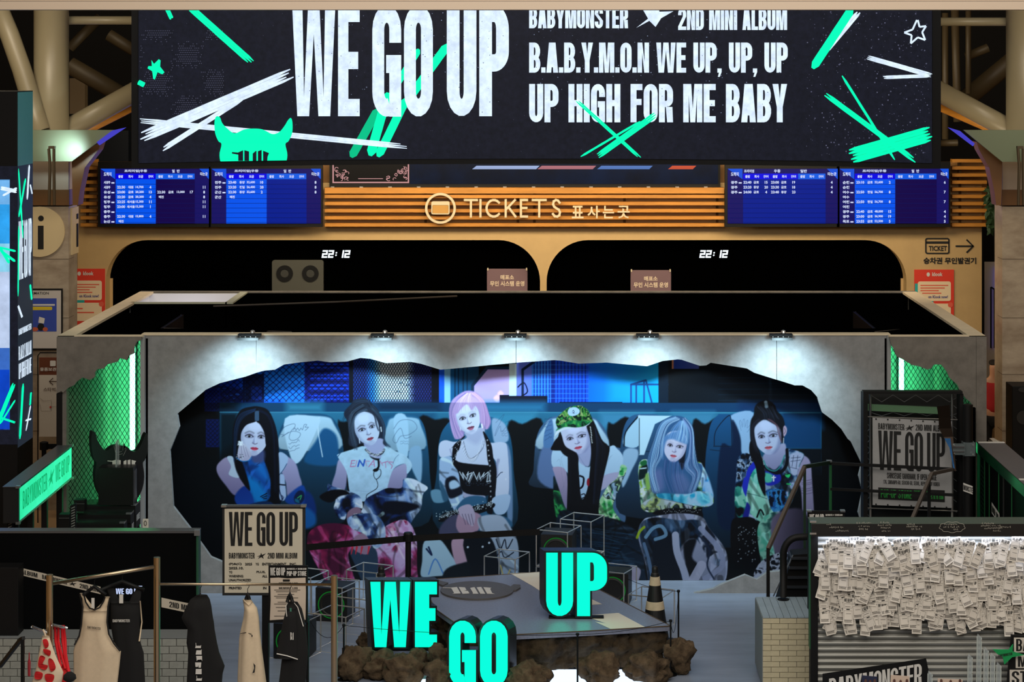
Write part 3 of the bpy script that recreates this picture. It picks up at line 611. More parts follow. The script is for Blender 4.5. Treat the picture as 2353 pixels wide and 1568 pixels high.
ledp('white_stroke', rough((320, 318), (672, 168), 26, 4)+rough((372, 345), (560, 225), 12, 2)+rough((320, 277), (950, 338), 13, 3), E_w, .035)
ledp('white_stroke', rough((1986, 130), (2141, 174), 11, 3)+rough((2028, 178), (2141, 174), 8, 2)+rough((1975, 25), (1897, 118), 12, 2), E_w, .035)
ledp('green_stroke', rough((428, 8), (582, 146), 16, 3)+rough((384, 18), (396, 44), 10, 2)+rough((318, 188), (334, 196), 12, 1), E_g, .036)
ledp('green_stroke', rough((1035, 95), (930, 240), 20, 1)+rough((965, 110), (905, 205), 16, 1)+rough((893, 210), (850, 362), 22, 1)+rough((935, 225), (868, 362), 20, 1), E_g, .026)
ledp('green_stroke', rough((870, 250), (806, 364), 20, 1), E_gd, .025)
ledp('green_stroke', rough((1322, 228), (1472, 364), 8, 2)+rough((1508, 262), (1370, 361), 14, 3)+rough((1472, 278), (1334, 360), 5, 1), E_g, .04)
ledp('green_stroke', rough((1958, 18), (1866, 158), 20, 1)+rough((1934, 174), (2058, 372), 6, 1)+rough((1892, 214), (2106, 372), 12, 2)+rough((1950, 360), (2141, 306), 36, 5), E_g, .036)
ledp('green_star', [[(349, 138), (355, 147), (366, 136), (370, 139), (369, 153), (379, 166), (374, 171), (363, 166), (357, 183), (353, 181), (351, 164), (340, 157), (342, 152), (350, 152)]], E_g)
so_ = [(2108, 46), (2112, 62), (2127, 60), (2118, 74), (2125, 92), (2108, 86), (2092, 100), (2094, 81), (2077, 75), (2096, 68), (2106, 46)]
ledp('outline_star', [strip([a, c], 4.2) for a, c in zip(so_, so_[1:])], E_w)
hx0, hx1, hy0, hh_ = 494, 673, 268, 118
em = [(hx0+x*(hx1-hx0), hy0+y*hh_*1.25) for x, y in HORN]
em = [(x, min(y, yb_(x, zb0)-.3)) for x, y in em]
ledp('horned_emblem', [em], E_g, .042)
ledp('emblem_letters', [[(535+x*85, min(343+y*60, yb_(600, zb0)-.2)) for x, y in p] for p in BM], E_bg, .07)
dots = []
for i in range(46):
    for j in range(42):
        x = 322+i*4.2+(j % 2)*2.1; y = 70+j*5
        if math.sin(x*.045+1)*math.cos(y*.05)+random.random()*.9 > .72: dots.append(_r(x, y, x+1.5, y+1.5))
for i in range(420):
    x = 1850+random.random()*285; y = 26+random.random()*330; r = random.choice((1, 1.2, 1.5, 2.6))
    if random.random() < .9: dots.append(_r(x, y, x+r, y+r))
for i in range(200):
    x = 330+random.random()*1500; y = 30+random.random()*325; dots.append(_r(x, y, x+.9, y+.9))
ledp('speckle', dots, E_dot, .023).__setitem__('kind', 'stuff')
speck = []
for i in range(260):
    x = random.choice((random.uniform(680, 1160), random.uniform(1220, 1800))); y = random.uniform(26, 260); r = random.uniform(.5, 1.6); speck.append(ell(x, y, r, r*.8, 5))
ledp('print_wear', speck, mat('led_wear', (120, 132, 158), .5, emit=1), .04).__setitem__('kind', 'stuff')
b = MB()
for x in (520, 1230, 1940): b.tube([(X_(x, 26.8), 27.75, 6.5), (X_(x, 26.8), 27.75, 12)], .03)
b.build('hanging_rods', M_steeld, led)

# ================================================================ booth shell
D1, D2 = 24.0, 28.5
XL, XR = X_(130, 23.8), X_(2267, 23.8)
booth = thing('exhibition_booth', 'concrete-look exhibition booth with a broken-out wall opening around the group picture', 'booth', (0, D1, 0))
HOLE_TOP = [(589, 857), (608, 852), (632, 850), (653, 838), (690, 833), (730, 829), (758, 833), (798, 831), (828, 823), (851, 825), (887, 835), (944, 832), (966, 836), (1012, 850), (1090, 843), (1186, 834), (1273, 828), (1287, 829), (1330, 836), (1394, 833.6), (1440, 838), (1487, 842), (1523, 830), (1558, 826), (1566, 827), (1608, 841), (1623, 840), (1633, 834), (1716, 847), (1733, 857), (1784, 873)]
HOLE_L = [(589, 857), (564, 866), (505, 881), (473, 896), (407, 952), (412, 982), (390, 1037), (398, 1165), (439, 1218), (484, 1281), (512, 1293), (590, 1340), (640, 1367)]
HOLE_R = [(1785, 873), (1826, 886), (1844, 886), (1864, 897), (1878, 913), (1882, 927), (1889, 948), (1912, 965), (1933, 986), (1948, 1009), (1955, 1015), (1980, 1066), (1973, 1095), (1982, 1130), (1972, 1179), (1990, 1240), (1900, 1300), (1840, 1290), (1790, 1314), (1764, 1316), (1739, 1333), (1712, 1322), (1653, 1346), (1640, 1354), (1586, 1366)]
PB = facing(D1); yF = 1367-.4
def panel(pts): b = MB(); b.shape([pts], PB, .07); return b.build('wall_panel', M_conc, booth, bevel=0)
panel([(335, 769), (588, 769)]+HOLE_L+[(640, yF), (335, yF)])
cut = lambda a, c: [p for p in HOLE_TOP if a < p[0] < c]
panel([(589, 769), (1185.4, 769), (1185.4, 834)]+cut(589, 1185)[::-1]+[(589, 857)])
panel([(1186.4, 769), (1784, 769)]+cut(1187, 1786)[::-1]+[(1186.4, 834)])
panel([(1785, 769), (2037, 769), (2037, yF), (1586, yF)]+HOLE_R[::-1])
b = MB(); b.box(X_(325, D1)-.0, X_(2046, D1), D1-.01, D1+.15, 2.985, 3.0); b.build('top_rim', M_rim, booth)
for x0, x1 in ((325, 335), (2037, 2045)):
    b = MB(); b.box(X_(x0, D1), X_(x1, D1), 23.93, D1+.1, 0, 2.99); b.build('edge_post', mat('grey_post', (150, 152, 154), .5), booth)
# corner pieces
DF = 23.8; PFp = facing(DF)
CL = [(128.5, 904.6), (141, 899.5), (144.5, 903), (158, 891), (170, 886), (177, 877), (190, 868), (206, 874), (217.6, 867), (217.6, 857), (224, 848.5), (238, 847.5), (246.5, 837.6), (258, 835), (270, 831.5), (275, 823), (291, 828), (296, 818), (308, 813), (308, 799), (314.5, 785.6), (323, 782)]
b = MB(); b.shape([[(130, 775), (325, 775), (325, 780)]+[(max(x, 130), y) for x, y in CL[::-1]]], PFp, .05); b.build('corner_panel', M_concd, booth)
CR = [(2046, 785.6), (2049.5, 796), (2054.5, 802.6), (2058, 814.5), (2063, 821), (2076.6, 828), (2097, 840), (2110.6, 841.7), (2131, 850), (2139.5, 847), (2144.7, 839), (2155, 837.6), (2163, 839), (2175, 853.6), (2182, 869), (2199, 884), (2207.5, 901), (2219.5, 916.5), (2228, 923), (2233, 930), (2236, 942), (2242.5, 947)]
zfl = HY+ZC*F/DF-.5
b = MB(); b.shape([[(2044, 775), (2243, 775), (2243, zfl), (2242, 948)]+CR[::-1]], PFp, .05); b.build('corner_panel', M_concd, booth)
b = MB(); b.shape([[(2243.6, 775), (2267, 775), (2267, zfl), (2243.6, zfl)]], PFp, .05); b.build('corner_panel', M_concd, booth)
# outer and inner side walls, back wall
def sidewall(xo, s_, name='side_wall'):
    b = MB(); b.box(min(xo, xo+s_*.1), max(xo, xo+s_*.1), DF+.05, D2, 0, 2.97); b.build(name, M_concd, booth)
    b = MB(); b.box(min(xo, xo+s_*.19), max(xo, xo+s_*.19), DF+.05, D2, 2.97, 3.0); b.build('side_rim', M_rim, booth)
    b = MB(); b.box(min(xo+s_*.1, xo+s_*.12), max(xo+s_*.1, xo+s_*.12), 26.7, D2-.1, 0, 2.97); b.build('inner_lining', M_blackin, booth)
sidewall(XL, 1); sidewall(XR, -1)
b = MB(); b.box(XL, XR, D2, D2+.1, 0, 3.0); b.build('back_wall', M_concd, booth)
b = MB(); b.box(XL+.12, XR-.12, D2-.02, D2-.001, 0, 2.98); b.build('back_lining', M_blackin, booth)
for x0, x1 in ((130, 325), (2045, 2267)):
    b = MB(); b.box(X_(x0, DF), X_(x1, DF), DF+.05, DF+.16, 2.975, 2.999); b.build('corner_rim', M_rim, booth)
# closets with green tubes
def closet(xa, xb, dback, xt, s_):
    c = booth
    b = MB(); b.box(min(xa, xa-s_*.05), max(xa, xa-s_*.05), DF+.3, dback, 0, 2.95); b.build('closet_side', M_closet, c)
    b = MB(); b.box(min(xa, xb), max(xa, xb), dback, dback+.05, 0, 2.95); b.build('closet_back', M_closet, c)
    b = MB(); b.box(min(xb, xb+s_*.04), max(xb, xb+s_*.04), DF+.2, dback, 0, 2.95); b.build('closet_side', M_black, c)
    b = MB(); b.box(min(xa, xb), max(xa, xb), DF+.34, dback+.05, 2.95, 2.97); b.build('closet_lid', M_blackin, c)
    t = thing('neon_tube', 'bright green-white neon tube in the booth corner beside the '+('horned board' if s_ > 0 else 'truss banner'), 'light tube', (xt, dback-.08, .1))
    b = MB(); b.tube([(xt, dback-.12, .1), (xt, dback-.12, 2.86)], .03, 12); b.build('tube', mat('neon_green', (70, 255, 160), .5, emit=34, ecol=(84, 255, 160)), t)
    b = MB(); b.box(xt-.03, xt+.03, dback-.09, dback-.0, .1, 2.9); b.build('holder', M_white, t)
    # chain-link screen across the opening
    x0, x1 = sorted((xa+s_*.02, xb)); b = MB(); zt = 2.92; dx, dz = .052, .084
    n = int((x1-x0)/dx)+int(zt/dz)+2
    for sg in (1, -1):
        for i in range(-n, n):
            p = []
            xs = x0+i*dx; z0, z1 = 0.05, zt; xe = xs+sg*(z1-z0)*dx/dz
            t0, t1 = 0, 1
            if abs(xe-xs) > 1e-9:
                ta, tb = (x0-xs)/(xe-xs), (x1-xs)/(xe-xs)
                if ta > tb: ta, tb = tb, ta
                t0, t1 = max(0, ta), min(1, tb)
            if t1-t0 > .01:
                A = (xs+(xe-xs)*t0, DF+.17+sg*.003, z0+(z1-z0)*t0); B = (xs+(xe-xs)*t1, DF+.17+sg*.003, z0+(z1-z0)*t1)
                b.tube([A, B], .0032, 3, cap=False)
    b.build('chain_link_mesh', M_blackin, c, kind='stuff')
closet(X_(141, 24.05), X_(324, DF), 26.27, X_(304, 26.15), 1)
closet(X_(2238, 24.05), X_(2047, DF), 26.6, X_(2071, 26.5), -1)
b = MB(); b.box(XL-.002, X_(141, DF), DF+.0, DF+.049, 0, Z_(905, DF)); b.build('corner_jamb', M_black, booth)
# small white store box at the back corner
xa, xb = X_(300, 27.2), X_(521, 27.2)
for q in ((xa, xb, 27.2, 27.26, 0, 3.0), (xb-.02, xb+.08, 27.2, D2-.02, 0, 3.0)):
    b = MB(); b.box(*q[:4], q[4], q[5]-.02); b.build('store_wall', M_blackin, booth)
    b = MB(); b.box(*q[:4], q[5]-.02, q[5]); b.build('store_rim', mat('store_rim', (170, 172, 150), .6), booth)
b = MB(); b.box(xa+.0, xb-.02, D2-.06, D2-.03, 0, 2.98); b.box(xa-.06, xa, 27.26, D2-.03, 0, 2.98); b.build('store_lining', M_white, booth)
area_light('store_lamp', ((xa+xb)/2, 27.9, 2.3), .6, 5, (.8, .78, 1), (PI*.9, 0, 0))
# cables inside the booth
for pts, lb in (([W(205, 749, 25.2), W(330, 755, 25), W(540, 760, 24.8), W(670, 764, 24.5)], 'thin black cable lying along the booth rim on the horned board side'), ([W(490, 704, 27), W(780, 694, 27.3), W(1050, 681, 28.3)], 'thin black cable sagging across the booth interior'), ([W(2010, 764, 24.4), W(2110, 755, 24.9), W(2200, 748, 25.2)], 'twisted black cable at the booth rim on the truss banner side')):
    b = MB(); b.tube(pts, .012, 6); b.build('cable', mat('cable_black', (60, 52, 46), .5), label=lb, cat='cable', kind=None)
# clamp lamps with their beams
pos = (573, 878, 1184, 1488, 1795)
nm_ = ('nearest the green corner by the horned board', 'second from the horned board corner', 'over the middle of the picture', 'second from the truss banner corner', 'nearest the truss banner corner')
for i, x in enumerate(pos):
    X = X_(x, 23.9); t = thing('clamp_lamp', 'small black clamp lamp on the booth rim, '+nm_[i], 'lamp', (X, 23.97, 3.0), 'clamp lamps on the booth rim')
    b = MB(); b.box(X-.13, X+.13, 23.88, 23.98, 2.985, 3.012); b.build('clamp_plate', M_black, t)
    b = MB(); b.box(X-.12, X+.12, 23.78, 23.86, 2.955, 2.985); b.build('lamp_bar', mat('lamp_grey', (70, 72, 72), .35, metal=.5), t)
    b = MB(); b.tube([(X-.12+.02*k_, 23.86, 2.97+.018*math.sin(k_*2)) for k_ in range(13)], .006, 5); b.build('spring', M_chrome, t)
    b = MB(); b.lathe([(.012, 0), (.03, .01), (.025, .035), (.005, .045)], (X+.03, 23.95, 3.01), 10); b.build('knob', M_chrome, t)
    l = bpy.data.lights.new('clamp_beam', 'SPOT'); l.energy = 150; l.color = (.60, .87, 1); l.spot_size = math.radians(112); l.spot_blend = 1.0; l.shadow_soft_size = .05
    o = bpy.data.objects.new('clamp_beam', l); S.collection.objects.link(o); o.location = (X, 23.30, 2.98)
    o.rotation_euler = (Vector((X, 24.0, 2.16))-o.location).to_track_quat('-Z', 'Y').to_euler()
# recess walls around the picture
b = MB(); b.box(X_(330, D1), X_(392, 24.6), 24.07, 24.75, 0, 2.97); b.box(X_(1996, 24.6), X_(2040, D1), 24.07, 24.75, 0, 2.97); b.box(X_(330, D1), X_(2040, D1), 24.62, 24.75, 0, 2.97); b.build('recess_wall', M_blackin, booth)
b = MB(); b.box(XL+.1, XR-.1, DF-9.5, 24.62, 0, .004); b.build('floor_vinyl', M_floorG, kind='structure')
# ---------------------------------------------------------------- printed picture (flat print of the back wall)
class Painter:
    def __init__(s, x0, y0, x1, y1, sc):
        s.x0, s.y0, s.sc = x0, y0, sc
        s.w = int((x1-x0)*sc)+1; s.h = int((y1-y0)*sc)+1
        s.C = np.zeros((s.h, s.w, 3), np.float32); s.T(0, 0, 1)
        s.rs = np.random.RandomState(5)
        s.noise = {}
    def T(s, ox, oy, k): s.ox, s.oy, s.k = ox, oy, k
    def tp(s, pts):
        a = np.array(pts, np.float32)
        a = a/s.k + np.array([s.ox, s.oy], np.float32)
        return (a - np.array([s.x0, s.y0], np.float32))*s.sc
    def nz(s, cell):
        if cell not in s.noise:
            rs = np.random.RandomState(int(cell*7)+3)
            tot = np.zeros((s.h, s.w), np.float32)
            for o, am in ((1, .65), (.45, .35)):
                c = cell*o*s.sc
                gh, gw = int(s.h/c)+3, int(s.w/c)+3
                g = rs.rand(gh, gw).astype(np.float32)
                yy = np.arange(s.h)/c; xx = np.arange(s.w)/c
                yi = yy.astype(int); xi = xx.astype(int)
                fy = (yy-yi)[:, None]; fx = (xx-xi)[None, :]
                fy = fy*fy*(3-2*fy); fx = fx*fx*(3-2*fx)
                tot += am*((g[yi][:, xi]*(1-fx)+g[yi][:, xi+1]*fx)*(1-fy)+(g[yi+1][:, xi]*(1-fx)+g[yi+1][:, xi+1]*fx)*fy)
            s.noise[cell] = tot
        return s.noise[cell]
    @staticmethod
    def smooth(p, n=5):
        m = len(p); out = []
        for i in range(m):
            a, b, c, d = p[i-1], p[i], p[(i+1) % m], p[(i+2) % m]
            for k in range(n):
                t = k/n
                out.append(.5*((2*b)+(-a+c)*t+(2*a-5*b+4*c-d)*t*t+(-a+3*b-3*c+d)*t**3))
        return np.array(out)
    def mask(s, p, f):
        m = 1+f
        xa = max(0, int(p[:, 0].min()-m)); xb = min(s.w, int(p[:, 0].max()+m)+2)
        ya = max(0, int(p[:, 1].min()-m)); yb = min(s.h, int(p[:, 1].max()+m)+2)
        if xa >= xb or ya >= yb: return None
        X, Y = np.meshgrid(np.arange(xa, xb, dtype=np.float32), np.arange(ya, yb, dtype=np.float32))
        ins = np.zeros(X.shape, bool); d2 = np.full(X.shape, 1e9, np.float32)
        q = np.roll(p, -1, 0)
        for (ax, ay), (bx, by) in zip(p, q):
            if ay != by:
                c = ((ay > Y) != (by > Y)) & (X < (bx-ax)*(Y-ay)/(by-ay)+ax)
                ins ^= c
            dx, dy = bx-ax, by-ay; L = dx*dx+dy*dy+1e-9
            t = np.clip(((X-ax)*dx+(Y-ay)*dy)/L, 0, 1)
            d2 = np.minimum(d2, (X-ax-t*dx)**2+(Y-ay-t*dy)**2)
        d = np.sqrt(d2)*np.where(ins, 1, -1)
        return xa, xb, ya, yb, np.clip(.5+d/max(f, .9), 0, 1), X, Y
    def put(s, m, a, col):
        xa, xb, ya, yb = m[:4]
        R = s.C[ya:yb, xa:xb]
        R += (col-R)*a[..., None]
    def fill(s, pts, col, f=1., sm=1, a=1., c2=None, ax=1, pal=None, cell=10, amp=0, fo=None):
        """polygon; c2: second colour reached along axis ax (0 x, 1 y); pal: marbled palette"""
        p = s.tp(pts)
        if sm: p = s.smooth(p)
        m = s.mask(p, f*s.sc)
        if m is None: return
        xa, xb, ya, yb, A, X, Y = m
        c = np.array(col, np.float32)/255
        if pal:
            n = s.nz(cell)[ya:yb, xa:xb]; n2 = s.nz(cell*1.7)
            oy = ((n-.5)*cell*1.6).astype(int); yy_ = np.clip(Y.astype(int)+oy, 0, s.h-1); xx_ = np.clip(X.astype(int)+(oy*.6).astype(int), 0, s.w-1)
            n = n2[yy_, xx_]
            n = np.clip((n-.24)/.52, 0, .999)*(len(pal)-1)
            i = n.astype(int); t = (n-i)[..., None]; t = t*t*(3-2*t)
            P_ = np.array(pal, np.float32)/255
            c = P_[i]*(1-t)+P_[np.minimum(i+1, len(pal)-1)]*t
        elif c2 is not None:
            v = (X, Y)[ax]; lo, hi = p[:, ax].min(), p[:, ax].max()
            t = np.clip((v-lo)/(hi-lo+1e-6), 0, 1)[..., None]
            c = c*(1-t)+np.array(c2, np.float32)/255*t
        if pal and cell > 9 or fo: s._fold(p, m, fo or (max(6, int((xb-xa)*(yb-ya)/420)), 3.2, 1.25), c, A*a); return
        if amp: c = c*(1+amp*(s.nz(cell)[ya:yb, xa:xb, None]-.5))
        s.put(m, A*a, c)
    def _fold(s, p, m, fo, c, A):
        """fill, then soft cloth folds kept inside the outline"""
        C0 = s.C.copy(); s.put(m, np.ones_like(A), c); xa, xb, ya, yb = m[:4]; n, wd, ang = fo; T0 = (s.ox, s.oy, s.k); s.T(s.x0, s.y0, 1); rs = s.rs
        for i in range(n):
            x, y = xa+rs.rand()*(xb-xa), ya+rs.rand()*(yb-ya); L = (.25+rs.rand()*.5)*min(xb-xa, yb-ya); g = ang+rs.randn()*.5; k = rs.randn()*.35
            q = [((x+L*t*math.cos(g+k*t))/s.sc, (y+L*t*math.sin(g+k*t))/s.sc) for t in (-.5, -.2, .1, .5)]; dk = i % 3
            Cp = s.C[min(int(y), s.h-1), min(int(x), s.w-1)]*255
            s.stroke(q, wd*(.5+rs.rand()*1.3), tuple(Cp*.35) if dk else tuple(np.minimum(Cp*1.35+22, 235)), .5, 1, 2.2, .6)
        C1 = s.C[ya:yb, xa:xb].copy(); s.C = C0; s.put(m, A, C1); s.ox, s.oy, s.k = T0
    def stroke(s, pts, wd, col, a=1., sm=1, f=1., taper=0):
        p = s.tp(pts)
        if sm and len(p) > 2:
            q = np.vstack([p[:1], p, p[-1:]]); o = []
            for i in range(1, len(q)-2):
                A_, b, c, d = q[i-1], q[i], q[i+1], q[i+2]
                for k in range(5):
                    t = k/5; o.append(.5*((2*b)+(-A_+c)*t+(2*A_-5*b+4*c-d)*t*t+(-A_+3*b-3*c+d)*t**3))
            o.append(p[-1]); p = np.array(o)
        r = wd/s.k*s.sc/2; n = len(p)-1
        xa = max(0, int(p[:, 0].min()-r-2)); xb = min(s.w, int(p[:, 0].max()+r+2)+1)
        ya = max(0, int(p[:, 1].min()-r-2)); yb = min(s.h, int(p[:, 1].max()+r+2)+1)
        if xa >= xb or ya >= yb: return
        X, Y = np.meshgrid(np.arange(xa, xb, dtype=np.float32), np.arange(ya, yb, dtype=np.float32))
        M = np.zeros(X.shape, np.float32)
        for i in range(n):
            (ax, ay), (bx, by) = p[i], p[i+1]
            dx, dy = bx-ax, by-ay; L = dx*dx+dy*dy+1e-9
            t = np.clip(((X-ax)*dx+(Y-ay)*dy)/L, 0, 1)
            rr = r*(1-taper*(i+t)/n)
            d = np.sqrt((X-ax-t*dx)**2+(Y-ay-t*dy)**2)
            M = np.maximum(M, np.clip(rr+.5-d/max(f, .5), 0, 1)*np.minimum(1, rr*2+.15))
        s.put((xa, xb, ya, yb), M*a, np.array(col, np.float32)/255)
    def strands(s, A, B, n, wd, cols, a=.5, jit=6, taper=.4):
        """hairs between guide lines A and B"""
        A = np.array(A, float); B = np.array(B, float)
        for i in range(n):
            t = s.rs.rand()
            j = s.rs.randn(2)*jit
            p = A*(1-t)+B*t+j*np.linspace(.3, 1, len(A))[:, None]
            s.stroke(p, wd*(.5+s.rs.rand()), cols[s.rs.randint(len(cols))], a*(.4+.6*s.rs.rand()), 1, 1, taper)
    def face(s, cx, cy, w, h, tilt, skin, lip, turn=0, dark=(28, 30, 45), openm=0, brow=.8, shade=.35, iris=(12, 14, 22)):
        """head outline centred at (cx,cy), half width w, half height h, rotated by tilt degrees"""
        c, n = math.cos(math.radians(tilt)), math.sin(math.radians(tilt))
        def R(pts): return [(cx+(x*w)*c-(y*h)*n, cy+(x*w)*n+(y*h)*c) for x, y in pts]
        sk = np.array(skin, float)
        sh = tuple(sk*np.array([.50, .52, .66])); md = tuple(sk*np.array([.80, .80, .88])); hi = tuple(np.minimum(255, sk*1.13))
        s.fill(R([(-.98, -.35), (-.85, -.8), (-.4, -1.05), (0, -1.1), (.4, -1.05), (.85, -.8), (.98, -.35), (.95, .15), (.78, .55), (.42, .87), (.14, 1.0), (-.14, 1.0), (-.42, .87), (-.78, .55), (-.95, .15)]), skin, 1.5)
        sd = -1 if turn >= 0 else 1
        s.fill(R([(sd*1, -.6), (sd*.8, -.2), (sd*.74, .2), (sd*.55, .6), (sd*.2, .95), (sd*.5, .9), (sd*.85, .5), (sd*1, 0)]), sh, 7, a=shade)
        s.fill(R([(-.3, .83), (.3, .83), (.2, 1.02), (-.2, 1.02)]), md, 5, a=.5)
        s.fill(R([(-.42, -.9), (.42, -.9), (.35, -.45), (-.35, -.45)]), hi, 9, a=.5)
        T_ = turn
        for e in (-1, 1):
            k = 1-.14*e*np.sign(T_) if T_ else 1
            ex, ey = T_+e*.43*(1-.1*abs(T_)*4*(e*np.sign(T_) > 0)), -.06
            s.fill(R([(ex-.24*k, ey-.1), (ex, ey-.17), (ex+.24*k, ey-.1), (ex+.24*k, ey+.06), (ex, ey+.1), (ex-.24*k, ey+.06)]), tuple(sk*np.array([.62, .55, .68])), 4, a=.55)
            s.fill(R([(ex-.22*k, ey+.02*e*0), (ex-.1, ey-.075), (ex+.06, ey-.085), (ex+.22*k, ey-.01), (ex+.1, ey+.055), (ex-.1, ey+.055)]), tuple(sk*.98), .8)
            s.fill(R([(ex-.10, ey-.01), (ex, ey-.085), (ex+.10, ey-.01), (ex+.07, ey+.05), (ex, ey+.068), (ex-.07, ey+.05)]), iris, .8)
            s.stroke(R([(ex-.25*k, ey+.0), (ex-.1, ey-.08), (ex+.06, ey-.095), (ex+.26*k, ey-.015-.03*e)]), .05*h, dark, .95)
            s.stroke(R([(ex-.2*k, ey+.045), (ex, ey+.08), (ex+.22*k, ey+.03)]), .028*h, dark, .45)
            s.fill(R([(ex-.045, ey-.05), (ex-.01, ey-.05), (ex-.01, ey-.02), (ex-.045, ey-.02)]), (225, 235, 250), .6, a=.8)
            s.stroke(R([(ex-.27*k, ey-.19-.03*(e < 0)*0+.03*(e < 0)), (ex, ey-.27), (ex+.27*k, ey-.19+.03*(e > 0))]), .045*h, tuple(np.array(dark)+25), brow*.8, 1, 1.8)
        nx = T_*1.15
        s.fill(R([(nx+sd*.05, -.1), (nx+sd*.14, .18), (nx+sd*.2, .32), (nx+sd*.02, .33), (nx+sd*.01, 0)]), sh, 3, a=.42)
        s.stroke(R([(nx-.16, .3), (nx-.07, .345), (nx, .36), (nx+.08, .345), (nx+.17, .3)]), .035*h, tuple(sk*np.array([.48, .38, .46])), .75, 1, 1.2)
        s.fill(R([(nx-.05, .0), (nx+.05, .0), (nx+.06, .25), (nx-.03, .25)]), hi, 3, a=.5)
        mx = T_*1.0; my = .6
        s.fill(R([(mx-.29, my), (mx-.1, my-.075), (mx, my-.055), (mx+.1, my-.075), (mx+.29, my), (mx+.15, my+.09+openm), (mx, my+.115+openm), (mx-.15, my+.09+openm)]), lip, 1.3)
        s.stroke(R([(mx-.27, my), (mx-.08, my+.005), (mx+.08, my+.005), (mx+.27, my)]), (.03+openm*.8)*h, tuple(np.array(lip)*.42), .8)
        s.fill(R([(mx-.1, my+.05+openm), (mx+.1, my+.05+openm), (mx+.06, my+.09+openm), (mx-.06, my+.09+openm)]), tuple(np.minimum(255, np.array(lip)*1.3)), 2, a=.5)
        s.fill(R([(mx-.18, my+.15+openm), (mx+.18, my+.15+openm), (mx+.1, my+.2+openm), (mx-.1, my+.2+openm)]), sh, 3, a=.35)
    def fence(s, x0, y0, x1, y1, dx, dy, wd, col, a=.9, wob=0):
        s.T(0, 0, 1)
        X0, Y0 = x0, y0
        n = int((x1-x0)/dx+(y1-y0)/dy)+2
        for sg in (1, -1):
            for i in range(-n, n):
                pts = []
                yy = y0
                while yy <= y1+.1:
                    xx = x0+i*dx+sg*(yy-y0)*dx/dy
                    if x0 <= xx <= x1: pts.append((xx+wob*math.sin(yy*.3+i), yy))
                    yy += dy/3
                if len(pts) > 1: s.stroke(pts, wd, col, a, 0)

def rc(x0, y0, x1, y1): return [(x0, y0), (x1, y0), (x1, y1), (x0, y1)]

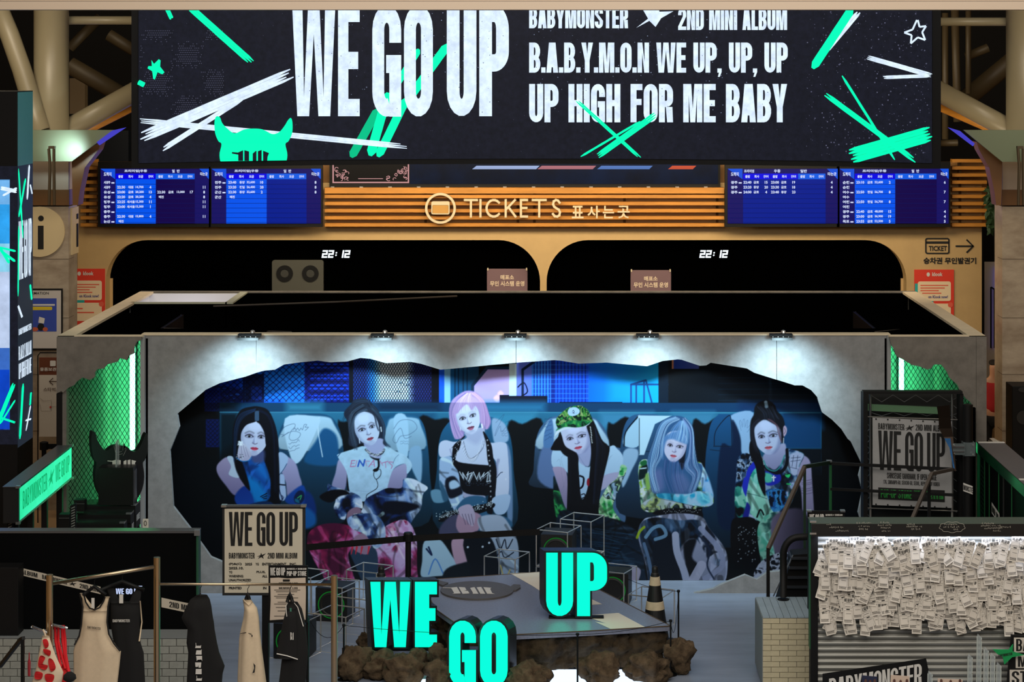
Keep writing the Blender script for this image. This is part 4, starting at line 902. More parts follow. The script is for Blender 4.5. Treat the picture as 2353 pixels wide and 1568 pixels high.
def paint_poster(sc=.8):
    P = Painter(392, 816, 1992, 1372, sc)
    F_ = lambda *a, **k: P.fill(*a, **{'sm': 0, **k})
    F_(rc(392, 816, 1992, 1372), (3, 6, 10))
    # city windows
    F_(rc(470, 816, 804, 926), (8, 50, 160), c2=(14, 60, 190), ax=0)
    F_([(560, 860), (700, 830), (740, 926), (560, 926)], (18, 105, 240), f=26)
    F_([(470, 880), (560, 896), (560, 926), (470, 926)], (6, 22, 85), f=6)
    for i in range(26):
        x = 472+P.rs.rand()*90; y = 886+P.rs.rand()*38
        F_(rc(x, y, x+8, y+2), (30, 90, 200), a=.6)
    F_(rc(563, 860, 607, 926), (7, 24, 70), f=2); F_(rc(577, 888, 602, 920), (14, 45, 130), f=2)
    F_(rc(700, 830, 803, 926), (10, 26, 110), f=3)
    for y in range(836, 926, 8): F_(rc(712, y, 801, y+3.4), (22, 72, 225) if y % 3 else (5, 12, 60), f=1.5, a=.8)
    P.fence(470, 816, 800, 926, 15, 14, 1.7, (4, 9, 32), .9, .8)
    F_(rc(558, 850, 563, 926), (6, 20, 60))
    F_(rc(470, 893, 506, 946), (8, 30, 120), a=.7); P.fence(470, 896, 505, 946, 9, 9, 1.2, (3, 5, 20), .8)
    F_(rc(470, 946, 507, 963), (2, 3, 6))
    F_(rc(473, 964, 506, 1028), (6, 20, 78), f=2); P.fence(474, 966, 504, 1026, 10, 10, 1.4, (2, 4, 18), .9)
    F_(rc(802, 816, 812, 926), (8, 12, 24))
    F_(rc(812, 816, 1008, 926), (24, 50, 130), c2=(28, 34, 100), ax=0)
    F_(rc(846, 816, 880, 926), (25, 120, 215), f=14)
    F_(rc(866, 816, 944, 926), (205, 232, 250), f=20)
    for i in range(10):
        x = 860+P.rs.rand()*90; y = 850+P.rs.rand()*66
        P.stroke([(x, y), (x+5, y-3), (x+12, y+P.rs.randn()*3)], 2, (8, 30, 60), .8)
    P.fence(813, 816, 993, 926, 6.2, 10.5, 1.6, (4, 8, 18), .95)
    F_(rc(992, 816, 1009, 926), (5, 8, 20))
    F_(rc(1009, 836, 1022, 926), (16, 80, 215)); F_(rc(1021, 836, 1035, 926), (120, 172, 215))
    F_(rc(1035, 836, 1100, 926), (12, 78, 125), c2=(18, 60, 90), ax=0)
    for x in (1044, 1052, 1063, 1072): F_(rc(x, 836, x+3, 926), (6, 38, 66), f=1.5)
    F_([(1086, 926), (1088, 888), (1120, 849), (1171, 849), (1171, 926)], (178, 150, 225), c2=(150, 140, 235), ax=1)
    P.stroke([(1086, 926), (1086, 886), (1119, 846), (1180, 846)], 7, (12, 40, 66), 1, 0)
    for x, y, r in ((1150, 905, 7), (1142, 916, 8), (1156, 918, 6)): F_([(x-r, y), (x, y-r), (x+r, y), (x, y+r)], (215, 170, 235), f=4, sm=1)
    F_(rc(1148, 908, 1172, 926), (12, 16, 34))
    F_(rc(1187, 830, 1356, 926), (96, 110, 215), c2=(30, 90, 225), ax=0)
    F_(rc(1222, 828, 1266, 926), (40, 110, 215)); F_(rc(1266, 828, 1276, 926), (8, 34, 120)); F_(rc(1276, 828, 1352, 926), (18, 70, 200))
    for x in list(range(1226, 1266, 7))+list(range(1280, 1352, 8)):
        F_(rc(x, 830, x+2.6, 926), (8, 36, 130), f=1)
    for y in range(838, 926, 11): F_(rc(1222, y, 1352, y+1.6), (70, 150, 245), a=.45)
    F_(rc(1170, 836, 1187, 926), (190, 214, 236), c2=(168, 205, 235))
    P.stroke([(1201, 926), (1201, 850), (1232, 828)], 6, (10, 30, 60), 1, 0); P.stroke([(1190, 890), (1204, 880), (1212, 900), (1200, 910)], 3, (5, 15, 35))
    F_(rc(1150, 910, 1258, 926), (8, 16, 34))
    F_(rc(1353, 826, 1514, 926), (4, 90, 232), c2=(10, 150, 250), ax=0); F_(rc(1400, 870, 1500, 926), (20, 150, 250), f=26, a=.5)
    F_(rc(1285, 924, 1430, 927), (5, 18, 40))
    for q in ([(1450, 926), (1450, 884), (1484, 874), (1498, 926)], [(1462, 926), (1462, 884)], [(1480, 926), (1480, 878)], [(1450, 884), (1536, 884)]): P.stroke(q, 4, (22, 62, 120), 1, 0)
    F_(rc(1513, 816, 1536, 926), (6, 24, 40)); F_(rc(1536, 816, 1900, 926), (4, 12, 20), c2=(3, 20, 34), ax=0)
    F_(rc(1544, 816, 1606, 848), (20, 50, 130), c2=(70, 80, 150), ax=0); F_(rc(1544, 826, 1548, 848), (170, 110, 80))
    for y in range(868, 926, 13): F_(rc(1650, y, 1880, y+1.3), (10, 40, 60), a=.6)
    # rail and back panel
    F_(rc(505, 926, 1890, 947), (12, 62, 100), c2=(10, 56, 98), ax=0)
    for x0, x1, c in ((505, 545, (6, 24, 40)), (660, 740, (50, 130, 165)), (870, 1010, (8, 36, 66)), (1100, 1250, (40, 118, 165)), (1700, 1890, (8, 44, 90))): F_(rc(x0, 927, x1, 946), c, f=24)
    F_(rc(505, 947, 1888, 1092), (36, 104, 140), c2=(14, 58, 88), ax=1)
    F_(rc(505, 949, 545, 1092), (3, 22, 34), f=12)
    for x0, x1, c in ((1120, 1230, (50, 128, 165)), (1380, 1500, (55, 125, 165)), (1545, 1640, (55, 122, 160)), (1690, 1890, (10, 66, 112)), (870, 1000, (18, 74, 112))): F_(rc(x0, 948, x1, 985), c, f=20)
    F_(rc(1780, 1032, 1888, 1092), (4, 14, 24), f=3); F_(rc(1800, 949, 1886, 1030), (8, 58, 104), f=4)
    P.stroke([(505, 947.5), (1888, 949)], 1.6, (70, 150, 185), .8, 0)
    P.fill([(505, 1050), (560, 1030), (700, 1090), (900, 1075), (1000, 1060), (1190, 1080), (1400, 1070), (1640, 1060), (1900, 1090), (1990, 1200), (1990, 1372), (392, 1372), (400, 1100)], (2, 7, 13), 30)
    # shadows between the seats
    for q in ([(775, 985), (790, 970), (880, 975), (890, 1180), (760, 1180)], [(960, 975), (1000, 965), (1040, 985), (1020, 1200), (970, 1200)], [(1165, 985), (1200, 975), (1250, 978), (1250, 1200), (1170, 1200)], [(1395, 990), (1410, 975), (1450, 975), (1440, 1200), (1400, 1180)], [(1590, 980), (1620, 975), (1660, 978), (1640, 1220), (1590, 1200)]):
        P.fill(q, (2, 8, 14), 5)
    # seats
    def seat(x0, x1, yt, light, body, ybot=1200, lean=0):
        c = (x0+x1)/2; w = (x1-x0)/2
        P.fill([(x0, ybot), (x0-2, 1080), (x0+4, 1010), (x0+.22*w, yt+18), (c-.5*w, yt), (c+lean, yt-3), (c+.5*w, yt), (x1-.22*w, yt+18), (x1-4, 1010), (x1+2, 1080), (x1, ybot)], body, 2, c2=tuple(np.array(body)*.35))
        if light: P.fill([(x0+10, 1032), (x0+.22*w+6, yt+20), (c-.45*w, yt+4), (c+.45*w, yt+4), (x1-.22*w-6, yt+20), (x1-10, 1032)], light, 4, c2=tuple(np.array(light)*.8))
        P.stroke([(x0+10, 1034), (c, 1038), (x1-10, 1034)], 2, (8, 30, 50), .8)
    seat(634, 790, 954, (160, 196, 222), (22, 74, 112)); P.fill([(700, 1062), (725, 1015), (745, 985), (772, 1000), (778, 1040), (770, 1070)], (18, 76, 124), 6)
    P.stroke([(733, 960), (731, 990), (741, 1050)], 2.5, (190, 215, 235), .8); P.fill([(655, 962), (730, 960), (727, 990), (690, 1060), (668, 1052)], (168, 200, 226), 3)
    seat(872, 985, 957, (140, 182, 212), (26, 86, 128)); P.fill([(905, 960), (935, 960), (937, 1048), (915, 1040)], (150, 190, 220), 3); P.fill([(944, 1030), (968, 1032), (966, 1110), (940, 1060)], (120, 160, 195), 4)
    seat(1006, 1178, 960, None, (26, 88, 130), 1215); P.fill([(1132, 962), (1160, 975), (1168, 1012), (1140, 1020), (1132, 1000)], (135, 165, 200), 4); P.fill([(1160, 1030), (1174, 1050), (1178, 1190), (1166, 1190)], (95, 125, 165), 4)
    seat(1228, 1402, 958, (165, 198, 224), (60, 98, 140), 1120); P.fill([(1246, 1030), (1236, 1100), (1280, 1120), (1276, 1030)], (80, 105, 150), 5); P.fill([(1250, 1028), (1252, 990), (1268, 962), (1272, 1020)], (70, 110, 160), 3)
    P.fill([(1372, 1150), (1382, 1040), (1424, 1030), (1470, 1060), (1440, 1150), (1436, 1200), (1410, 1200)], (62, 92, 130), 3)
    seat(1424, 1545, 955, None, (40, 84, 128), 1180)
    P.fill([(1434, 1024), (1437, 995), (1466, 958), (1470, 962), (1468, 1024)], (150, 188, 215), 2); P.stroke([(1434, 1026), (1438, 993), (1467, 957)], 3, (5, 20, 36))
    F_([(1466, 955), (1543, 956), (1505, 975), (1480, 1046), (1468, 1046)], (170, 205, 228), f=2); P.stroke([(1469, 962), (1469, 1044)], 1.6, (6, 24, 40))
    P.fill([(1432, 1040), (1462, 1032), (1466, 1050), (1452, 1080), (1430, 1120)], (135, 168, 200), 4)
    seat(1622, 1730, 955, None, (18, 74, 122), 1240, -20); P.fill([(1680, 955), (1732, 950), (1728, 1038), (1705, 1042), (1690, 985)], (130, 166, 204), 3)
    P.fill([(1682, 965), (1700, 1000), (1703, 1050), (1700, 1200), (1650, 1200), (1655, 1030), (1682, 1026)], (5, 26, 56), 4)
    P.stroke([(1641, 1024), (1645, 990), (1672, 957), (1680, 966), (1682, 1026)], 2, (4, 22, 44)); P.stroke([(1640, 1026), (1682, 1026)], 1.8, (4, 20, 40))
    # signatures on seats
    ink = (40, 62, 96)
    P.T(460, 900, 5.227)
    P.stroke([(1000, 520), (960, 505), (1010, 430), (1120, 388), (1140, 420), (1090, 480), (1070, 560), (1110, 590), (1180, 560), (1200, 500), (1100, 480), (980, 545), (1060, 490)], 5, ink, .8)
    P.stroke([(1120, 460), (1140, 440), (1150, 470), (1170, 440), (1190, 470), (1210, 440), (1230, 460), (1250, 400), (1280, 400), (1260, 430), (1300, 430), (1260, 470)], 5, ink, .8)
    for y in (630, 680, 718): P.stroke([(1065+i*14, y-i*4+P.rs.randn()*7) for i in range(10)], 5, ink, .7)
    P.T(700, 900, 5.227)
    P.stroke([(1070, 450), (1150, 350), (1290, 350), (1350, 440), (1250, 520), (1150, 540), (1100, 620), (1060, 570), (1150, 440), (1200, 560), (1280, 540)], 5, ink, .7)
    for y in (600, 625): P.stroke([(1150+i*12, y+P.rs.randn()*6) for i in range(9)], 4, ink, .6)
    P.T(1640, 900, 5.227)
    P.stroke([(330, 470), (310, 370), (325, 350), (345, 430), (355, 340), (372, 345), (375, 430), (400, 350), (412, 360), (400, 440), (440, 400), (430, 450), (400, 490)], 4, ink, .6)
    P.T(950, 880, 5.227)
    P.stroke([(990, 480), (1090, 380), (1000, 560), (980, 640), (1040, 520), (1060, 590), (1160, 460), (1100, 480)], 4, ink, .7)
    for y in (580, 605, 640): P.stroke([(1060+i*10, y+P.rs.randn()*6) for i in range(8)], 4, ink, .6)
    P.T(1220, 910, 6.03)
    for y in (330, 390, 440, 500, 560, 610): P.stroke([(190+i*14, y-i*6+P.rs.randn()*8) for i in range(8)], 5, (14, 40, 80), .7)

    skin = (168, 178, 212); shd = (92, 96, 138)
    # ---------- 1: long black hair, blue knit
    P.T(460, 900, 5.227)
    P.fill([(480, 230), (600, 185), (700, 180), (810, 220), (880, 340), (925, 500), (945, 700), (945, 1100), (960, 1350), (600, 1350), (500, 1150), (400, 850), (390, 600), (400, 400)], (5, 8, 18), 2)
    P.fill([(325, 790), (230, 850), (195, 920), (220, 1010), (300, 1120), (420, 1250), (540, 1150), (470, 1030), (380, 900)], (150, 142, 178), 3, c2=(110, 105, 150))
    P.fill([(1000, 790), (1080, 800), (1150, 870), (1190, 1000), (1215, 1150), (1060, 1270), (1030, 1100), (980, 960)], (152, 152, 192), 3, c2=(120, 118, 160))
    P.fill([(322, 790), (390, 785), (430, 900), (470, 1035), (345, 1000), (370, 900)], (170, 190, 215), 2)
    P.fill([(940, 740), (1050, 780), (1040, 880), (985, 970), (930, 1010)], (150, 178, 215), 2); P.fill([(930, 1010), (1000, 1000), (1020, 1110), (1030, 1280), (960, 1300), (925, 1100)], (150, 175, 215), 2)
    P.stroke([(930, 1115), (1020, 1125)], 16, (5, 12, 30)); P.stroke([(940, 1140), (980, 1290)], 10, (20, 40, 80)); P.stroke([(945, 1010), (1000, 940), (1040, 870)], 8, (40, 66, 110))
    for t in range(6): P.stroke([(960+t*10, 1230+t*8), (1000-t*4, 1290), (960+t*6, 1310)], 5, (10, 25, 60), .8)
    P.fill([(490, 850), (600, 770), (720, 760), (790, 880), (850, 1020), (850, 1260), (650, 1350), (580, 1150), (500, 940)], (16, 74, 158), 4, c2=(6, 62, 140), fo=(16, 4, 1.4))
    P.fill([(560, 1040), (700, 1090), (800, 1250), (760, 1330), (650, 1320)], (10, 112, 190), 14); P.fill([(640, 900), (760, 880), (830, 1030), (790, 1060)], (18, 100, 185), 16)
    P.fill([(540, 940), (620, 880), (700, 900), (600, 960)], (8, 36, 92), 6, a=.7); P.stroke([(700, 780), (720, 850), (680, 880)], 8, (6, 30, 84), .8)
    for k in range(3): P.stroke([(725+k*18, 1265+k*12), (800, 1225+k*30)], 12, (4, 10, 30), .95)
    P.fill([(415, 1260), (520, 1140), (600, 1200), (640, 1370), (460, 1370)], (12, 44, 128), 4, c2=(14, 60, 150)); P.fill([(1020, 1290), (1210, 1130), (1270, 1200), (1300, 1420), (1100, 1370)], (14, 62, 150), 4, c2=(10, 50, 125))
    P.fill([(1270, 1200), (1360, 1280), (1390, 1480), (1260, 1568), (1250, 1400)], (8, 40, 105), 6); P.fill([(1260, 1400), (1380, 1480), (1380, 1600), (1250, 1640)], (14, 80, 150), 8)
    P.fill([(1130, 1260), (1180, 1195), (1240, 1205), (1250, 1290), (1200, 1350), (1135, 1330)], (8, 24, 60), 3); P.stroke([(1170, 1280), (1215, 1250), (1200, 1300)], 12, (50, 160, 90), .9); P.fill([(1140, 1290), (1180, 1300), (1190, 1340), (1145, 1325)], (14, 90, 120), 3)
    P.fill([(650, 1340), (800, 1320), (960, 1370), (600, 1372)], (6, 34, 76), 3)
    P.fill([(395, 550), (470, 540), (480, 760), (560, 1010), (600, 1180), (560, 1160), (470, 1030), (410, 860)], (4, 6, 14), 3)
    P.fill([(760, 760), (820, 560), (900, 600), (945, 800), (945, 1300), (850, 1320), (840, 1050)], (4, 6, 14), 3)
    P.fill([(600, 700), (760, 700), (760, 840), (640, 850)], (60, 72, 120), 8)
    P.face(650, 555, 168, 215, 4, (182, 192, 222), (186, 62, 92), .06, shade=.25, brow=.55)
    P.fill([(480, 560), (470, 420), (520, 330), (640, 250), (680, 350), (560, 400), (500, 480)], (5, 8, 18), 2)
    P.fill([(670, 350), (690, 240), (800, 300), (850, 450), (830, 700), (790, 650), (770, 500), (720, 400)], (5, 8, 18), 2)
    P.strands([(650, 240), (540, 300), (470, 400), (440, 600), (430, 800)], [(670, 200), (480, 260), (410, 420), (400, 640), (400, 850)], 26, 6, [(22, 60, 110), (10, 24, 50), (40, 80, 130)], .35, 8)
    P.strands([(700, 240), (800, 290), (860, 450), (880, 700), (890, 1200)], [(700, 200), (850, 300), (920, 500), (930, 800), (930, 1250)], 26, 6, [(14, 28, 60), (10, 18, 40)], .3, 8)
    P.stroke([(684, 262), (684, 330)], 22, (100, 150, 200), .5, f=3)
    P.fill([(470, 640), (530, 630), (610, 740), (600, 820), (520, 840), (450, 800)], (190, 196, 220), 2, c2=(160, 158, 190))
    for a_, b in (((490, 640), (500, 760)), ((515, 650), (550, 780)), ((545, 670), (585, 790))): P.stroke([a_, b], 5, (100, 96, 130), .8)
    for k in range(40): P.stroke([(450+P.rs.rand()*60, 590+P.rs.rand()*60), (455+P.rs.rand()*60, 595+P.rs.rand()*60)], 5, (225, 238, 252), .7)
    for k in range(40): P.stroke([(430+P.rs.rand()*90, 755+P.rs.rand()*60)]*2, 9, ((210, 225, 245), (10, 14, 30))[k % 2], .8)
    P.stroke([(440, 800), (500, 838), (580, 830), (612, 790)], 9, (20, 110, 180))
    # ---------- 2: updo, white tee, marbled trousers
    P.T(700, 900, 5.227)
    P.fill([(410, 820), (500, 860), (510, 1000), (470, 1200), (330, 1150), (370, 980)], (150, 150, 188), 3, c2=(120, 120, 160))
    P.fill([(1050, 950), (1230, 860), (1240, 960), (1160, 1170), (980, 1180)], (150, 150, 188), 3, c2=(118, 116, 156))
    P.fill([(730, 600), (930, 560), (970, 680), (930, 800), (790, 780), (725, 680)], (146, 156, 196), 3)
    P.fill([(410, 750), (560, 700), (725, 660), (790, 790), (900, 820), (965, 665), (1100, 720), (1220, 780), (1290, 890), (1230, 990), (1210, 870), (1070, 930), (1000, 1130), (980, 1250), (740, 1320), (600, 1300), (540, 1200), (500, 960), (400, 790)], (160, 196, 222), 2, c2=(150, 182, 212), amp=.12)
    P.stroke([(1060, 870), (1090, 800), (1130, 760)], 6, (60, 90, 130), .7); P.stroke([(400, 780), (430, 740)], 8, (30, 60, 100)); P.stroke([(600, 1190), (760, 1200), (960, 1160)], 4, (90, 120, 160), .5)
    xs = [(545, 'E'), (600, 'I'), (640, 'N'), (720, 'F'), (790, 'A'), (880, 'N'), (940, 'T'), (1010, 'S')]
    rd, bl = (170, 90, 140), (34, 82, 176)
    P.stroke([(605, 830), (565, 830), (550, 905), (600, 900)], 11, rd, .85, 0); P.stroke([(560, 865), (600, 862)], 8, rd, .8, 0); P.stroke([(628, 830), (612, 900)], 10, rd, .6)
    P.stroke([(640, 900), (660, 828), (705, 895), (722, 822)], 18, bl, 1, 0); P.stroke([(780, 840), (730, 835), (745, 895)], 9, rd, .6, 0); P.stroke([(770, 905), (830, 825), (840, 905)], 11, rd, .8, 0); P.stroke([(790, 880), (840, 880)], 8, rd, .6)
    P.stroke([(895, 900), (905, 835), (940, 890)], 9, rd, .6, 0); P.stroke([(930, 860), (1000, 840)], 10, rd, .8); P.stroke([(970, 850), (975, 915)], 9, rd, .7); P.stroke([(1060, 850), (1010, 850), (1050, 890), (1040, 925)], 10, rd, .8)
    P.stroke([(735, 700), (790, 745), (870, 765), (930, 740), (955, 700)], 26, (30, 36, 50), .9)
    for k in range(46):
        t = k/45; x = 735+t*220; y = 700+64*math.sin(math.pi*t)*1.0+P.rs.randn()*7
        P.stroke([(x, y), (x+5, y+4)], 7, (200, 212, 225), .9)
    P.stroke([(885, 820), (890, 900), (860, 940)], 24, (5, 8, 16)); P.fill([(820, 945), (850, 925), (890, 935), (870, 960), (835, 965)], (4, 6, 12), 2)
    P.stroke([(835, 960), (830, 1010), (860, 1055), (910, 1010), (915, 950), (890, 930)], 7, (6, 10, 20)); P.stroke([(860, 1055), (880, 1120), (860, 1170), (780, 1220), (745, 1250), (740, 1300)], 7, (6, 10, 20))
    P.fill([(560, 150), (600, 100), (720, 80), (800, 140), (880, 220), (920, 320), (960, 400), (970, 500), (940, 620), (990, 660), (900, 560), (560, 660), (530, 500), (520, 380), (470, 260)], (24, 34, 52), 3)
    P.face(750, 455, 150, 195, -17, (176, 192, 220), (140, 60, 84), .02, shade=.35, brow=.6)
    P.fill([(600, 330), (640, 240), (760, 250), (850, 300), (900, 350), (860, 200), (700, 120), (540, 200), (530, 380), (560, 500), (600, 600), (625, 600), (600, 470)], (30, 40, 58), 3)
    P.strands([(760, 230), (660, 270), (590, 380), (590, 520), (640, 690)], [(700, 150), (560, 250), (530, 400), (560, 560), (600, 700)], 40, 6, [(60, 84, 112), (14, 20, 34), (90, 116, 142)], .5, 9)
    P.strands([(770, 230), (830, 300), (850, 400), (880, 470)], [(790, 200), (850, 300), (880, 420), (900, 480)], 10, 5, [(28, 36, 54), (70, 90, 116)], .8, 5)
    P.strands([(780, 190), (880, 280), (940, 400), (950, 560), (1010, 680)], [(820, 170), (920, 300), (970, 440), (960, 600), (1030, 660)], 30, 6, [(60, 92, 124), (16, 24, 40), (80, 120, 150)], .5, 9)
    P.strands([(560, 150), (640, 90), (760, 90), (800, 160)], [(580, 260), (660, 200), (740, 190), (800, 220)], 24, 8, [(10, 16, 28), (40, 60, 84)], .5, 14)
    P.strands([(530, 200), (470, 260), (440, 330)], [(560, 260), (500, 310), (470, 370)], 8, 4, [(14, 20, 34)], .8, 8)
    P.stroke([(915, 430), (922, 480)], 12, (200, 215, 230)); P.stroke([(655, 570), (662, 620)], 10, (190, 205, 225))
    pal = [(4, 8, 22), (14, 34, 84), (60, 90, 140), (140, 165, 205), (176, 194, 222), (190, 205, 228)]
    P.fill([(700, 1400), (740, 1290), (880, 1210), (1000, 1160), (1160, 1160), (1190, 1050), (1300, 1050), (1400, 1100), (1480, 1160), (1420, 1240), (1400, 1400), (1330, 1500), (1250, 1640), (1230, 1800), (1020, 1820), (760, 1700), (600, 1640), (640, 1500)], (90, 120, 170), 2, pal=pal, cell=24)
    P.fill([(280, 1110), (340, 1140), (500, 1190), (660, 1260), (700, 1400), (640, 1400), (520, 1440), (480, 1540), (390, 1500), (350, 1400), (370, 1290), (280, 1200)], (120, 150, 190), 2, pal=pal, cell=20)
    P.fill([(300, 1190), (460, 1180), (540, 1230), (420, 1260), (330, 1330), (240, 1320), (180, 1260)], (3, 5, 12), 3); P.fill([(960, 1330), (1160, 1320), (1370, 1370), (1300, 1430), (1100, 1470), (960, 1450)], (4, 8, 22), 5)
    P.fill([(510, 1470), (560, 1410), (640, 1390), (680, 1450), (600, 1560), (540, 1620), (510, 1560)], (120, 96, 120), 2); P.stroke([(590, 1490), (690, 1470)], 26, (60, 70, 90)); 
    for k in range(20): P.stroke([(590+P.rs.rand()*110, 1465+P.rs.rand()*40)]*2, 8, (205, 215, 230), .8)
    pk = [(70, 12, 46), (122, 22, 66), (160, 60, 116), (176, 128, 182), (186, 160, 205), (130, 30, 72)]
    P.T(0, 0, 1)
    P.fill([(706, 1250), (712, 1222), (742, 1205), (790, 1205), (830, 1225), (846, 1250), (820, 1262), (800, 1275), (815, 1330), (835, 1372), (757, 1372), (745, 1330), (722, 1290)], (150, 90, 150), 2, pal=pk, cell=22)
    P.fill([(862, 1262), (880, 1215), (930, 1195), (955, 1230), (958, 1290), (952, 1372), (866, 1372), (858, 1310)], (150, 120, 180), 2, pal=pk[::-1], cell=24)
    P.fill([(806, 1262), (862, 1260), (868, 1330), (860, 1345), (838, 1345), (816, 1300)], (34, 54, 78), 3)
    P.fill([(815, 1235), (840, 1225), (858, 1240), (850, 1262), (840, 1275), (812, 1262)], (140, 112, 140), 2)
    for x in (810, 820, 832, 848): P.stroke([(x, 1258), (x-3, 1274)], 5, (190, 40, 60), .9, taper=.6)
    P.fill([(800, 1190), (850, 1180), (880, 1200), (885, 1240), (862, 1262), (840, 1230), (808, 1215)], (0, 0, 0), 2, pal=pal, cell=18)
    # ---------- 3: pink bob, halter top
    P.T(950, 880, 5.227)
    P.fill([(330, 900), (440, 880), (540, 1060), (640, 1380), (640, 1480), (540, 1568), (470, 1500), (400, 1350), (320, 1250), (310, 1000)], (140, 168, 205), 2, fo=(16, 3, .6))
    P.fill([(390, 1160), (500, 1130), (590, 1300), (560, 1350), (440, 1390), (390, 1290)], (10, 16, 30), 4); P.fill([(430, 1200), (500, 1170), (560, 1240), (450, 1280)], (150, 180, 210), 4)
    P.fill([(210, 1300), (320, 1290), (380, 1400), (350, 1440), (240, 1430)], (90, 135, 165), 3); P.fill([(310, 1200), (340, 1200), (420, 1380), (360, 1420)], (40, 80, 110), 4)
    P.fill([(310, 740), (380, 690), (500, 710), (640, 660), (620, 590), (840, 540), (850, 660), (930, 720), (1070, 715), (1130, 800), (1140, 1350), (990, 1390), (1000, 1000), (940, 900), (900, 1000), (540, 960), (460, 880), (320, 890)], (176, 188, 216), 2)
    P.fill([(620, 600), (700, 610), (830, 530), (840, 640), (760, 740), (640, 680)], (150, 160, 196), 12, a=.7)
    P.fill([(610, 1310), (840, 1350), (840, 1400), (630, 1390)], (150, 155, 188), 2); P.stroke([(1020, 930), (1000, 1000), (1000, 1100)], 12, (110, 116, 156), .6, f=3); P.stroke([(440, 800), (470, 900)], 8, (120, 126, 168), .6, f=2)
    P.fill([(470, 780), (560, 700), (620, 650), (590, 650), (480, 760)], (8, 10, 18), 2)
    P.fill([(480, 760), (570, 700), (550, 800), (520, 850), (540, 950), (880, 990), (900, 980), (980, 990), (985, 1280), (900, 1350), (840, 1355), (600, 1310), (540, 1080), (470, 960)], (7, 9, 17), 2)
    P.fill([(850, 590), (890, 650), (940, 760), (960, 900), (1000, 1100), (950, 1568), (880, 1568), (930, 1100), (890, 930), (870, 720), (835, 600)], (8, 11, 20), 2)
    for k in range(14):
        t = k/13; P.stroke([(900+t*50-30*abs(t-.4), 690+t*800)]*2, 17, (205, 215, 230), .9); P.stroke([(900+t*50-30*abs(t-.4), 690+t*800)]*2, 7, (8, 11, 20), .9)
    for k in range(16): P.stroke([(560-k*5+P.rs.randn()*14, 690+k*18)]*2, 11, (195, 208, 225), .85)
    tx = [(555, 1070), (600, 1150), (590, 1080), (640, 1160), (660, 1070), (640, 1110), (700, 1080), (660, 1190), (720, 1070), (760, 1160), (790, 1080), (800, 1160), (850, 1080), (830, 1130), (900, 1070), (880, 1190), (915, 1180), (915, 1080)]
    P.stroke(tx, 9, (190, 205, 222), .95, 0); P.stroke([(x+8, y+22) for x, y in tx[::-1]], 5, (170, 188, 210), .8, 0)
    for k in range(30): P.stroke([(620+P.rs.rand()*280, 1220+P.rs.randn()*14)]*2, 6, (70, 90, 120), .7)
    P.stroke([(600, 700), (640, 850), (685, 910), (760, 870), (830, 790), (855, 680)], 6, (60, 66, 90), .9)
    for k in range(24):
        t = k/23; x = 600+t*255; y = 700+210*math.sin(math.pi*min(1, t*1.15))**.8 if t < .87 else 780-(t-.87)*700
        P.stroke([(x, y), (x+(t-.35)*40-20, y+50-26*abs(t-.4))], 6, (225, 232, 245), .9, taper=.7); P.stroke([(x+4, y), (x+(t-.35)*40-10, y+46)], 3, (50, 60, 86), .7)
    P.fill([(520, 160), (620, 100), (740, 110), (840, 200), (900, 360), (930, 470), (880, 560), (820, 480), (640, 480), (600, 640), (520, 680), (480, 640), (440, 480), (430, 320), (460, 220)], (150, 128, 186), 3)
    P.face(655, 425, 148, 195, -16, (196, 206, 230), (160, 92, 124), .0, openm=.05, shade=.25, brow=.15)
    P.fill([(470, 250), (560, 180), (700, 160), (800, 240), (860, 380), (840, 560), (800, 470), (790, 350), (740, 280), (700, 330), (640, 260), (560, 330), (540, 360), (510, 400), (560, 570), (600, 640), (500, 660), (440, 460)], (172, 146, 200), 3)
    P.strands([(640, 130), (540, 220), (480, 350), (520, 520), (590, 650)], [(600, 120), (480, 200), (430, 350), (460, 520), (500, 670)], 50, 6, [(215, 190, 225), (110, 88, 150), (190, 150, 205), (90, 90, 150)], .55, 8)
    P.strands([(680, 120), (790, 220), (820, 360), (820, 480), (850, 560)], [(740, 120), (850, 220), (910, 380), (930, 480), (890, 550)], 50, 6, [(222, 196, 228), (150, 110, 170), (196, 156, 208)], .55, 8)
    P.strands([(640, 130), (560, 210), (520, 330)], [(700, 130), (720, 230), (770, 340)], 40, 6, [(205, 176, 218), (140, 110, 176), (224, 205, 235)], .6, 8)
    P.stroke([(820, 500), (828, 540)], 16, (225, 235, 245)); P.stroke([(560, 540), (566, 570)], 10, (200, 210, 228))
    P.stroke([(1000, 1140), (1050, 1080), (1090, 1080)], 8, (30, 40, 66)); P.stroke([(1110, 1160)]*2, 24, (190, 200, 220)); P.stroke([(1085, 1080)]*2, 20, (190, 200, 220))
    P.fill([(950, 1390), (1140, 1340), (1160, 1430), (1100, 1568), (980, 1568)], (150, 176, 210), 2)
    P.T(0, 0, 1)
    P.fill([(1070, 1144), (1115, 1144), (1120, 1180), (1165, 1190), (1170, 1215), (1060, 1235), (1028, 1210), (1040, 1180)], (40, 84, 120), 3)
    P.fill([(1020, 1180), (1060, 1170), (1130, 1156), (1130, 1170), (1070, 1190), (1010, 1200)], (6, 9, 16), 2)
    for k in range(120): P.stroke([(1000+P.rs.rand()*132, 0)]*2, 0.1, (0, 0, 0), 0)
    for k in range(150):
        t = P.rs.rand(); P.stroke([(1002+t*130, 1188-t*28+P.rs.randn()*4.5)]*2, 2.2, (185, 205, 220), .8)
    P.fill([(1010, 1215), (1040, 1185), (1090, 1190), (1090, 1225), (1020, 1235)], (60, 62, 90), 5); P.fill([(1060, 1175), (1105, 1185), (1095, 1225), (1066, 1232), (1048, 1210)], (150, 122, 148), 3)
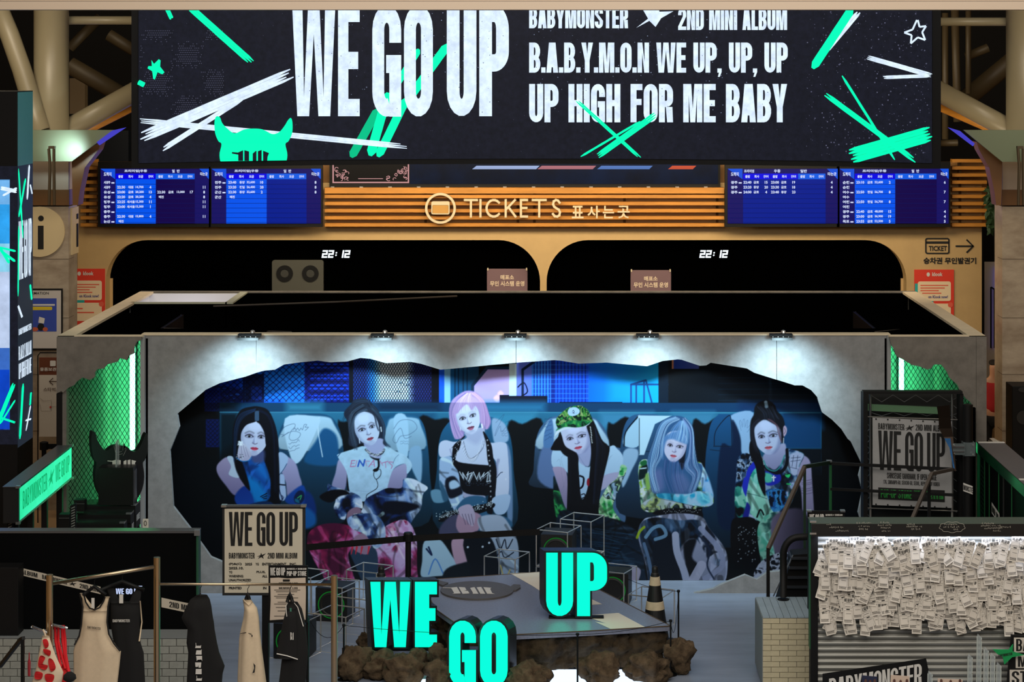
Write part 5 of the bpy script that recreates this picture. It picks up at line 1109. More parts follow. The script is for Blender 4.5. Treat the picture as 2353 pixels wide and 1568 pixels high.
    P.fill([(1054, 1168), (1080, 1160), (1092, 1185), (1086, 1210), (1070, 1195), (1058, 1186)], (160, 150, 178), 2)
    for k in range(4): P.stroke([(1062+k*7, 1182), (1070+k*6, 1206)], 1.6, (80, 72, 100), .8)
    P.fill([(1100, 1190), (1150, 1185), (1175, 1215), (1190, 1250), (1192, 1300), (1186, 1372), (1150, 1372), (1130, 1290), (1105, 1225)], (150, 165, 190), 3, c2=(120, 138, 160), fo=(16, 3, 1.3))
    P.stroke([(1140, 1240), (1150, 1262), (1160, 1240), (1165, 1262), (1178, 1240)], 2.4, (12, 20, 36)); P.stroke([(1142, 1278), (1152, 1268), (1160, 1282), (1180, 1270)], 2.4, (12, 20, 36)); P.stroke([(1150, 1300), (1160, 1330), (1172, 1310)], 3, (190, 160, 70), .7)
    P.fill([(970, 1290), (975, 1245), (1010, 1240), (1040, 1280), (1052, 1300), (1040, 1320), (1000, 1325), (968, 1325)], (150, 182, 205), 3)
    P.stroke([(985, 1258), (992, 1276), (980, 1262)], 4, (10, 30, 70)); P.stroke([(985, 1320), (1000, 1285), (1018, 1318)], 3, (50, 110, 190), .8)
    P.fill([(1040, 1240), (1062, 1235), (1078, 1280), (1075, 1300), (1050, 1300), (1038, 1262)], (168, 138, 162), 3); P.fill([(1065, 1245), (1100, 1220), (1130, 1240), (1145, 1290), (1150, 1372), (1080, 1372), (1075, 1300)], (6, 12, 22), 3)
    for q in ((1075, 1258), (1109, 1257), (1124, 1248)): P.stroke([q]*2, 5, (170, 185, 205))
    P.fill([(1020, 1315), (1060, 1295), (1080, 1300), (1080, 1372), (1020, 1372)], (6, 16, 26), 4)
    # ---------- 4: camo cap, long black hair, white tee
    P.T(1220, 910, 6.03)
    P.fill([(300, 760), (400, 730), (500, 760), (640, 800), (800, 990), (1100, 700), (1200, 740), (1270, 830), (1270, 960), (1240, 1060), (1010, 1120), (820, 1400), (690, 1430), (500, 1060), (300, 980)], (160, 190, 218), 2, c2=(140, 168, 200))
    P.fill([(310, 990), (490, 1050), (500, 1540), (470, 1540), (400, 1330), (330, 1100)], (150, 138, 170), 2, c2=(110, 104, 140)); P.fill([(1010, 1110), (1235, 1060), (1180, 1170), (1000, 1300), (960, 1290)], (150, 150, 184), 2)
    gp = [(3, 14, 18), (8, 60, 40), (40, 140, 70), (120, 180, 130), (150, 190, 150), (6, 24, 30), (130, 160, 190)]
    P.fill([(1250, 960), (1330, 1010), (1240, 1240), (1180, 1400), (1140, 1568), (1280, 1800), (1180, 2000), (940, 1900), (780, 1700), (930, 1480), (1060, 1260), (1200, 1130)], (50, 120, 90), 2, pal=gp, cell=15)
    P.fill([(320, 1110), (400, 1330), (470, 1540), (620, 1700), (560, 1850), (400, 1900), (330, 1568), (310, 1300)], (8, 30, 36), 3, pal=gp[:3]+[(4, 18, 26)]*3, cell=18)
    P.fill([(660, 900), (780, 980), (820, 900), (840, 600), (650, 700)], (140, 148, 186), 3); P.stroke([(640, 800), (760, 985)], 5, (70, 90, 130), .7)
    P.fill([(350, 600), (300, 680), (280, 750), (420, 760), (480, 760), (510, 900), (500, 1568), (480, 1800), (900, 1800), (940, 1500), (1000, 1150), (1090, 760), (1060, 680), (980, 600), (850, 320), (780, 420), (840, 700), (830, 900), (780, 1300), (700, 1420), (660, 1000), (640, 800), (440, 560)], (5, 7, 14), 2)
    P.face(630, 590, 195, 215, -13, (174, 180, 210), (172, 66, 92), -.02, shade=.45, brow=.4)
    P.fill([(430, 560), (480, 700), (640, 800), (560, 860), (440, 800), (370, 650), (400, 500)], (5, 7, 14), 2)
    P.fill([(770, 420), (830, 430), (860, 700), (840, 900), (830, 700), (810, 560)], (5, 7, 14), 2)
    for k in range(7): P.stroke([(820+k*5-(k > 3)*6, 430+k*34), (828+k*5-(k > 3)*8, 450+k*34)], 12, (190, 196, 200), .9)
    P.strands([(880, 420), (900, 700), (880, 1000), (860, 1500)], [(960, 640), (1040, 760), (1000, 1100), (920, 1500)], 30, 6, [(18, 28, 48), (30, 40, 66)], .4, 10)
    P.strands([(520, 820), (540, 1100), (540, 1500)], [(630, 820), (650, 1100), (690, 1500)], 24, 6, [(18, 26, 44), (2, 3, 6)], .4, 8)
    P.fill([(350, 330), (380, 280), (480, 190), (560, 150), (680, 135), (780, 190), (850, 320), (830, 370), (720, 430), (560, 440), (400, 460), (350, 400)], (30, 90, 60), 2, pal=[(6, 24, 20), (10, 60, 34), (60, 130, 50), (150, 170, 110), (8, 40, 30), (40, 140, 60)], cell=6)
    P.fill([(340, 520), (400, 450), (500, 430), (640, 440), (760, 410), (830, 350), (800, 400), (720, 430), (580, 450), (440, 480), (330, 560), (320, 600)], (190, 205, 220), 1.5); P.fill([(350, 480), (420, 400), (560, 340), (720, 340), (830, 350), (780, 400), (640, 436), (480, 430), (380, 470)], (10, 70, 45), 3, pal=[(6, 30, 26), (10, 90, 50), (20, 110, 60), (60, 150, 70)], cell=6)
    P.fill([(510, 220), (540, 170), (620, 160), (675, 200), (660, 250), (590, 280), (530, 270)], (165, 196, 230), 1.5); P.stroke([(575, 215), (590, 200), (600, 225), (580, 235), (600, 245)], 6, (20, 30, 50)); P.stroke([(530, 235), (640, 240)], 3, (60, 80, 110), .7)
    P.stroke([(680, 1110), (730, 1140), (720, 1240), (690, 1280)], 26, (8, 12, 24)); P.fill([(780, 1160), (810, 1150), (805, 1250), (775, 1230)], (120, 20, 36), 2); P.stroke([(700, 1370), (740, 1360), (750, 1400), (710, 1420)], 14, (8, 12, 24))
    P.stroke([(360, 910), (400, 890), (430, 1100), (460, 1300), (420, 1330), (480, 1140), (420, 870), (500, 820)], 3, (70, 84, 110), .6); P.stroke([(1040, 980), (1110, 830), (1060, 900), (1130, 820)], 3, (70, 90, 120), .6)
    P.T(0, 0, 1)
    P.fill([(1280, 1190), (1330, 1180), (1420, 1195), (1455, 1215), (1478, 1240), (1480, 1300), (1470, 1372), (1280, 1372)], (8, 20, 34), 3, c2=(14, 36, 58), fo=(60, 2.6, .2))
    for k in range(26): P.stroke([(1350+P.rs.rand()*60, 1215+k*5), (1420+P.rs.rand()*40, 1225+k*5+P.rs.randn()*3)], 1.2, (40, 84, 120), .5)
    P.fill([(1445, 1305), (1472, 1310), (1466, 1345), (1478, 1362), (1440, 1362)], (150, 146, 172), 2)
    # ---------- 5: blue long hair, arms crossed, silver trousers
    P.T(1420, 930, 6.03)
    P.fill([(300, 800), (380, 760), (560, 800), (1080, 790), (1180, 860), (1240, 1000), (1320, 1280), (1290, 1400), (1060, 1430), (560, 1490), (380, 1480), (320, 1390), (300, 1150), (280, 950)], (150, 176, 190), 2, pal=[(8, 40, 40), (60, 110, 90), (140, 180, 150), (160, 186, 205), (120, 165, 60), (170, 190, 215), (150, 175, 205)], cell=14)
    P.fill([(1130, 830), (1220, 940), (1290, 1120), (1320, 1290), (1200, 1300), (1140, 1000)], (80, 150, 210), 4, pal=[(20, 120, 200), (130, 175, 220), (150, 185, 225), (30, 140, 190)], cell=14)
    P.fill([(380, 820), (300, 900), (290, 1040), (380, 1000), (420, 880)], (6, 26, 30), 3); P.fill([(310, 800), (390, 770), (395, 830), (330, 850)], (20, 90, 50), 2); P.stroke([(310, 890), (390, 880)], 16, (170, 200, 215)); P.fill([(380, 980), (440, 960), (450, 1130), (400, 1180)], (120, 165, 80), 4)
    P.fill([(660, 790), (800, 770), (790, 1000), (700, 1050), (640, 1000)], (90, 150, 70), 3, pal=[(20, 60, 40), (120, 170, 60), (150, 190, 110), (6, 30, 30)], cell=7)
    P.fill([(640, 1020), (780, 1000), (800, 1230), (600, 1220)], (150, 186, 205), 6)
    P.fill([(550, 1225), (800, 1220), (1150, 1200), (1300, 1240), (1310, 1370), (1240, 1410), (1060, 1400), (700, 1330), (560, 1290)], (90, 170, 205), 2, pal=[(20, 120, 160), (90, 180, 210), (150, 185, 215), (30, 150, 195)], cell=16, c2=None)
    P.fill([(460, 1300), (600, 1300), (900, 1370), (1060, 1410), (1060, 1460), (800, 1450), (700, 1480), (540, 1490), (350, 1450), (330, 1380)], (150, 170, 190), 2, pal=[(170, 180, 200), (160, 176, 190), (140, 160, 150), (150, 170, 110), (20, 34, 40), (150, 160, 180)], cell=14)
    P.stroke([(340, 1400), (400, 1440), (560, 1440)], 5, (200, 215, 225), .8); P.stroke([(560, 1300), (800, 1350), (1050, 1410)], 6, (20, 40, 60), .7)
    for k in range(8): P.stroke([(520+k*65, 1400+P.rs.rand()*20), (530+k*65, 1450)], 10, (6, 12, 20), .8)
    P.fill([(480, 1500), (700, 1440), (1060, 1450), (1170, 1500), (1160, 1600), (1000, 1560), (600, 1540)], (5, 7, 14), 2)
    for k in range(26): P.stroke([(620+k*21, 1480+P.rs.randn()*16)]*2, 10, (200, 210, 220), .8)
    P.fill([(640, 220), (760, 160), (900, 170), (1000, 260), (1045, 400), (1060, 600), (1090, 780), (1170, 860), (1120, 1080), (1020, 1230), (640, 1230), (480, 1210), (430, 950), (410, 740), (500, 520), (540, 330)], (44, 84, 130), 3)
    P.fill([(760, 980), (900, 960), (1000, 1100), (940, 1220), (800, 1220)], (120, 120, 170), 12, a=.4); P.fill([(470, 960), (600, 900), (640, 1150), (540, 1220), (480, 1180)], (90, 104, 156), 14, a=.8)
    P.fill([(800, 700), (940, 560), (900, 900), (840, 780)], (10, 16, 30), 4)
    P.face(790, 590, 158, 205, 9, (184, 186, 214), (176, 86, 106), -.02, shade=.3, brow=.1)
    P.fill([(600, 520), (660, 430), (780, 380), (900, 360), (960, 540), (860, 520), (760, 480), (680, 500), (640, 620), (620, 760), (580, 600)], (78, 120, 172), 5)
    H = [(150, 196, 232), (30, 66, 120), (90, 140, 196), (190, 214, 240), (16, 40, 84)]
    P.strands([(860, 230), (760, 330), (700, 460)], [(930, 230), (980, 400), (970, 540)], 110, 7, H[:1]+H[2:4]+[(70, 110, 170)], .55, 10)
    P.strands([(850, 200), (700, 280), (620, 480), (600, 700), (500, 900), (560, 1200)], [(780, 170), (600, 260), (500, 520), (430, 760), (430, 980), (500, 1200)], 90, 7, H, .55, 16)
    P.strands([(900, 200), (1000, 400), (980, 700), (920, 860), (1040, 1000), (980, 1220)], [(930, 190), (1030, 320), (1060, 600), (1100, 820), (1140, 960), (1060, 1200)], 90, 7, H+[(130, 126, 180)], .55, 16)
    P.strands([(640, 760), (620, 960), (700, 1210)], [(900, 820), (900, 1000), (960, 1220)], 46, 8, [(20, 44, 90), (120, 124, 176), (60, 90, 150)], .5, 16)
    P.T(0, 0, 1)
    P.fill([(1500, 1188), (1560, 1180), (1612, 1188), (1630, 1215), (1665, 1260), (1672, 1300), (1660, 1345), (1600, 1365), (1545, 1372), (1500, 1372), (1484, 1300), (1466, 1230), (1478, 1196)], (140, 148, 180), 2, c2=(110, 120, 148), fo=(40, 5, 1.5))
    sp = [(6, 12, 22), (20, 44, 72), (70, 96, 130), (140, 150, 182), (150, 160, 190), (16, 26, 44)]
    P.fill([(1468, 1215), (1500, 1190), (1560, 1196), (1615, 1200), (1660, 1262), (1660, 1300), (1630, 1290), (1600, 1240), (1570, 1250), (1560, 1290), (1572, 1372), (1500, 1372), (1486, 1300)], (60, 80, 110), 3, pal=sp, cell=26)
    P.fill([(1506, 1240), (1540, 1222), (1556, 1270), (1560, 1372), (1512, 1372), (1500, 1300)], (6, 16, 30), 6); P.fill([(1572, 1250), (1600, 1240), (1590, 1280), (1604, 1300), (1590, 1330), (1576, 1300)], (4, 10, 20), 5)
    P.stroke([(1552, 1230), (1556, 1270), (1574, 1320), (1580, 1362)], 16, (150, 160, 190)); P.stroke([(1484, 1235), (1500, 1215), (1520, 1210), (1530, 1230), (1506, 1240)], 8, (100, 140, 175), .9); P.stroke([(1480, 1250), (1494, 1300), (1500, 1360)], 7, (90, 120, 160), .8)
    P.stroke([(1610, 1215), (1650, 1260), (1660, 1300), (1620, 1330)], 12, (130, 140, 175), .9); P.stroke([(1600, 1225), (1630, 1262), (1625, 1300), (1640, 1330)], 4, (20, 34, 60), .9)
    P.stroke([(1612, 1300), (1590, 1340), (1580, 1362)], 22, (160, 166, 196), .9); P.stroke([(1480, 1212), (1470, 1222), (1464, 1236)], 6, (150, 180, 20), .8)
    # ---------- 6: high bun, sleeveless printed top
    P.T(1640, 900, 5.227)
    P.fill([(1040, 780), (1120, 790), (1165, 870), (1180, 1050), (1200, 1350), (1210, 1568), (1230, 1800), (1180, 1900), (1100, 1800), (1070, 1568), (1050, 1200), (1000, 1000)], (150, 144, 180), 3, c2=(110, 104, 138))
    for y in (1060, 1090, 1110, 1160, 1185, 1220): P.stroke([(1055, y), (1110, y+12), (1185, y-4)], 6, (70, 64, 96), .8)
    P.fill([(330, 800), (460, 720), (600, 800), (700, 940), (840, 700), (900, 690), (1080, 750), (1040, 880), (1000, 1010), (1020, 1120), (900, 1400), (780, 1500), (300, 1568), (260, 1400), (255, 1150), (300, 900)], (120, 150, 180), 2, pal=[(6, 16, 30), (20, 50, 90), (110, 140, 175), (165, 176, 215), (60, 120, 140), (8, 24, 44)], cell=15)
    P.fill([(920, 760), (1080, 755), (1020, 900), (1000, 1000), (930, 980)], (158, 170, 205), 3)
    for q in ([(930, 800), (1040, 790)], [(925, 840), (1040, 825)], [(960, 770), (940, 900)], [(1010, 770), (990, 920)], [(920, 910), (1000, 930)]): P.stroke(q, 6, (20, 34, 60), .8)
    P.fill([(600, 760), (840, 620), (860, 760), (780, 900), (720, 940), (640, 880)], (150, 156, 192), 3, c2=(120, 124, 164))
    P.stroke([(610, 900), (680, 960), (740, 985), (820, 960), (880, 860), (880, 700)], 38, (8, 12, 22)); P.stroke([(600, 830), (640, 920), (730, 955), (800, 900), (850, 770)], 14, (40, 130, 130), .9)
    P.fill([(610, 960), (740, 1000), (800, 1000), (800, 1080), (700, 1130), (620, 1110)], (24, 36, 160), 3); P.fill([(600, 980), (700, 1000), (700, 1080), (620, 1090)], (70, 170, 150), 4)
    P.fill([(860, 990), (920, 1000), (900, 1035), (865, 1020)], (40, 190, 110), 1.5); P.stroke([(880, 1110), (920, 1115)], 16, (30, 170, 90)); P.stroke([(850, 980), (870, 1000), (915, 985)], 8, (5, 8, 16))
    P.stroke([(720, 1015), (720, 1075)], 15, (205, 210, 225)); P.stroke([(700, 1035), (742, 1033)], 13, (205, 210, 225))
    P.fill([(640, 1180), (860, 1200), (840, 1400), (680, 1440), (640, 1300)], (14, 60, 110), 4, pal=[(5, 14, 30), (20, 80, 150), (50, 130, 190), (6, 18, 36)], cell=6)
    P.fill([(470, 960), (510, 930), (540, 1060), (640, 1250), (700, 1430), (860, 1568), (840, 1660), (560, 1568), (400, 1400), (380, 1200), (430, 1050)], (110, 190, 170), 2, pal=[(40, 140, 125), (110, 180, 165), (130, 195, 180), (120, 186, 172)], cell=26)
    P.fill([(260, 1160), (350, 1170), (390, 1300), (370, 1500), (330, 1540), (260, 1440)], (30, 120, 110), 2, pal=[(110, 180, 165), (30, 120, 110), (20, 90, 90), (8, 14, 24)], cell=14)
    P.fill([(440, 880), (480, 850), (510, 900), (440, 1010), (400, 1200), (385, 1260), (345, 1150), (370, 1020)], (26, 42, 176), 2); P.fill([(400, 1330), (440, 1400), (400, 1540), (340, 1540), (380, 1400)], (20, 30, 130), 3)
    P.stroke([(390, 1220), (520, 1250), (640, 1290)], 6, (16, 60, 66), .9); P.stroke([(520, 1510), (560, 1420), (600, 1480)], 20, (5, 10, 18)); P.fill([(260, 1440), (320, 1390), (360, 1420), (310, 1500)], (4, 8, 14), 3)
    P.fill([(290, 810), (370, 740), (470, 780), (470, 850), (400, 930), (380, 1030), (280, 1040)], (60, 80, 110), 2, pal=[(5, 10, 20), (40, 66, 100), (140, 160, 190), (6, 12, 24)], cell=6)
    P.fill([(440, 600), (500, 640), (560, 760), (600, 900), (620, 1250), (540, 1100), (500, 900), (430, 740)], (5, 7, 14), 2)
    P.fill([(490, 200), (530, 140), (640, 100), (730, 160), (760, 230), (830, 310), (850, 420), (830, 620), (760, 470), (560, 360), (500, 600), (560, 740), (620, 1000), (560, 1000), (450, 640), (440, 380), (480, 280)], (5, 8, 16), 3)
    P.face(650, 550, 165, 205, -6, (168, 180, 212), (176, 82, 100), -.03, shade=.5, brow=.6)
    P.fill([(500, 420), (600, 340), (700, 380), (790, 440), (830, 520), (840, 350), (700, 260), (560, 270), (460, 370), (450, 560), (500, 700), (520, 680), (490, 520)], (8, 12, 22), 3)
    P.fill([(835, 440), (855, 410), (880, 450), (870, 510), (840, 540)], (170, 150, 176), 2); P.stroke([(850, 440), (860, 480), (845, 510)], 5, (60, 50, 70)); P.stroke([(840, 560), (838, 620)], 9, (190, 200, 215))
    P.strands([(640, 330), (740, 400), (770, 500), (810, 610)], [(700, 340), (790, 430), (810, 540), (825, 620)], 18, 6, [(90, 62, 76), (30, 24, 36), (120, 84, 96)], .7, 7)
    P.strands([(560, 340), (490, 430), (490, 560), (560, 740)], [(540, 330), (460, 420), (460, 580), (500, 720)], 18, 5, [(40, 40, 56), (14, 16, 26)], .7, 7)
    P.strands([(520, 180), (600, 260), (600, 330)], [(720, 180), (760, 280), (800, 340)], 24, 7, [(30, 40, 60), (60, 70, 95), (4, 6, 12)], .45, 12)
    P.stroke([(625, 130), (635, 180)], 20, (150, 180, 200), .7, f=2)
    P.fill([(1300, 690), (1420, 690), (1420, 800), (1320, 790)], (4, 8, 14), 3)
    P.T(0, 0, 1)
    # bag, legs, boots at the right
    P.fill([(1680, 1205), (1700, 1190), (1740, 1200), (1746, 1290), (1720, 1310), (1684, 1290)], (4, 6, 12), 2)
    for k in range(46): P.stroke([(1690+P.rs.rand()*46, 1210+P.rs.rand()*82)]*2, 2.6, (150, 165, 180), .7)
    P.fill([(1740, 1220), (1770, 1180), (1800, 1190), (1780, 1260), (1790, 1330), (1760, 1330)], (70, 150, 130), 2, pal=[(70, 160, 140), (120, 180, 165), (20, 60, 60)], cell=12)
    P.fill([(1775, 1190), (1840, 1170), (1870, 1230), (1860, 1300), (1820, 1320), (1780, 1270)], (96, 88, 116), 6, c2=(26, 24, 38), ax=0)
    P.fill([(1750, 1290), (1810, 1270), (1815, 1330), (1735, 1335)], (150, 160, 185), 2, pal=[(10, 14, 26), (150, 160, 185), (160, 170, 195), (8, 12, 22)], cell=6)
    # overall darkening of the printed lower third
    P.C[:int(110*sc), :] *= 1.25
    yy = np.linspace(0, 1, P.h)[:, None, None]
    P.C *= (1-.12*np.clip((yy-.5)/.5, 0, 1))
    return P
# ---------------------------------------------------------------- picture on the recess wall
def build_poster():
    sc_ = .8; P = paint_poster(sc_); h, w = P.h, P.w; d = 24.6
    px = 392+np.arange(w)/sc_; py = 816+np.arange(h)/sc_
    X, Y = np.meshgrid(px, py)
    V = np.stack([(X-HX)*d/F, np.full_like(X, 0), ZC-(Y-HY)*d/F], -1).reshape(-1, 3)
    V[:, 2] = np.maximum(V[:, 2], .006)
    i = np.arange((h-1)*(w-1)); r = i//(w-1); c = i % (w-1); a = r*w+c
    Q = np.stack([a, a+1, a+w+1, a+w], -1)[:, ::-1]
    me = bpy.data.meshes.new('group_picture'); me.vertices.add(len(V)); me.loops.add(Q.size); me.polygons.add(len(Q))
    o0 = np.array([V[:, 0].mean(), 0, 0]); me.vertices.foreach_set('co', (V-o0).ravel())
    me.loops.foreach_set('vertex_index', Q.ravel()); me.polygons.foreach_set('loop_start', np.arange(len(Q))*4); me.polygons.foreach_set('loop_total', np.full(len(Q), 4))
    me.update(); me.validate()
    at = me.color_attributes.new('print', 'FLOAT_COLOR', 'POINT')
    C = np.clip(P.C, 0, 1); L = np.where(C <= .04045, C/12.92, ((C+.055)/1.055)**2.4)*POSTER_K
    L = np.clip(L, 0, .95); at.data.foreach_set('color', np.concatenate([L, np.ones((h, w, 1))], -1).astype(np.float32).ravel())
    m = bpy.data.materials.new('picture_print'); m.use_nodes = True; nt = m.node_tree; bs = nt.nodes['Principled BSDF']
    vc = nt.nodes.new('ShaderNodeVertexColor'); vc.layer_name = 'print'; nt.links.new(vc.outputs[0], bs.inputs['Base Color']); bs.inputs['Roughness'].default_value = .45; bs.inputs['Specular IOR Level'].default_value = .2
    me.materials.append(m)
    o = bpy.data.objects.new('group_picture', me); S.collection.objects.link(o); o.location = (o0[0], d, 0)
    tag(o, 'wall-wide printed group picture of six seated women in a blue-lit bus interior', 'picture')
POSTER_K = .82
build_poster()
def PZ(z): return lambda x, y, t: (lambda d: Vector(((x-HX)*d/F, d, z-t)))((ZC-z)*F/(y-HY))
def rotz(p, c, a): return Vector((c[0]+(p[0]-c[0])*math.cos(a)-(p[1]-c[1])*math.sin(a), c[1]+(p[0]-c[0])*math.sin(a)+(p[1]-c[1])*math.cos(a), p[2]))
from mathutils import noise as mn
M_rock = mat('rock', (98, 82, 64), .95, noise=.7, scale=9, bump=1.6, spec=.12)
M_rockd = mat('rock_face', (74, 62, 46), .95, noise=.75, scale=7, bump=1.0, spec=.2)

# ================================================================ stage with rock sides
st = thing('rock_stage', 'low grey stage with dark rock sides carrying the UP letters and the horned disc', 'stage', (0, 22, 0))
ZT = .45
TOP = [(1541, 1439), (1360, 1450), (1182, 1459), (1044, 1431), (1000, 1400), (985, 1370), (1006, 1331), (1291, 1312)]
Pt = PZ(ZT)
b = MB(); b.shape([TOP], Pt, .05); b.build('deck', mat('deck_grey', (128, 134, 154), .35, noise=.2, scale=40, bump=.05), st)
M_patch = mat('deck_white', (226, 216, 196), .5)
for p in ([(1172, 1318), (1215, 1316), (1243, 1314), (1246, 1362), (1225, 1348)], [(1354, 1375), (1384, 1389), (1356, 1391)], [(1354, 1414), (1421, 1409), (1483, 1442), (1403, 1446), (1367, 1429), (1392, 1433), (1354, 1420)]): b = MB(); b.shape([p], PZ(ZT+.002)); b.build('white_floor_print', M_patch, st)
W3 = [Pt(x, y, 0) for x, y in TOP]
pts = []
for a, c in zip(W3, W3[1:]+W3[:1]):
    n = max(2, int((c-a).length/.035)); pts += [a+(c-a)*i/n for i in range(n)]
b = MB(); cen = sum(pts, Vector())/len(pts); rows = 14; n = len(pts)
for j in range(rows+1):
    z = ZT-.012-(ZT-.06)*j/rows
    for p in pts:
        o = (Vector((p.x, p.y, 0))-Vector((cen.x, cen.y, 0))).normalized(); q = Vector((p.x*3, p.y*3, z*4))
        k = (mn.noise(q)*.12-abs(mn.noise(q*2.3))*.10+mn.noise(q*6)*.035-.04*j/rows)*min(1, j*.6)-.01
        b.v.append((p.x+o.x*k, p.y+o.y*k, z))
for j in range(rows):
    for i in range(n): b.f.append((j*n+i, j*n+(i+1) % n, (j+1)*n+(i+1) % n, (j+1)*n+i)); b.m.append(0)
b.build('rock_skirt', M_rockd, st, smooth=True)
b = MB(); base = [cen+(Vector(p)-cen)*.8 for p in W3]; b.shape([[(p.x, p.y) for p in base]], lambda x, y, t: Vector((x, y, .06-t)), .06); b.build('plinth', M_black, st)
b = MB(); e_ = [W(*p, 0) if 0 else PZ(ZT+.001)(p[0], p[1], 0) for p in TOP]
b.tube(e_+[e_[0]], .006, 4); b.build('edge_trim', mat('edge_brown', (90, 72, 50), .6), st)
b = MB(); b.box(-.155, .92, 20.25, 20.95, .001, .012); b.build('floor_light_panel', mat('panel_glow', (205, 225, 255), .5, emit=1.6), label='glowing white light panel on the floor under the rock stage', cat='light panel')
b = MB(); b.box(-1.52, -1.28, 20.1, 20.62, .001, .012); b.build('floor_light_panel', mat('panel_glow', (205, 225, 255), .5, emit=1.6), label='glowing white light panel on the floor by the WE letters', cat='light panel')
# horned disc lying on the stage
hd = thing('horned_disc', 'grey horned disc with white blackletter signs lying on the stage', 'emblem', tuple(PZ(ZT+.01)(1098, 1356, 0)))
def HM(x, y):   # unit cell -> picture on the stage (seen lying, head turned)
    return (1006+x*178+(0 if y > .3 else (.3-y)*46)+ (0), 1337+y*40)
disc = ell(1096, 1356, 84, 20.5, 40)
b = MB(); b.shape([disc], PZ(ZT+.02), .018); b.shape([[(1150, 1346), (1172, 1349), (1180, 1343), (1196, 1344), (1196, 1350), (1186, 1356), (1176, 1357), (1168, 1362)]], PZ(ZT+.0205), .018); b.shape([[(1006, 1331), (1012, 1335), (1030, 1339), (1018, 1346), (1004, 1340)]], PZ(ZT+.0205), .018)
b.build('disc', mat('disc_grey', (88, 84, 82), .5), hd)
b = MB(); b2 = [[(1024+x*112+(1-y)*-2+y*8-6, 1349+y*17) for x, y in p] for p in BM]; cflat(b, b2, PZ(ZT+.023)); b.build('lettering', M_inkw, hd)

# ================================================================ lit letters
def lit_word(name, label, letters, y0, y1, d, ext, slope):
    """letters: (char, x0, x1, w, s, b)"""
    xm = sum(l[1]+l[2] for l in letters)/2/len(letters)
    t = thing(name, label, 'letter sign', tuple(W(xm, y1+6, d)))
    dd = lambda x: d+slope*(x-xm)
    for ch, x0, x1, w, s_, b_ in letters:
        adv, ps = glyph(ch, w, s_, b_); H = y1-y0; k = (x1-x0)/adv
        g = 4.5
        # body: same letter, a little fatter
        adv2, ps2 = glyph(ch, w+2*g/k*(w/adv)*.98, s_+2*g/k, b_+2*g/H)
        b = MB(); k2 = (x1-x0+2*g)/adv2
        for p in ps2:
            q = [(x0-g+px*k2, y1+g-py*(H+2*g)) for px, py in p]
            b.shape([q], lambda x, y, tt: W(x, y, dd(x))+Vector(ext)*tt, 1)
        body = b.build('letter', mat('letter_shell', (16, 20, 20), .35), t)
        b = MB()
        for p in ps:
            q = [(x0+px*k, y1-py*H) for px, py in p]; b.shape([q], lambda x, y, tt: W(x, y, dd(x)-.008)+Vector((0, tt, 0)), .006)
        f = b.build('lit_face', M_cyan, body)
    b = MB(); xs0, xs1 = letters[0][1], letters[-1][2]
    b.box(X_(xs0+6, d), X_(xs1-6, d), d+.02, d+.1, max(.0, Z_(y1+10, d)), Z_(y1+3.5, d)); b.build('base_bar', M_black, t)
    return t
lit_word('we_letters', 'glowing turquoise letters WE in black shells at the stage side', [('W', 851, 942.5, .36, .155, .16), ('E', 953.5, 1004, .36, .2, .19)], 1338, 1488, 21.15, (-.052, .12, 0), .0006)
lit_word('go_letters', 'glowing turquoise letters GO in black shells in front of the stage', [('G', 1032, 1093.5, .415, .175, .18), ('O', 1103, 1166.5, .42, .175, .18)], 1427, 1578, 20.35, (.065, .13, 0), 0)
lit_word('up_letters', 'glowing turquoise letters UP in black shells on the stage deck', [('U', 1255, 1317, .42, .18, .16), ('P', 1326, 1393.5, .46, .2, .15)], 1271, 1416.5, 21.2, (-.05, .15, 0), 0)
for x, y, d in ((930, 1410, 20.7), (1100, 1500, 19.9), (1325, 1345, 20.75)):
    l = bpy.data.lights.new('letter_glow', 'POINT'); l.energy = 1.6; l.color = (.05, 1, .75); l.shadow_soft_size = .15
    o = bpy.data.objects.new('letter_glow', l); S.collection.objects.link(o); o.location = W(x, y, d)

# ================================================================ rocks
def rock(px, py, rx, ry, seed, label, d=None):
    """boulder centred over (px,py), half extents in picture units"""
    d = d or min(22.8, floor_d(py+ry)); sx, sz = rx*d/F, ry*d/F; c = W(px, py, d); 
    bm_ = bpy.data.meshes.new('boulder'); import bmesh as bmm
    m = bmm.new(); bmm.ops.create_icosphere(m, subdivisions=4, radius=1)
    for v in m.verts:
        q = v.co.copy(); o = Vector((seed*7.3, seed*1.7, 0))
        k = 1+mn.noise(q*1.1+o)*.42+mn.noise(q*2.6+o)*.3-abs(mn.noise(q*4+o))*.26+mn.noise(q*9+o)*.07+.06
        cell = mn.cell(q*1.6+o)*.05
        r = q*(k+cell); v.co = Vector((r.x*sx, r.y*sx*.85, max(r.z*sz, -sz*.86)))
    m.to_mesh(bm_); m.free(); bm_.materials.append(M_rock); bm_.polygons.foreach_set('use_smooth', [True]*len(bm_.polygons))
    zb = -sz*.86; c = Vector((c.x, c.y, 0))
    for v in bm_.vertices: v.co.z -= zb
    o = bpy.data.objects.new('boulder', bm_); S.collection.objects.link(o)
    z_ = W(px, py, d).z+zb; o.location = (c.x, c.y, max(0.0, z_) if z_ > .08 else .0); ORG[o.name] = Vector(o.location)
    return tag(o, label, 'rock', 'boulders around the rock stage')
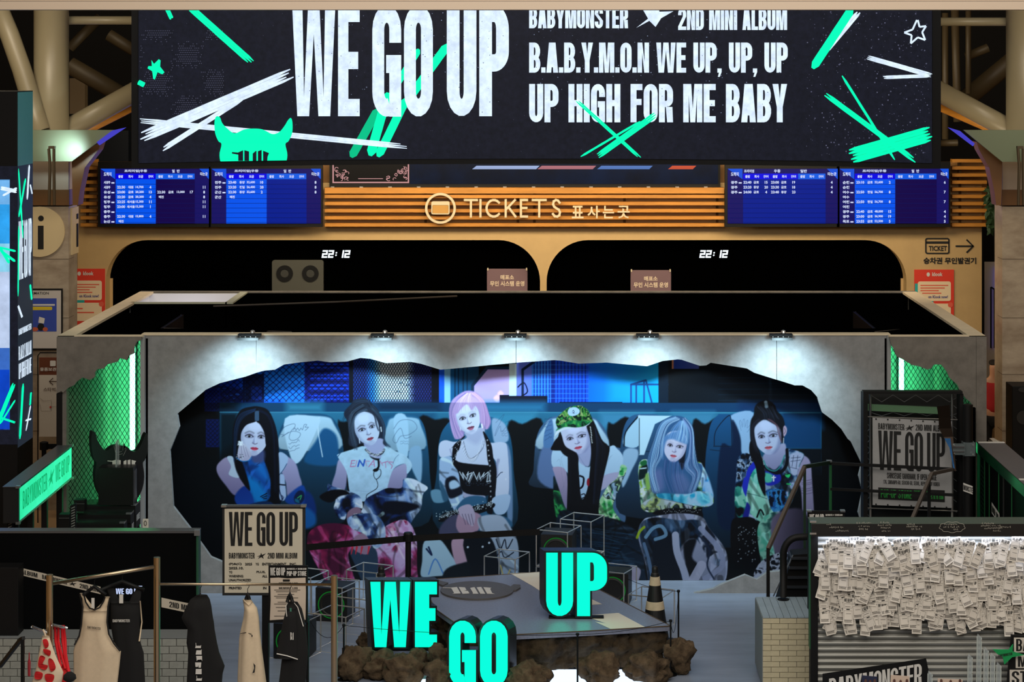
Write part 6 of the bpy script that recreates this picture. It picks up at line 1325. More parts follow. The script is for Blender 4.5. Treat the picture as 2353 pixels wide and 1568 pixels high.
RK = [(813, 1521, 37, 40, 1, 'brown boulder beside the low rope post, end of the row under WE'), (838, 1472, 16, 18, 2, 'small boulder behind the end boulder beside the WE letters'), (866, 1527, 42, 30, 3, 'wide flat boulder directly under the W of WE'),
      (928, 1537, 47, 38, 4, 'large boulder below the E of WE, nearest the viewer'), (965, 1512, 24, 24, 5, 'mid-size boulder tucked under the E of WE'), (1008, 1508, 24, 34, 6, 'tall greenish boulder leaning between WE and GO'),
      (1008, 1545, 34, 34, 7, 'low boulder touching the G of GO'), (1216, 1552, 46, 34, 8, 'boulder next to the O of GO in front of the rock skirt'), (1378, 1535, 44, 38, 9, 'rounded boulder behind the middle rope post'),
      (1486, 1533, 50, 33, 10, 'broad boulder between the middle and corner rope posts'), (1562, 1505, 32, 44, 11, 'upright boulder past the stage corner by the rope posts')]
for r in RK: rock(*r)

# ================================================================ rope posts
def rope_post(px, ybase, label):
    d = floor_d(ybase); x = X_(px, d)
    t = thing('rope_post', label, 'barrier post', (x, d, 0), 'low black rope posts around the stage')
    b = MB(); b.lathe([(.065, 0), (.065, .008), (.02, .014)], (x, d, 0), 20); b.build('base', M_black, t)
    b = MB(); b.lathe([(.009, .01), (.009, .54)], (x, d, 0), 10); b.build('pole', M_black, t)
    b = MB(); b.lathe([(.009, .53), (.017, .54), (.017, .555), (.01, .56)], (x, d, 0), 12); b.build('cap', M_black, t)
    return Vector((x, d, .545))
R = [rope_post(790, 1564, 'thin black rope post beside the end boulder'), rope_post(1327, 1587, 'thin black rope post in front of the stage skirt'), rope_post(1541, 1553, 'thin black rope post at the stage corner with round base'), rope_post(1559, 1478, 'thin black rope post behind the corner one, further back')]
RL = W(700, 1400, 21.4)
def rope(a, c, sag, label):
    b = MB(); b.tube([a+(c-a)*t-Vector((0, 0, sag*4*t*(1-t))) for t in np.linspace(0, 1, 13)], .003, 4); b.build('rope', M_black, label=label, cat='rope')
rope(R[0], R[1], .04, 'thin black rope crossing in front of the WE and GO letters'); rope(R[1], R[2], .03, 'thin black rope from middle post to corner post')
rope(R[2], R[3], .25, 'slack black rope between the two posts past the stage corner'); rope(R[3], W(1440, 1330, 22.4), .03, 'thin black rope running back behind the traffic cone'); rope(R[0], RL, .2, 'slack black rope looping towards the speaker cages')

# ================================================================ cages and loudspeakers
M_ring = mat('green_ring', (20, 120, 40), .5, emit=.55)
A_ = .385
def cage(px, d, z0, yaw, label, H_=.39):
    c = (X_(px, d), d, z0); t = thing('wire_cage', label, 'frame', c, 'chrome cube frames around the stage'); a = A_/2
    P = {}
    for i in (-1, 1):
        for j in (-1, 1):
            for k in (0, 1): P[i, j, k] = rotz((c[0]+i*a, c[1]+j*a, z0+k*H_), c, yaw)
    for i in (-1, 1):
        for j in (-1, 1):
            b = MB(); b.tube([P[i, j, 0], P[i, j, 1]], .007, 6); b.build('upright', M_chrome, t)
    for k in (0, 1):
        for q in (((-1, -1), (1, -1)), ((1, -1), (1, 1)), ((1, 1), (-1, 1)), ((-1, 1), (-1, -1))):
            b = MB(); b.tube([P[(*q[0], k)], P[(*q[1], k)]], .0065, 6); b.build('rail', M_chrome, t)
def speaker(px, d, z0, yaw, label):
    c = (X_(px, d), d, z0+.012); t = thing('loudspeaker', label, 'loudspeaker', c, 'black loudspeakers with green rings'); a = A_/2-.014
    R3 = Matrix.Rotation(yaw, 3, 'Z')
    b = MB(); b.box(c[0]-a, c[0]+a, c[1]-a, c[1]+a, c[2], c[2]+2*a, 0, R3, (c[0], c[1], c[2])); b.build('cabinet', mat('cabinet_black', (14, 15, 16), .5), t)
    def ringp(r0, r1, off, nm, m, dep=.0):
        b = MB(); cz = c[2]+a; n = 36
        for i in range(n):
            q = []
            for r, ii, o in ((r0, i, off), (r0, i+1, off), (r1, i+1, off-dep), (r1, i, off-dep)):
                A = 2*PI*ii/n; q.append(rotz((c[0]+r*math.cos(A), c[1]-a-o, cz+r*math.sin(A)), c, yaw))
            b.poly(q)
        b.build(nm, m, t, smooth=True)
    ringp(.15, .138, .012, 'green_ring', M_ring); ringp(.136, .115, .008, 'surround', mat('rubber', (26, 26, 26), .5), -.004); ringp(.115, .045, .006, 'cone', mat('cone_brown', (34, 30, 24), .6), .05); ringp(.045, .001, -.04, 'dust_cap', mat('cone_brown', (34, 30, 24), .6), -.02)
Y = -.42
for px, d, z, h_, lb, sp in ((771, 22.95, 0, .39, 'chrome cube frame holding the loudspeaker seen between end rail post and W', 'black loudspeaker with green ring between the end rail post and the W'), (779, 21.75, 0, .39, 'empty chrome cube frame nearest the end rail post', None), (678, 21.5, 0, .39, 'chrome cube frame holding the loudspeaker behind the black jersey', 'black loudspeaker on the floor behind the black jersey'),
        (826, 22.45, 0, .39, 'empty chrome cube frame half hidden by the W of WE', None), (850, 23.5, 0, .42, 'empty chrome cube frame at the back next to the cone tip', None), (700, 23.4, 0, .39, 'empty chrome cube frame at the back beside the album sign', None),
        (1284, 23.65, .43, .41, 'chrome cube frame holding the highest loudspeaker above UP', 'black loudspeaker standing highest, rising behind the UP letters'), (1284, 23.65, 0, .42, 'chrome cube frame under the highest loudspeaker behind the stage', None), (1338, 24.15, .43, .42, 'empty chrome cube frame at the top behind the highest loudspeaker', None), (1338, 24.15, 0, .42, 'empty chrome cube frame under the top rear one', None),
        (1165, 23.6, 0, .55, 'empty chrome cube frame showing above the back edge of the stage', None), (1412, 23.6, 0, .39, 'chrome cube frame holding the loudspeaker between UP and the cone', 'black loudspeaker with green ring between UP and the traffic cone'), (1497, 22.6, 0, .37, 'low empty chrome cube frame behind the traffic cone', None)):
    cage(px, d, z, Y, lb, h_)
    if sp: speaker(px, d, z, Y*.35, sp)

# ================================================================ cones
def cone(px, d, yaw_txt, label):
    x = X_(px, d); t = thing('traffic_cone', label, 'traffic cone', (x, d, 0)); c = (x, d, 0); H = .84
    rr = lambda z: .155-(z-.03)/(H-.03)*.125
    b = MB(); b.box(x-.2, x+.2, d-.2, d+.2, 0, .03); b.build('base', mat('cone_black', (18, 18, 19), .5), t)
    b = MB(); b.lathe([(.17, .03), (rr(.05), .05), (rr(.76), .76), (.034, .77), (.034, .81), (.028, .83), (.014, .84)], c, 28); b.build('cone_body', mat('cone_black', (18, 18, 19), .5), t, smooth=False)
    for z0, z1 in ((.39, .475), (.64, .73)):
        b = MB(); b.lathe([(rr(z0)+.001, z0), (rr(z0)+.003, z0+.002), (rr(z1)+.003, z1-.002), (rr(z1)+.001, z1)], c, 28); b.build('reflective_band', mat('band_silver', (206, 190, 160), .3, noise=.2, scale=12), t)
    b = MB()                      # diagonal tape round the foot
    for i in range(14):
        A0 = -PI*.75+i*.11; A1 = A0+.11; q = []
        for A, o in ((A0, 0), (A1, 0), (A1, .06), (A0, .06)):
            z = .08+(A+PI*.75)*.07+o; r = rr(z)+.003; q.append((x+r*math.cos(A), d+r*math.sin(A), z))
        b.poly(q)
    b.build('tape', M_inkw, t)
cone(1505, 21.85, 0, 'black traffic cone with two silver bands behind the stage corner'); cone(876, 21.85, 0, 'black traffic cone tip seen between the cages and the WE letters')

# belt stanchion in front of the picture
t = thing('belt_stanchion', 'black belt stanchion with belts standing before the group picture', 'stanchion', (X_(938, 22.7), 22.7, 0))
x = X_(938, 22.7); b = MB(); b.lathe([(.16, 0), (.16, .01), (.03, .03)], (x, 22.7, 0), 24); b.build('base', M_black, t)
b = MB(); b.lathe([(.032, .02), (.032, .93)], (x, 22.7, 0), 14); b.build('pole', M_black, t)
b = MB(); b.lathe([(.036, .90), (.052, .905), (.052, .985), (.044, 1.0)], (x, 22.7, 0), 16); b.build('belt_head', M_black, t)
for a, c in (((700, 1259, 22.3), (930, 1239, 22.7)), ((946, 1238, 22.7), (1240, 1223, 23.0))):
    A, C = W(*a), W(*c); b = MB(); z_ = Vector((0, 0, .034)); y_ = Vector((0, .004, 0)); b.poly([A-z_, C-z_, C+z_, A+z_]); b.poly([A-z_+y_, A+z_+y_, C+z_+y_, C-z_+y_])
    b.build('belt', M_black, t)

# ================================================================ poster stands
def corner_clamps(par, x0, y0, x1, y1, d, w=10, h=5, which=(1, 1, 0, 0)):
    for k, (x, y) in enumerate(((x0, y0), (x1, y0), (x0, y1), (x1, y1))):
        if which[k]: b = MB(); b.pbox(x-w/2, y-h/2, x+w/2, y+h/2, d-.03, .06); b.build('corner_clamp', M_alu, par)
d = 19.5; sgn = thing('album_sign', 'large cream WE GO UP album sign board on a black stand', 'sign', (X_(608, d), d, 0))
b = MB(); b.pbox(511, 1163, 701, 1369, d, .04); b.build('frame', mat('frame_dark', (34, 34, 34), .5), sgn)
b = MB(); b.pbox(512, 1162, 700, 1166, d-.01, .05); b.build('top_rail', M_dalu, sgn)
b = MB(); b.pbox(516, 1170, 695, 1363, d-.006, .006); b.build('sheet', mat('sign_sheet', (204, 196, 176), .7), sgn)
corner_clamps(sgn, 514, 1164, 697, 1164, d, 12, 5)
Pq = facing(d-.009)
b = MB(); cflat(b, ctext('WE GO UP', 526, 1177, 684, 1255, .30, .115, .095, .03, .12), Pq); b.build('headline', M_ink, sgn)
b = MB(); cflat(b, ctext('BABYMONSTER', 526, 1271, 585, 1284, .4, .15, .12, .05), Pq); cflat(b, ctext('*', 591, 1271, 612, 1285), Pq); cflat(b, ctext('2ND MINI ALBUM', 615, 1271, 683, 1284, .4, .15, .12, .05, .22), Pq); b.build('caption', M_ink, sgn)
b = MB()
for i, ln in enumerate(('(P)&(C) 2025 YG ENTERTAINMENT INC.', '2025.10.            DISTRIBUTED', 'YG          PLUS,          INC.', 'WARNING:   ALL   RIGHTS', 'UNAUTHORIZED DUPLICATION', 'PRINTED            IN            KOREA')):
    y = 1294+i*9.2+(9 if i == 5 else 0); ws = ln.split()
    tot = sum(len(w) for w in ws); gap = (157-tot*4.35)/max(1, len(ws)-1); x = 526
    for w in ws: fadd(b, ftext(w, x, y, x+len(w)*4.35-1, y+6, .04), Pq); x += len(w)*4.35+max(gap, 2)
b.build('small_print', M_ink, sgn)
b = MB(); b.pbox(602, 1369, 617, 1640, d+.02, .06); b.build('stand_post', M_black, sgn)
b = MB(); b.box(X_(560, d), X_(660, d), d-.2, d+.25, 0, .03); b.build('stand_base', M_black, sgn)
d = 18.7; s2 = thing('popup_notice', 'small black and cream POP-UP STORE notice stand behind the clothes rail', 'sign', (X_(704, d), d, 0))
b = MB(); b.pbox(617, 1301, 707, 1432, d, .03); b.build('frame', M_black, s2)
b = MB(); b.shape([[(621, 1329), (640, 1328), (660, 1330), (702, 1328), (703, 1360), (702, 1425), (680, 1426), (650, 1424), (620, 1426), (622, 1380)]], facing(d-.004), .003); b.build('sheet', mat('notice_sheet', (206, 190, 172), .7), s2)
Pq = facing(d-.008)
b = MB(); cflat(b, ctext('WE GO UP', 621, 1305, 655, 1323, .36, .14, .11, .03, .14), Pq); cflat(b, ctext('POP-UP STORE', 659, 1313, 704, 1324, .4, .16, .13, .05, .2), Pq); cflat(b, ctext('BABYMONSTER * 2ND MINI ALBUM', 659, 1306, 704, 1310, .4, .15, .13, .06, .2), Pq); b.build('headline', M_inkw, s2)
b = MB(); b.shape([rrect(650, 1332, 666, 1337, 1)], Pq); cflat(b, ctext('MEMORY LOG', 641, 1339, 684, 1345, .42, .15, .12, .06), Pq); cflat(b, ctext('MEMORY LOG', 641, 1350, 684, 1354, .42, .15, .12, .06), Pq)
for i, y in enumerate((1356, 1360, 1366, 1370, 1374, 1384, 1388, 1396, 1404, 1416)): b.shape([_r(630+(i % 3)*4, y, 690-(i*7) % 23, y+1)], Pq)
b.build('small_print', M_ink, s2)
b = MB(); b.pbox(703, 1420, 709, 1700, d+.03, .04); b.build('stand_post', M_black, s2)
b = MB(); b.box(X_(660, d), X_(740, d), d-.15, d+.2, 0, .03); b.build('stand_base', M_black, s2)

# ================================================================ black wall with tape, brick counter
d = 20.0; wl = thing('black_display_wall', 'low black partition with aluminium top rail and diagonal printed tape', 'partition', (X_(220, d), d, 0))
b = MB(); b.pbox(-180, 1226, 451, 1607, d, .12); b.build('panel', mat('panel_black', (5, 6, 7), .8, spec=.08), wl)
b = MB(); b.pbox(-180, 1221, 456, 1226, d-.01, .14); b.build('top_rail', M_dalu, wl)
b = MB(); b.pbox(451, 1224, 456, 1607, d-.01, .13); b.build('end_rail', mat('green_lit_rail', (40, 90, 66), .4), wl)  # green neon light on the rail is put into its colour
b = MB(); b.pbox(446, 1219, 459, 1232, d-.03, .03); b.build('corner_clamp', M_alu, wl)
def tape(par, x0, y0, x1, y1, hw, d, txt, tx0, name='tape'):
    """printed tape from (x0,y0) to (x1,y1); hw height of the band"""
    sl = (y1-y0)/(x1-x0); P_ = lambda e: (lambda x, y, t: W(x, y+sl*(x-x0), d-e))
    b = MB(); b.shape([[(x0, y0), (x1, y0), (x1, y0+hw), (x0, y0+hw)]], P_(.004)); b.build(name, mat('tape_cream', (200, 190, 172), .6), par)
    b = MB()
    for s_, a, c in txt:
        for p in ctext(s_, a, y0+hw*.22, c, y0+hw*.8, .42, .16, .13, .06, .25):
            if min(q[0] for q in p) >= x0 and max(q[0] for q in p) <= x1: b.shape([p], P_(.007))
    b.build('tape_print', M_ink, par)
tape(wl, 0, 1294, 231, 1349, 17, d, [('MINI', 0, 34), ('ALBUM', 49, 86), ('BABYMONSTER', 97, 154), ('*', 157, 178), ('2ND MINI', 183, 228)], 0)
tape(wl, 371, 1374, 442, 1389, 22, d, [('*', 366, 380), ('2ND MIN', 389, 437)], 0)
b = MB(); cflat(b, ctext('WE GO UP', 266, 1353, 323, 1366, .4, .16, .13, .05, .2), facing(d-.01)); cflat(b, [_r(310, 1347, 327, 1348.4), _r(0, 1350, 5, 1382)], facing(d-.01)); b.build('lit_caption', mat('caption_glow', (200, 215, 255), .5, emit=1), wl)
b = MB(); b.pbox(-60, 1305, 42, 1462, 19.75, .2); b.build('black_cabinet', M_black, label='black cabinet standing on the grey brick counter', cat='cabinet', bevel=.004)
bc = thing('brick_counter', 'low counter faced with pale grey bricks below the black partition', 'counter', (X_(200, 19.7), 19.7, 0)); zt = .68
b = MB(); b.box(X_(-120, 19.7), X_(452, 19.7), 19.71, 19.97, 0, zt-.01); b.build('core', mat('mortar_grey', (92, 94, 90), .9), bc)
M_brickg = mat('brick_grey', (156, 158, 150), .8, noise=.22, scale=9); M_brickc = mat('brick_cream', (200, 190, 158), .8, noise=.16, scale=9)
b = MB(); b.box(X_(-120, 19.7), X_(452, 19.7), 19.69, 19.975, zt-.01, zt); b.build('counter_top', mat('counter_top', (120, 124, 124), .5), bc)
def bricks(par, x0, x1, z0, z1, y, bw, bh, m, gap=.006):
    me = None; r = 0; z = z1-bh
    while z > z0-bh*.5:
        off = (r % 2)*bw/2; x = x0-off
        while x < x1-.01:
            a, c = max(x, x0)+gap/2, min(x+bw, x1)-gap/2
            if c-a > .02:
                full = abs(c-a-(bw-gap)) < 1e-4
                if full and me is not None:
                    o = bpy.data.objects.new('brick', me); S.collection.objects.link(o); o.parent = par; o.location = Vector((a, y+random.uniform(-.002, .002), z+gap/2))-ORG[par.name]; ORG[o.name] = ORG[par.name]
                else:
                    q = MB(); q.box(a, c, y, y+.02, z+gap/2, z+bh-gap/2)
                    if full:
                        q.v = [(p[0]-a, p[1]-y, p[2]-z-gap/2) for p in q.v]; sv = ORG[par.name]; ORG[par.name] = Vector((0, 0, 0)); o = q.build('brick', m, par); ORG[par.name] = sv; ORG[o.name] = sv; o.location = Vector((a, y, z+gap/2))-sv; me = o.data
                    else: q.build('brick', m, par)
            x += bw
        z -= bh; r += 1
bricks(bc, X_(-60, 19.69), X_(451, 19.69), .2, zt-.012, 19.692, .137, .0715, M_brickg)

# ================================================================ clothes rail and garments
rk = thing('clothes_rail', 'brushed steel clothes rail with three posts holding the garments', 'clothes rail', (X_(360, 18), 18, 0))
M_steelb = mat('brushed_steel', (196, 176, 146), .28, metal=1)
def post(px, y, d, r=.028): b = MB(); b.tube([(X_(px, d), d, 0), W(px, y, d)], r, 20); b.build('post', M_steelb, rk, smooth=False)
post(360.5, 1281, 18); post(768, 1323, 18); post(114, 1321, 17.44)
b = MB(); b.tube([W(357, 1303, 18), W(116, 1342, 17.44)], .016, 12); b.build('bar', M_steelb, rk, smooth=True)
b = MB(); b.tube([W(366, 1343, 18), W(764, 1344, 18)], .012, 12); b.build('bar', M_steelb, rk, smooth=True)
for a, c in (((74, 1441), (110, 1456)), ((121, 1437), (153, 1444))): b = MB(); b.tube([W(*a, 17.3), W(*c, 17.44)], .013, 10); b.build('hook_bar', M_alu, rk, smooth=True)
def garment(par, name, rows, d, th, m, folds=5, seed=0, parts=24):
    """rows: (y, x left, x right) down the garment; closed soft body with vertical folds"""
    b = MB(); n = parts; R_ = []
    for i in range(len(rows)-1):
        (y0, a0, c0), (y1, a1, c1) = rows[i], rows[i+1]; k = max(1, int((y1-y0)/6))
        for j in range(k): t = j/k; R_.append((y0+(y1-y0)*t, a0+(a1-a0)*t, c0+(c1-c0)*t))
    R_.append(rows[-1])
    for i, (y, a, c) in enumerate(R_):
        cx, w = (a+c)/2, (c-a)/2; dep = min(1, i/4+.35)
        for j in range(n):
            A = 2*PI*j/n; fo = 1+.16*math.sin(A*folds+seed+i*.05)*min(1, i/8)+.07*math.sin(A*(folds*2+1)+seed*2-i*.03)
            px = cx+w*math.cos(A)*(1+(fo-1)*.25); b.v.append(tuple(W(px, y, d)+Vector((0, th*math.sin(A)*fo*dep, 0))))
    for i in range(len(R_)-1):
        for j in range(n): p = i*n+j; q = i*n+(j+1) % n; b.f.append((p, q, q+n, p+n)); b.m.append(0)
    b.f.append(tuple(range(n))); b.m.append(0); k = (len(R_)-1)*n; b.f.append(tuple(range(k+n-1, k-1, -1))); b.m.append(0)
    return b.build(name, m, par, smooth=True)
def hanger(par, px, ybar, d, w, yn=None):
    b = MB(); yn = yn or ybar+28
    b.tube([W(px-4, ybar-1, d), W(px, ybar-5, d), W(px+4, ybar-2, d), W(px+3, ybar+4, d), W(px, ybar+9, d), W(px, yn, d)], .003, 5)
    b.build('hook', M_black, par)
    b = MB(); b.tube([W(px-w, yn+20, d), W(px-w*.45, yn+9, d), W(px, yn, d), W(px+w*.45, yn+9, d), W(px+w, yn+20, d)], .016, 8); b.build('hanger', M_black, par, smooth=True)
M_cloth = mat('cream_jersey', (216, 196, 166), .9, noise=.06, scale=30); M_cblack = mat('black_cloth', (16, 16, 17), .95); M_trim = mat('black_trim', (10, 10, 11), .8)
u = lambda *p: [(a/2.76, 1000+c/2.76) for a, c in p]
dg_ = 17.7
g = thing('cream_tank_top', 'cream sleeveless tank top with black trim on the rail beside the post', 'tank top', tuple(W(220, 1600, dg_)))
hanger(g, 217, 1326, dg_, 26, 1348)
garment(g, 'body', [(1402, 192, 248), (1412, 188, 247), (1440, 187, 246), (1460, 182, 250), (1480, 174, 262), (1497, 170, 275), (1530, 170, 272), (1568, 170, 268), (1640, 168, 268)], dg_, .045, M_cloth, 6, 1)
garment(g, 'strap', [(1364, 183, 192), (1376, 189, 199), (1390, 190, 210), (1404, 190, 220)], dg_, .02, M_cloth, 2, 0, 12); garment(g, 'strap', [(1372, 241, 253), (1384, 236, 250), (1394, 226, 249), (1404, 214, 248)], dg_, .02, M_cloth, 2, 0, 12)
b = MB(); b.tube([W(192, 1364, dg_-.05), W(197, 1384, dg_-.05), W(206, 1398, dg_-.05), W(217, 1402, dg_-.05), W(229, 1397, dg_-.05), W(238, 1382, dg_-.05), W(241, 1373, dg_-.05)], .007, 6); b.build('neck_trim', M_trim, g, smooth=True)
b = MB(); b.tube([W(253, 1374, dg_-.02), W(248, 1395, dg_-.045), W(246, 1430, dg_-.045), W(250, 1458, dg_-.045), W(262, 1480, dg_-.04), W(276, 1497, dg_-.03)], .007, 6); b.tube([W(183, 1366, dg_-.02), W(190, 1395, dg_-.04), W(187, 1435, dg_-.045), W(182, 1462, dg_-.045), (W(171, 1483, dg_-.03))], .007, 6); b.build('armhole_trim', M_trim, g, smooth=True)
b = MB(); cflat(b, ctext('BABYMONSTER', 201, 1439, 231, 1444.5, .6, .17, .15, .1), lambda x, y, t: W(x, y+(x-201)*.12, dg_-.068)); b.build('chest_print', M_ink, g)
b = MB(); b.pbox(210, 1375, 217, 1398, dg_-.06, .003); b.build('price_tag', M_inkw, g)
dg2 = 17.85; g = thing('black_tank_top', 'black sleeveless tank top hanging behind the cream one', 'tank top', tuple(W(300, 1600, dg2)))
hanger(g, 281, 1315, dg2, 50, 1337)
garment(g, 'body', [(1384, 255, 320), (1400, 255, 322), (1440, 256, 320), (1478, 262, 323), (1500, 262, 330), (1568, 262, 334), (1640, 262, 336)], dg2, .04, M_cblack, 6, 2)
garment(g, 'strap', [(1352, 244, 262), (1366, 250, 268), (1386, 254, 276)], dg2, .02, M_cblack, 2, 0, 12); garment(g, 'strap', [(1355, 312, 325), (1368, 304, 324), (1386, 296, 322)], dg2, .02, M_cblack, 2, 0, 12)
b = MB(); b.tube([W(322, 1382, dg2-.03), W(326, 1430, dg2-.03), W(320, 1474, dg2-.02)], .006, 6); b.build('armhole_trim', M_cloth, g, smooth=True)
b = MB(); cflat(b, ctext('BABYMONSTER', 259, 1424, 298, 1430.5, .6, .17, .15, .1), lambda x, y, t: W(x, y, dg2-.062)); b.build('chest_print', M_inkw, g)
b = MB(); b.pbox(274, 1367, 283, 1387, dg2-.06, .003); b.build('price_tag', M_inkw, g)
dg3 = 18.0; g = thing('black_hoodie', 'black garment with pale blackletter print hung sideways on the bar', 'hoodie', tuple(W(470, 1600, dg3)))
hanger(g, 460, 1344, dg3, 6, 1366)
garment(g, 'body', [(1368, 452, 476), (1378, 438, 482), (1395, 428, 486), (1420, 417, 490), (1428, 420, 492), (1446, 431, 494), (1478, 428, 500), (1500, 432, 505), (1532, 430, 518), (1550, 429, 513), (1640, 424, 505)], dg3, .07, M_cblack, 4, 3)
b = MB()
for i, y in enumerate(range(1478, 1600, 15)):
    p = BM[(i*2) % 5]; x0_, x1_ = min(q[0] for q in p), max(q[0] for q in p); b.shape([[(448+yy*15+(i % 3), y+(x-x0_)/(x1_-x0_)*12) for x, yy in p]], facing(dg3-.09))
b.build('side_print', M_inkw, g)
g = thing('cream_tee', 'plain cream T-shirt hung sideways in the middle of the bar', 'T-shirt', tuple(W(578, 1600, dg3)))
hanger(g, 569, 1345, dg3, 5, 1364)
garment(g, 'body', [(1378, 558, 577), (1388, 560, 583), (1400, 562, 591), (1420, 560, 595), (1455, 552, 598), (1470, 550, 600), (1568, 546, 612), (1640, 544, 618)], dg3, .07, M_cloth, 5, 4)
b = MB(); b.tube([W(552, 1457, dg3-.06), W(565, 1454, dg3-.075), W(578, 1458, dg3-.07)], .003, 4); b.shape([[(582, 1524), (587, 1530), (585, 1546), (580, 1548), (584, 1536)]], facing(dg3-.09)); b.shape([ell(579, 1462, 1.5, 3, 8)], facing(dg3-.09)); b.build('print', M_ink, g)
b = MB(); b.tube([W(560, 1380, dg3-.04), W(572, 1392, dg3-.06), W(580, 1384, dg3-.05)], .005, 5); b.build('collar', M_cloth, g, smooth=True)
g = thing('black_jersey', 'black baseball jersey with white piping hung sideways near the end post', 'jersey', tuple(W(672, 1600, dg3)))
hanger(g, 666, 1345, dg3, 6, 1364)
garment(g, 'body', [(1384, 660, 684), (1400, 656, 694), (1425, 656, 700), (1455, 654, 704), (1500, 650, 708), (1568, 642, 702), (1640, 640, 700)], dg3, .06, M_cblack, 4, 5)
garment(g, 'sleeve', [(1400, 658, 680), (1430, 650, 682), (1460, 644, 684), (1500, 635, 684), (1512, 640, 682)], dg3-.05, .045, M_cblack, 3, 6)
b = MB(); b.tube([W(636, 1503, dg3-.085), W(660, 1508, dg3-.11), W(684, 1516, dg3-.09)], .005, 5); b.tube([W(661, 1386, dg3-.06), W(657, 1393, dg3-.07), W(658, 1410, dg3-.08), W(663, 1440, dg3-.085)], .004, 5); b.tube([W(676, 1386, dg3-.05), W(684, 1396, dg3-.06), W(697, 1440, dg3-.05)], .0035, 5); b.build('piping', M_inkw, g, smooth=True)
b = MB()
for p in BM[1:3]: b.shape([[(660+x*22, 1453+yy*19) for x, yy in p]], facing(dg3-.105))
b.build('chest_print', M_inkw, g)
b = MB(); b.pbox(666, 1398, 670, 1416, dg3-.075, .003); b.build('neck_label', mat('green_label', (60, 120, 100), .6), g)
# bandana and red straps on the hooks
db = 17.3; g = thing('printed_bandana', 'cream bandana with bold red print hanging from the short hook bar', 'bandana', tuple(W(105, 1600, db)))
garment(g, 'cloth', [(1462, 97, 113), (1480, 94, 118), (1510, 87, 128), (1545, 80, 144), (1570, 72, 140), (1610, 66, 136)], db, .03, mat('bandana_cream', (226, 206, 178), .9), 5, 7)
b = MB(); b.tube([W(99, 1447, db), W(103, 1456, db), W(105, 1464, db)], .008, 6); b.build('loop', mat('bandana_cream', (226, 206, 178), .9), g)
b = MB(); Pb = lambda x, y, t: W(x, y, db-.036-.012*math.sin((x-60)*.2)**2)
for c in ([(98, 1472), (108, 1470), (112, 1484), (104, 1490)], [(100, 1492), (116, 1496), (114, 1508), (102, 1502)], [(92, 1508), (104, 1512), (98, 1526), (110, 1530), (104, 1540), (88, 1532)], [(112, 1514), (122, 1518), (128, 1536), (118, 1544), (112, 1530)], [(82, 1544), (98, 1548), (94, 1562), (80, 1560)], [(104, 1550), (124, 1552), (120, 1568), (106, 1566)]):
    b.shape([Painter.smooth([Vector((x, y)) for x, y in c], 4).tolist()], Pb)
b.build('red_print', mat('bandana_red', (196, 20, 24), .8), g)
g = thing('red_strap_bag', 'bright red looped straps hanging beside the bandana', 'bag', tuple(W(140, 1560, db+.08)))
for k, (x0, x1, x2) in enumerate(((126, 128, 140), (134, 132, 150), (142, 140, 156), (146, 144, 158))):
    b = MB(); b.tube([W(x0, 1438, db+.08+k*.01), W(x1+k*2, 1475, db+.08+k*.01), W((x1+x2)/2, 1505, db+.06), W(x2, 1532+k*4, db+.08)], .012, 6); b.build('strap', mat('strap_red', (214, 16, 30), .7), g, smooth=True)
garment(g, 'pouch', [(1528, 130, 158), (1545, 132, 162), (1575, 134, 158)], db+.12, .05, mat('bandana_red', (196, 20, 24), .8), 3, 1)
b = MB(); b.tube([W(54, 1467, 17.0), W(48, 1470, 17.05), W(0, 1532, 17.6)], .02, 4); b.tube([W(52, 1470, 17.0), W(52, 1620, 17.0)], .018, 4); b.build('black_rail_end', M_black, label='black sloping rail end beside the bandana', cat='rail')
g = thing('hanging_charm', 'small red and clear bottle-shaped charm beside the bandana', 'charm', tuple(W(68, 1560, 17.1)))
b = MB(); b.lathe([(.002, .0), (.012, .01), (.013, .12), (.006, .15), (.004, .2)], W(67, 1556, 17.1), 10); b.build('bottle', mat('charm_red', (150, 40, 50), .3), g)
b = MB(); b.lathe([(.03, 0), (.055, .02), (.05, .05), (.02, .075)], W(160, 1566, 17.2), 16); b.build('black_cap_top', M_cblack, label='top of a black cap at the frame edge below the red straps', cat='cap', smooth=True)

# ================================================================ totem, light box, counters by the green corner
dT = 24.0; tt = thing('led_totem', 'tall LED advertising totem with blue picture and WE GO UP side face', 'LED totem', (X_(20, dT), dT+.35, 0))
x0, x1 = X_(-330, dT), X_(40, dT)
b = MB(); b.box(x0, x1, dT, dT+.7, 0, Z_(210, dT)); b.build('casing', M_black, tt)
b = MB(); b.shape([_r(-300, 413, 22.5, 988)], facing(dT-.004)); 
m = mat('totem_picture', (120, 200, 255), .4, emit=1.0, noise=.5, scale=.7, col2=(0, 40, 150)); b.build('display_picture', m, tt)
b = MB(); b.shape([_r(22.5, 382, 40, 1022)], facing(dT-.004)); b.shape([_r(-300, 382, 22.5, 413)], facing(dT-.004)); b.shape([_r(-300, 988, 22.5, 1022)], facing(dT-.004)); b.build('display_border', E_bg, tt)
for y0, y1, c, nm in ((415, 470, (120, 190, 250), 'sky'), (470, 560, (50, 170, 250), 'azure'), (560, 625, (150, 225, 255), 'ice'), (625, 800, (196, 214, 246), 'lilac'), (800, 850, (60, 110, 200), 'shade'), (850, 986, (10, 70, 200), 'deep')):
    b = MB(); b.shape([_r(-300, y0, 22, y1)], facing(dT-.006)); b.build('picture_field', mat('totem_'+nm, c, .4, emit=1, noise=.3, scale=3), tt)
b = MB()
for p in rough((0, 432), (39, 440), 9, 2)+rough((6, 450), (39, 432), 5, 1): b.shape([p], facing(dT-.008))
b.build('white_stroke', E_w, tt)
b = MB()
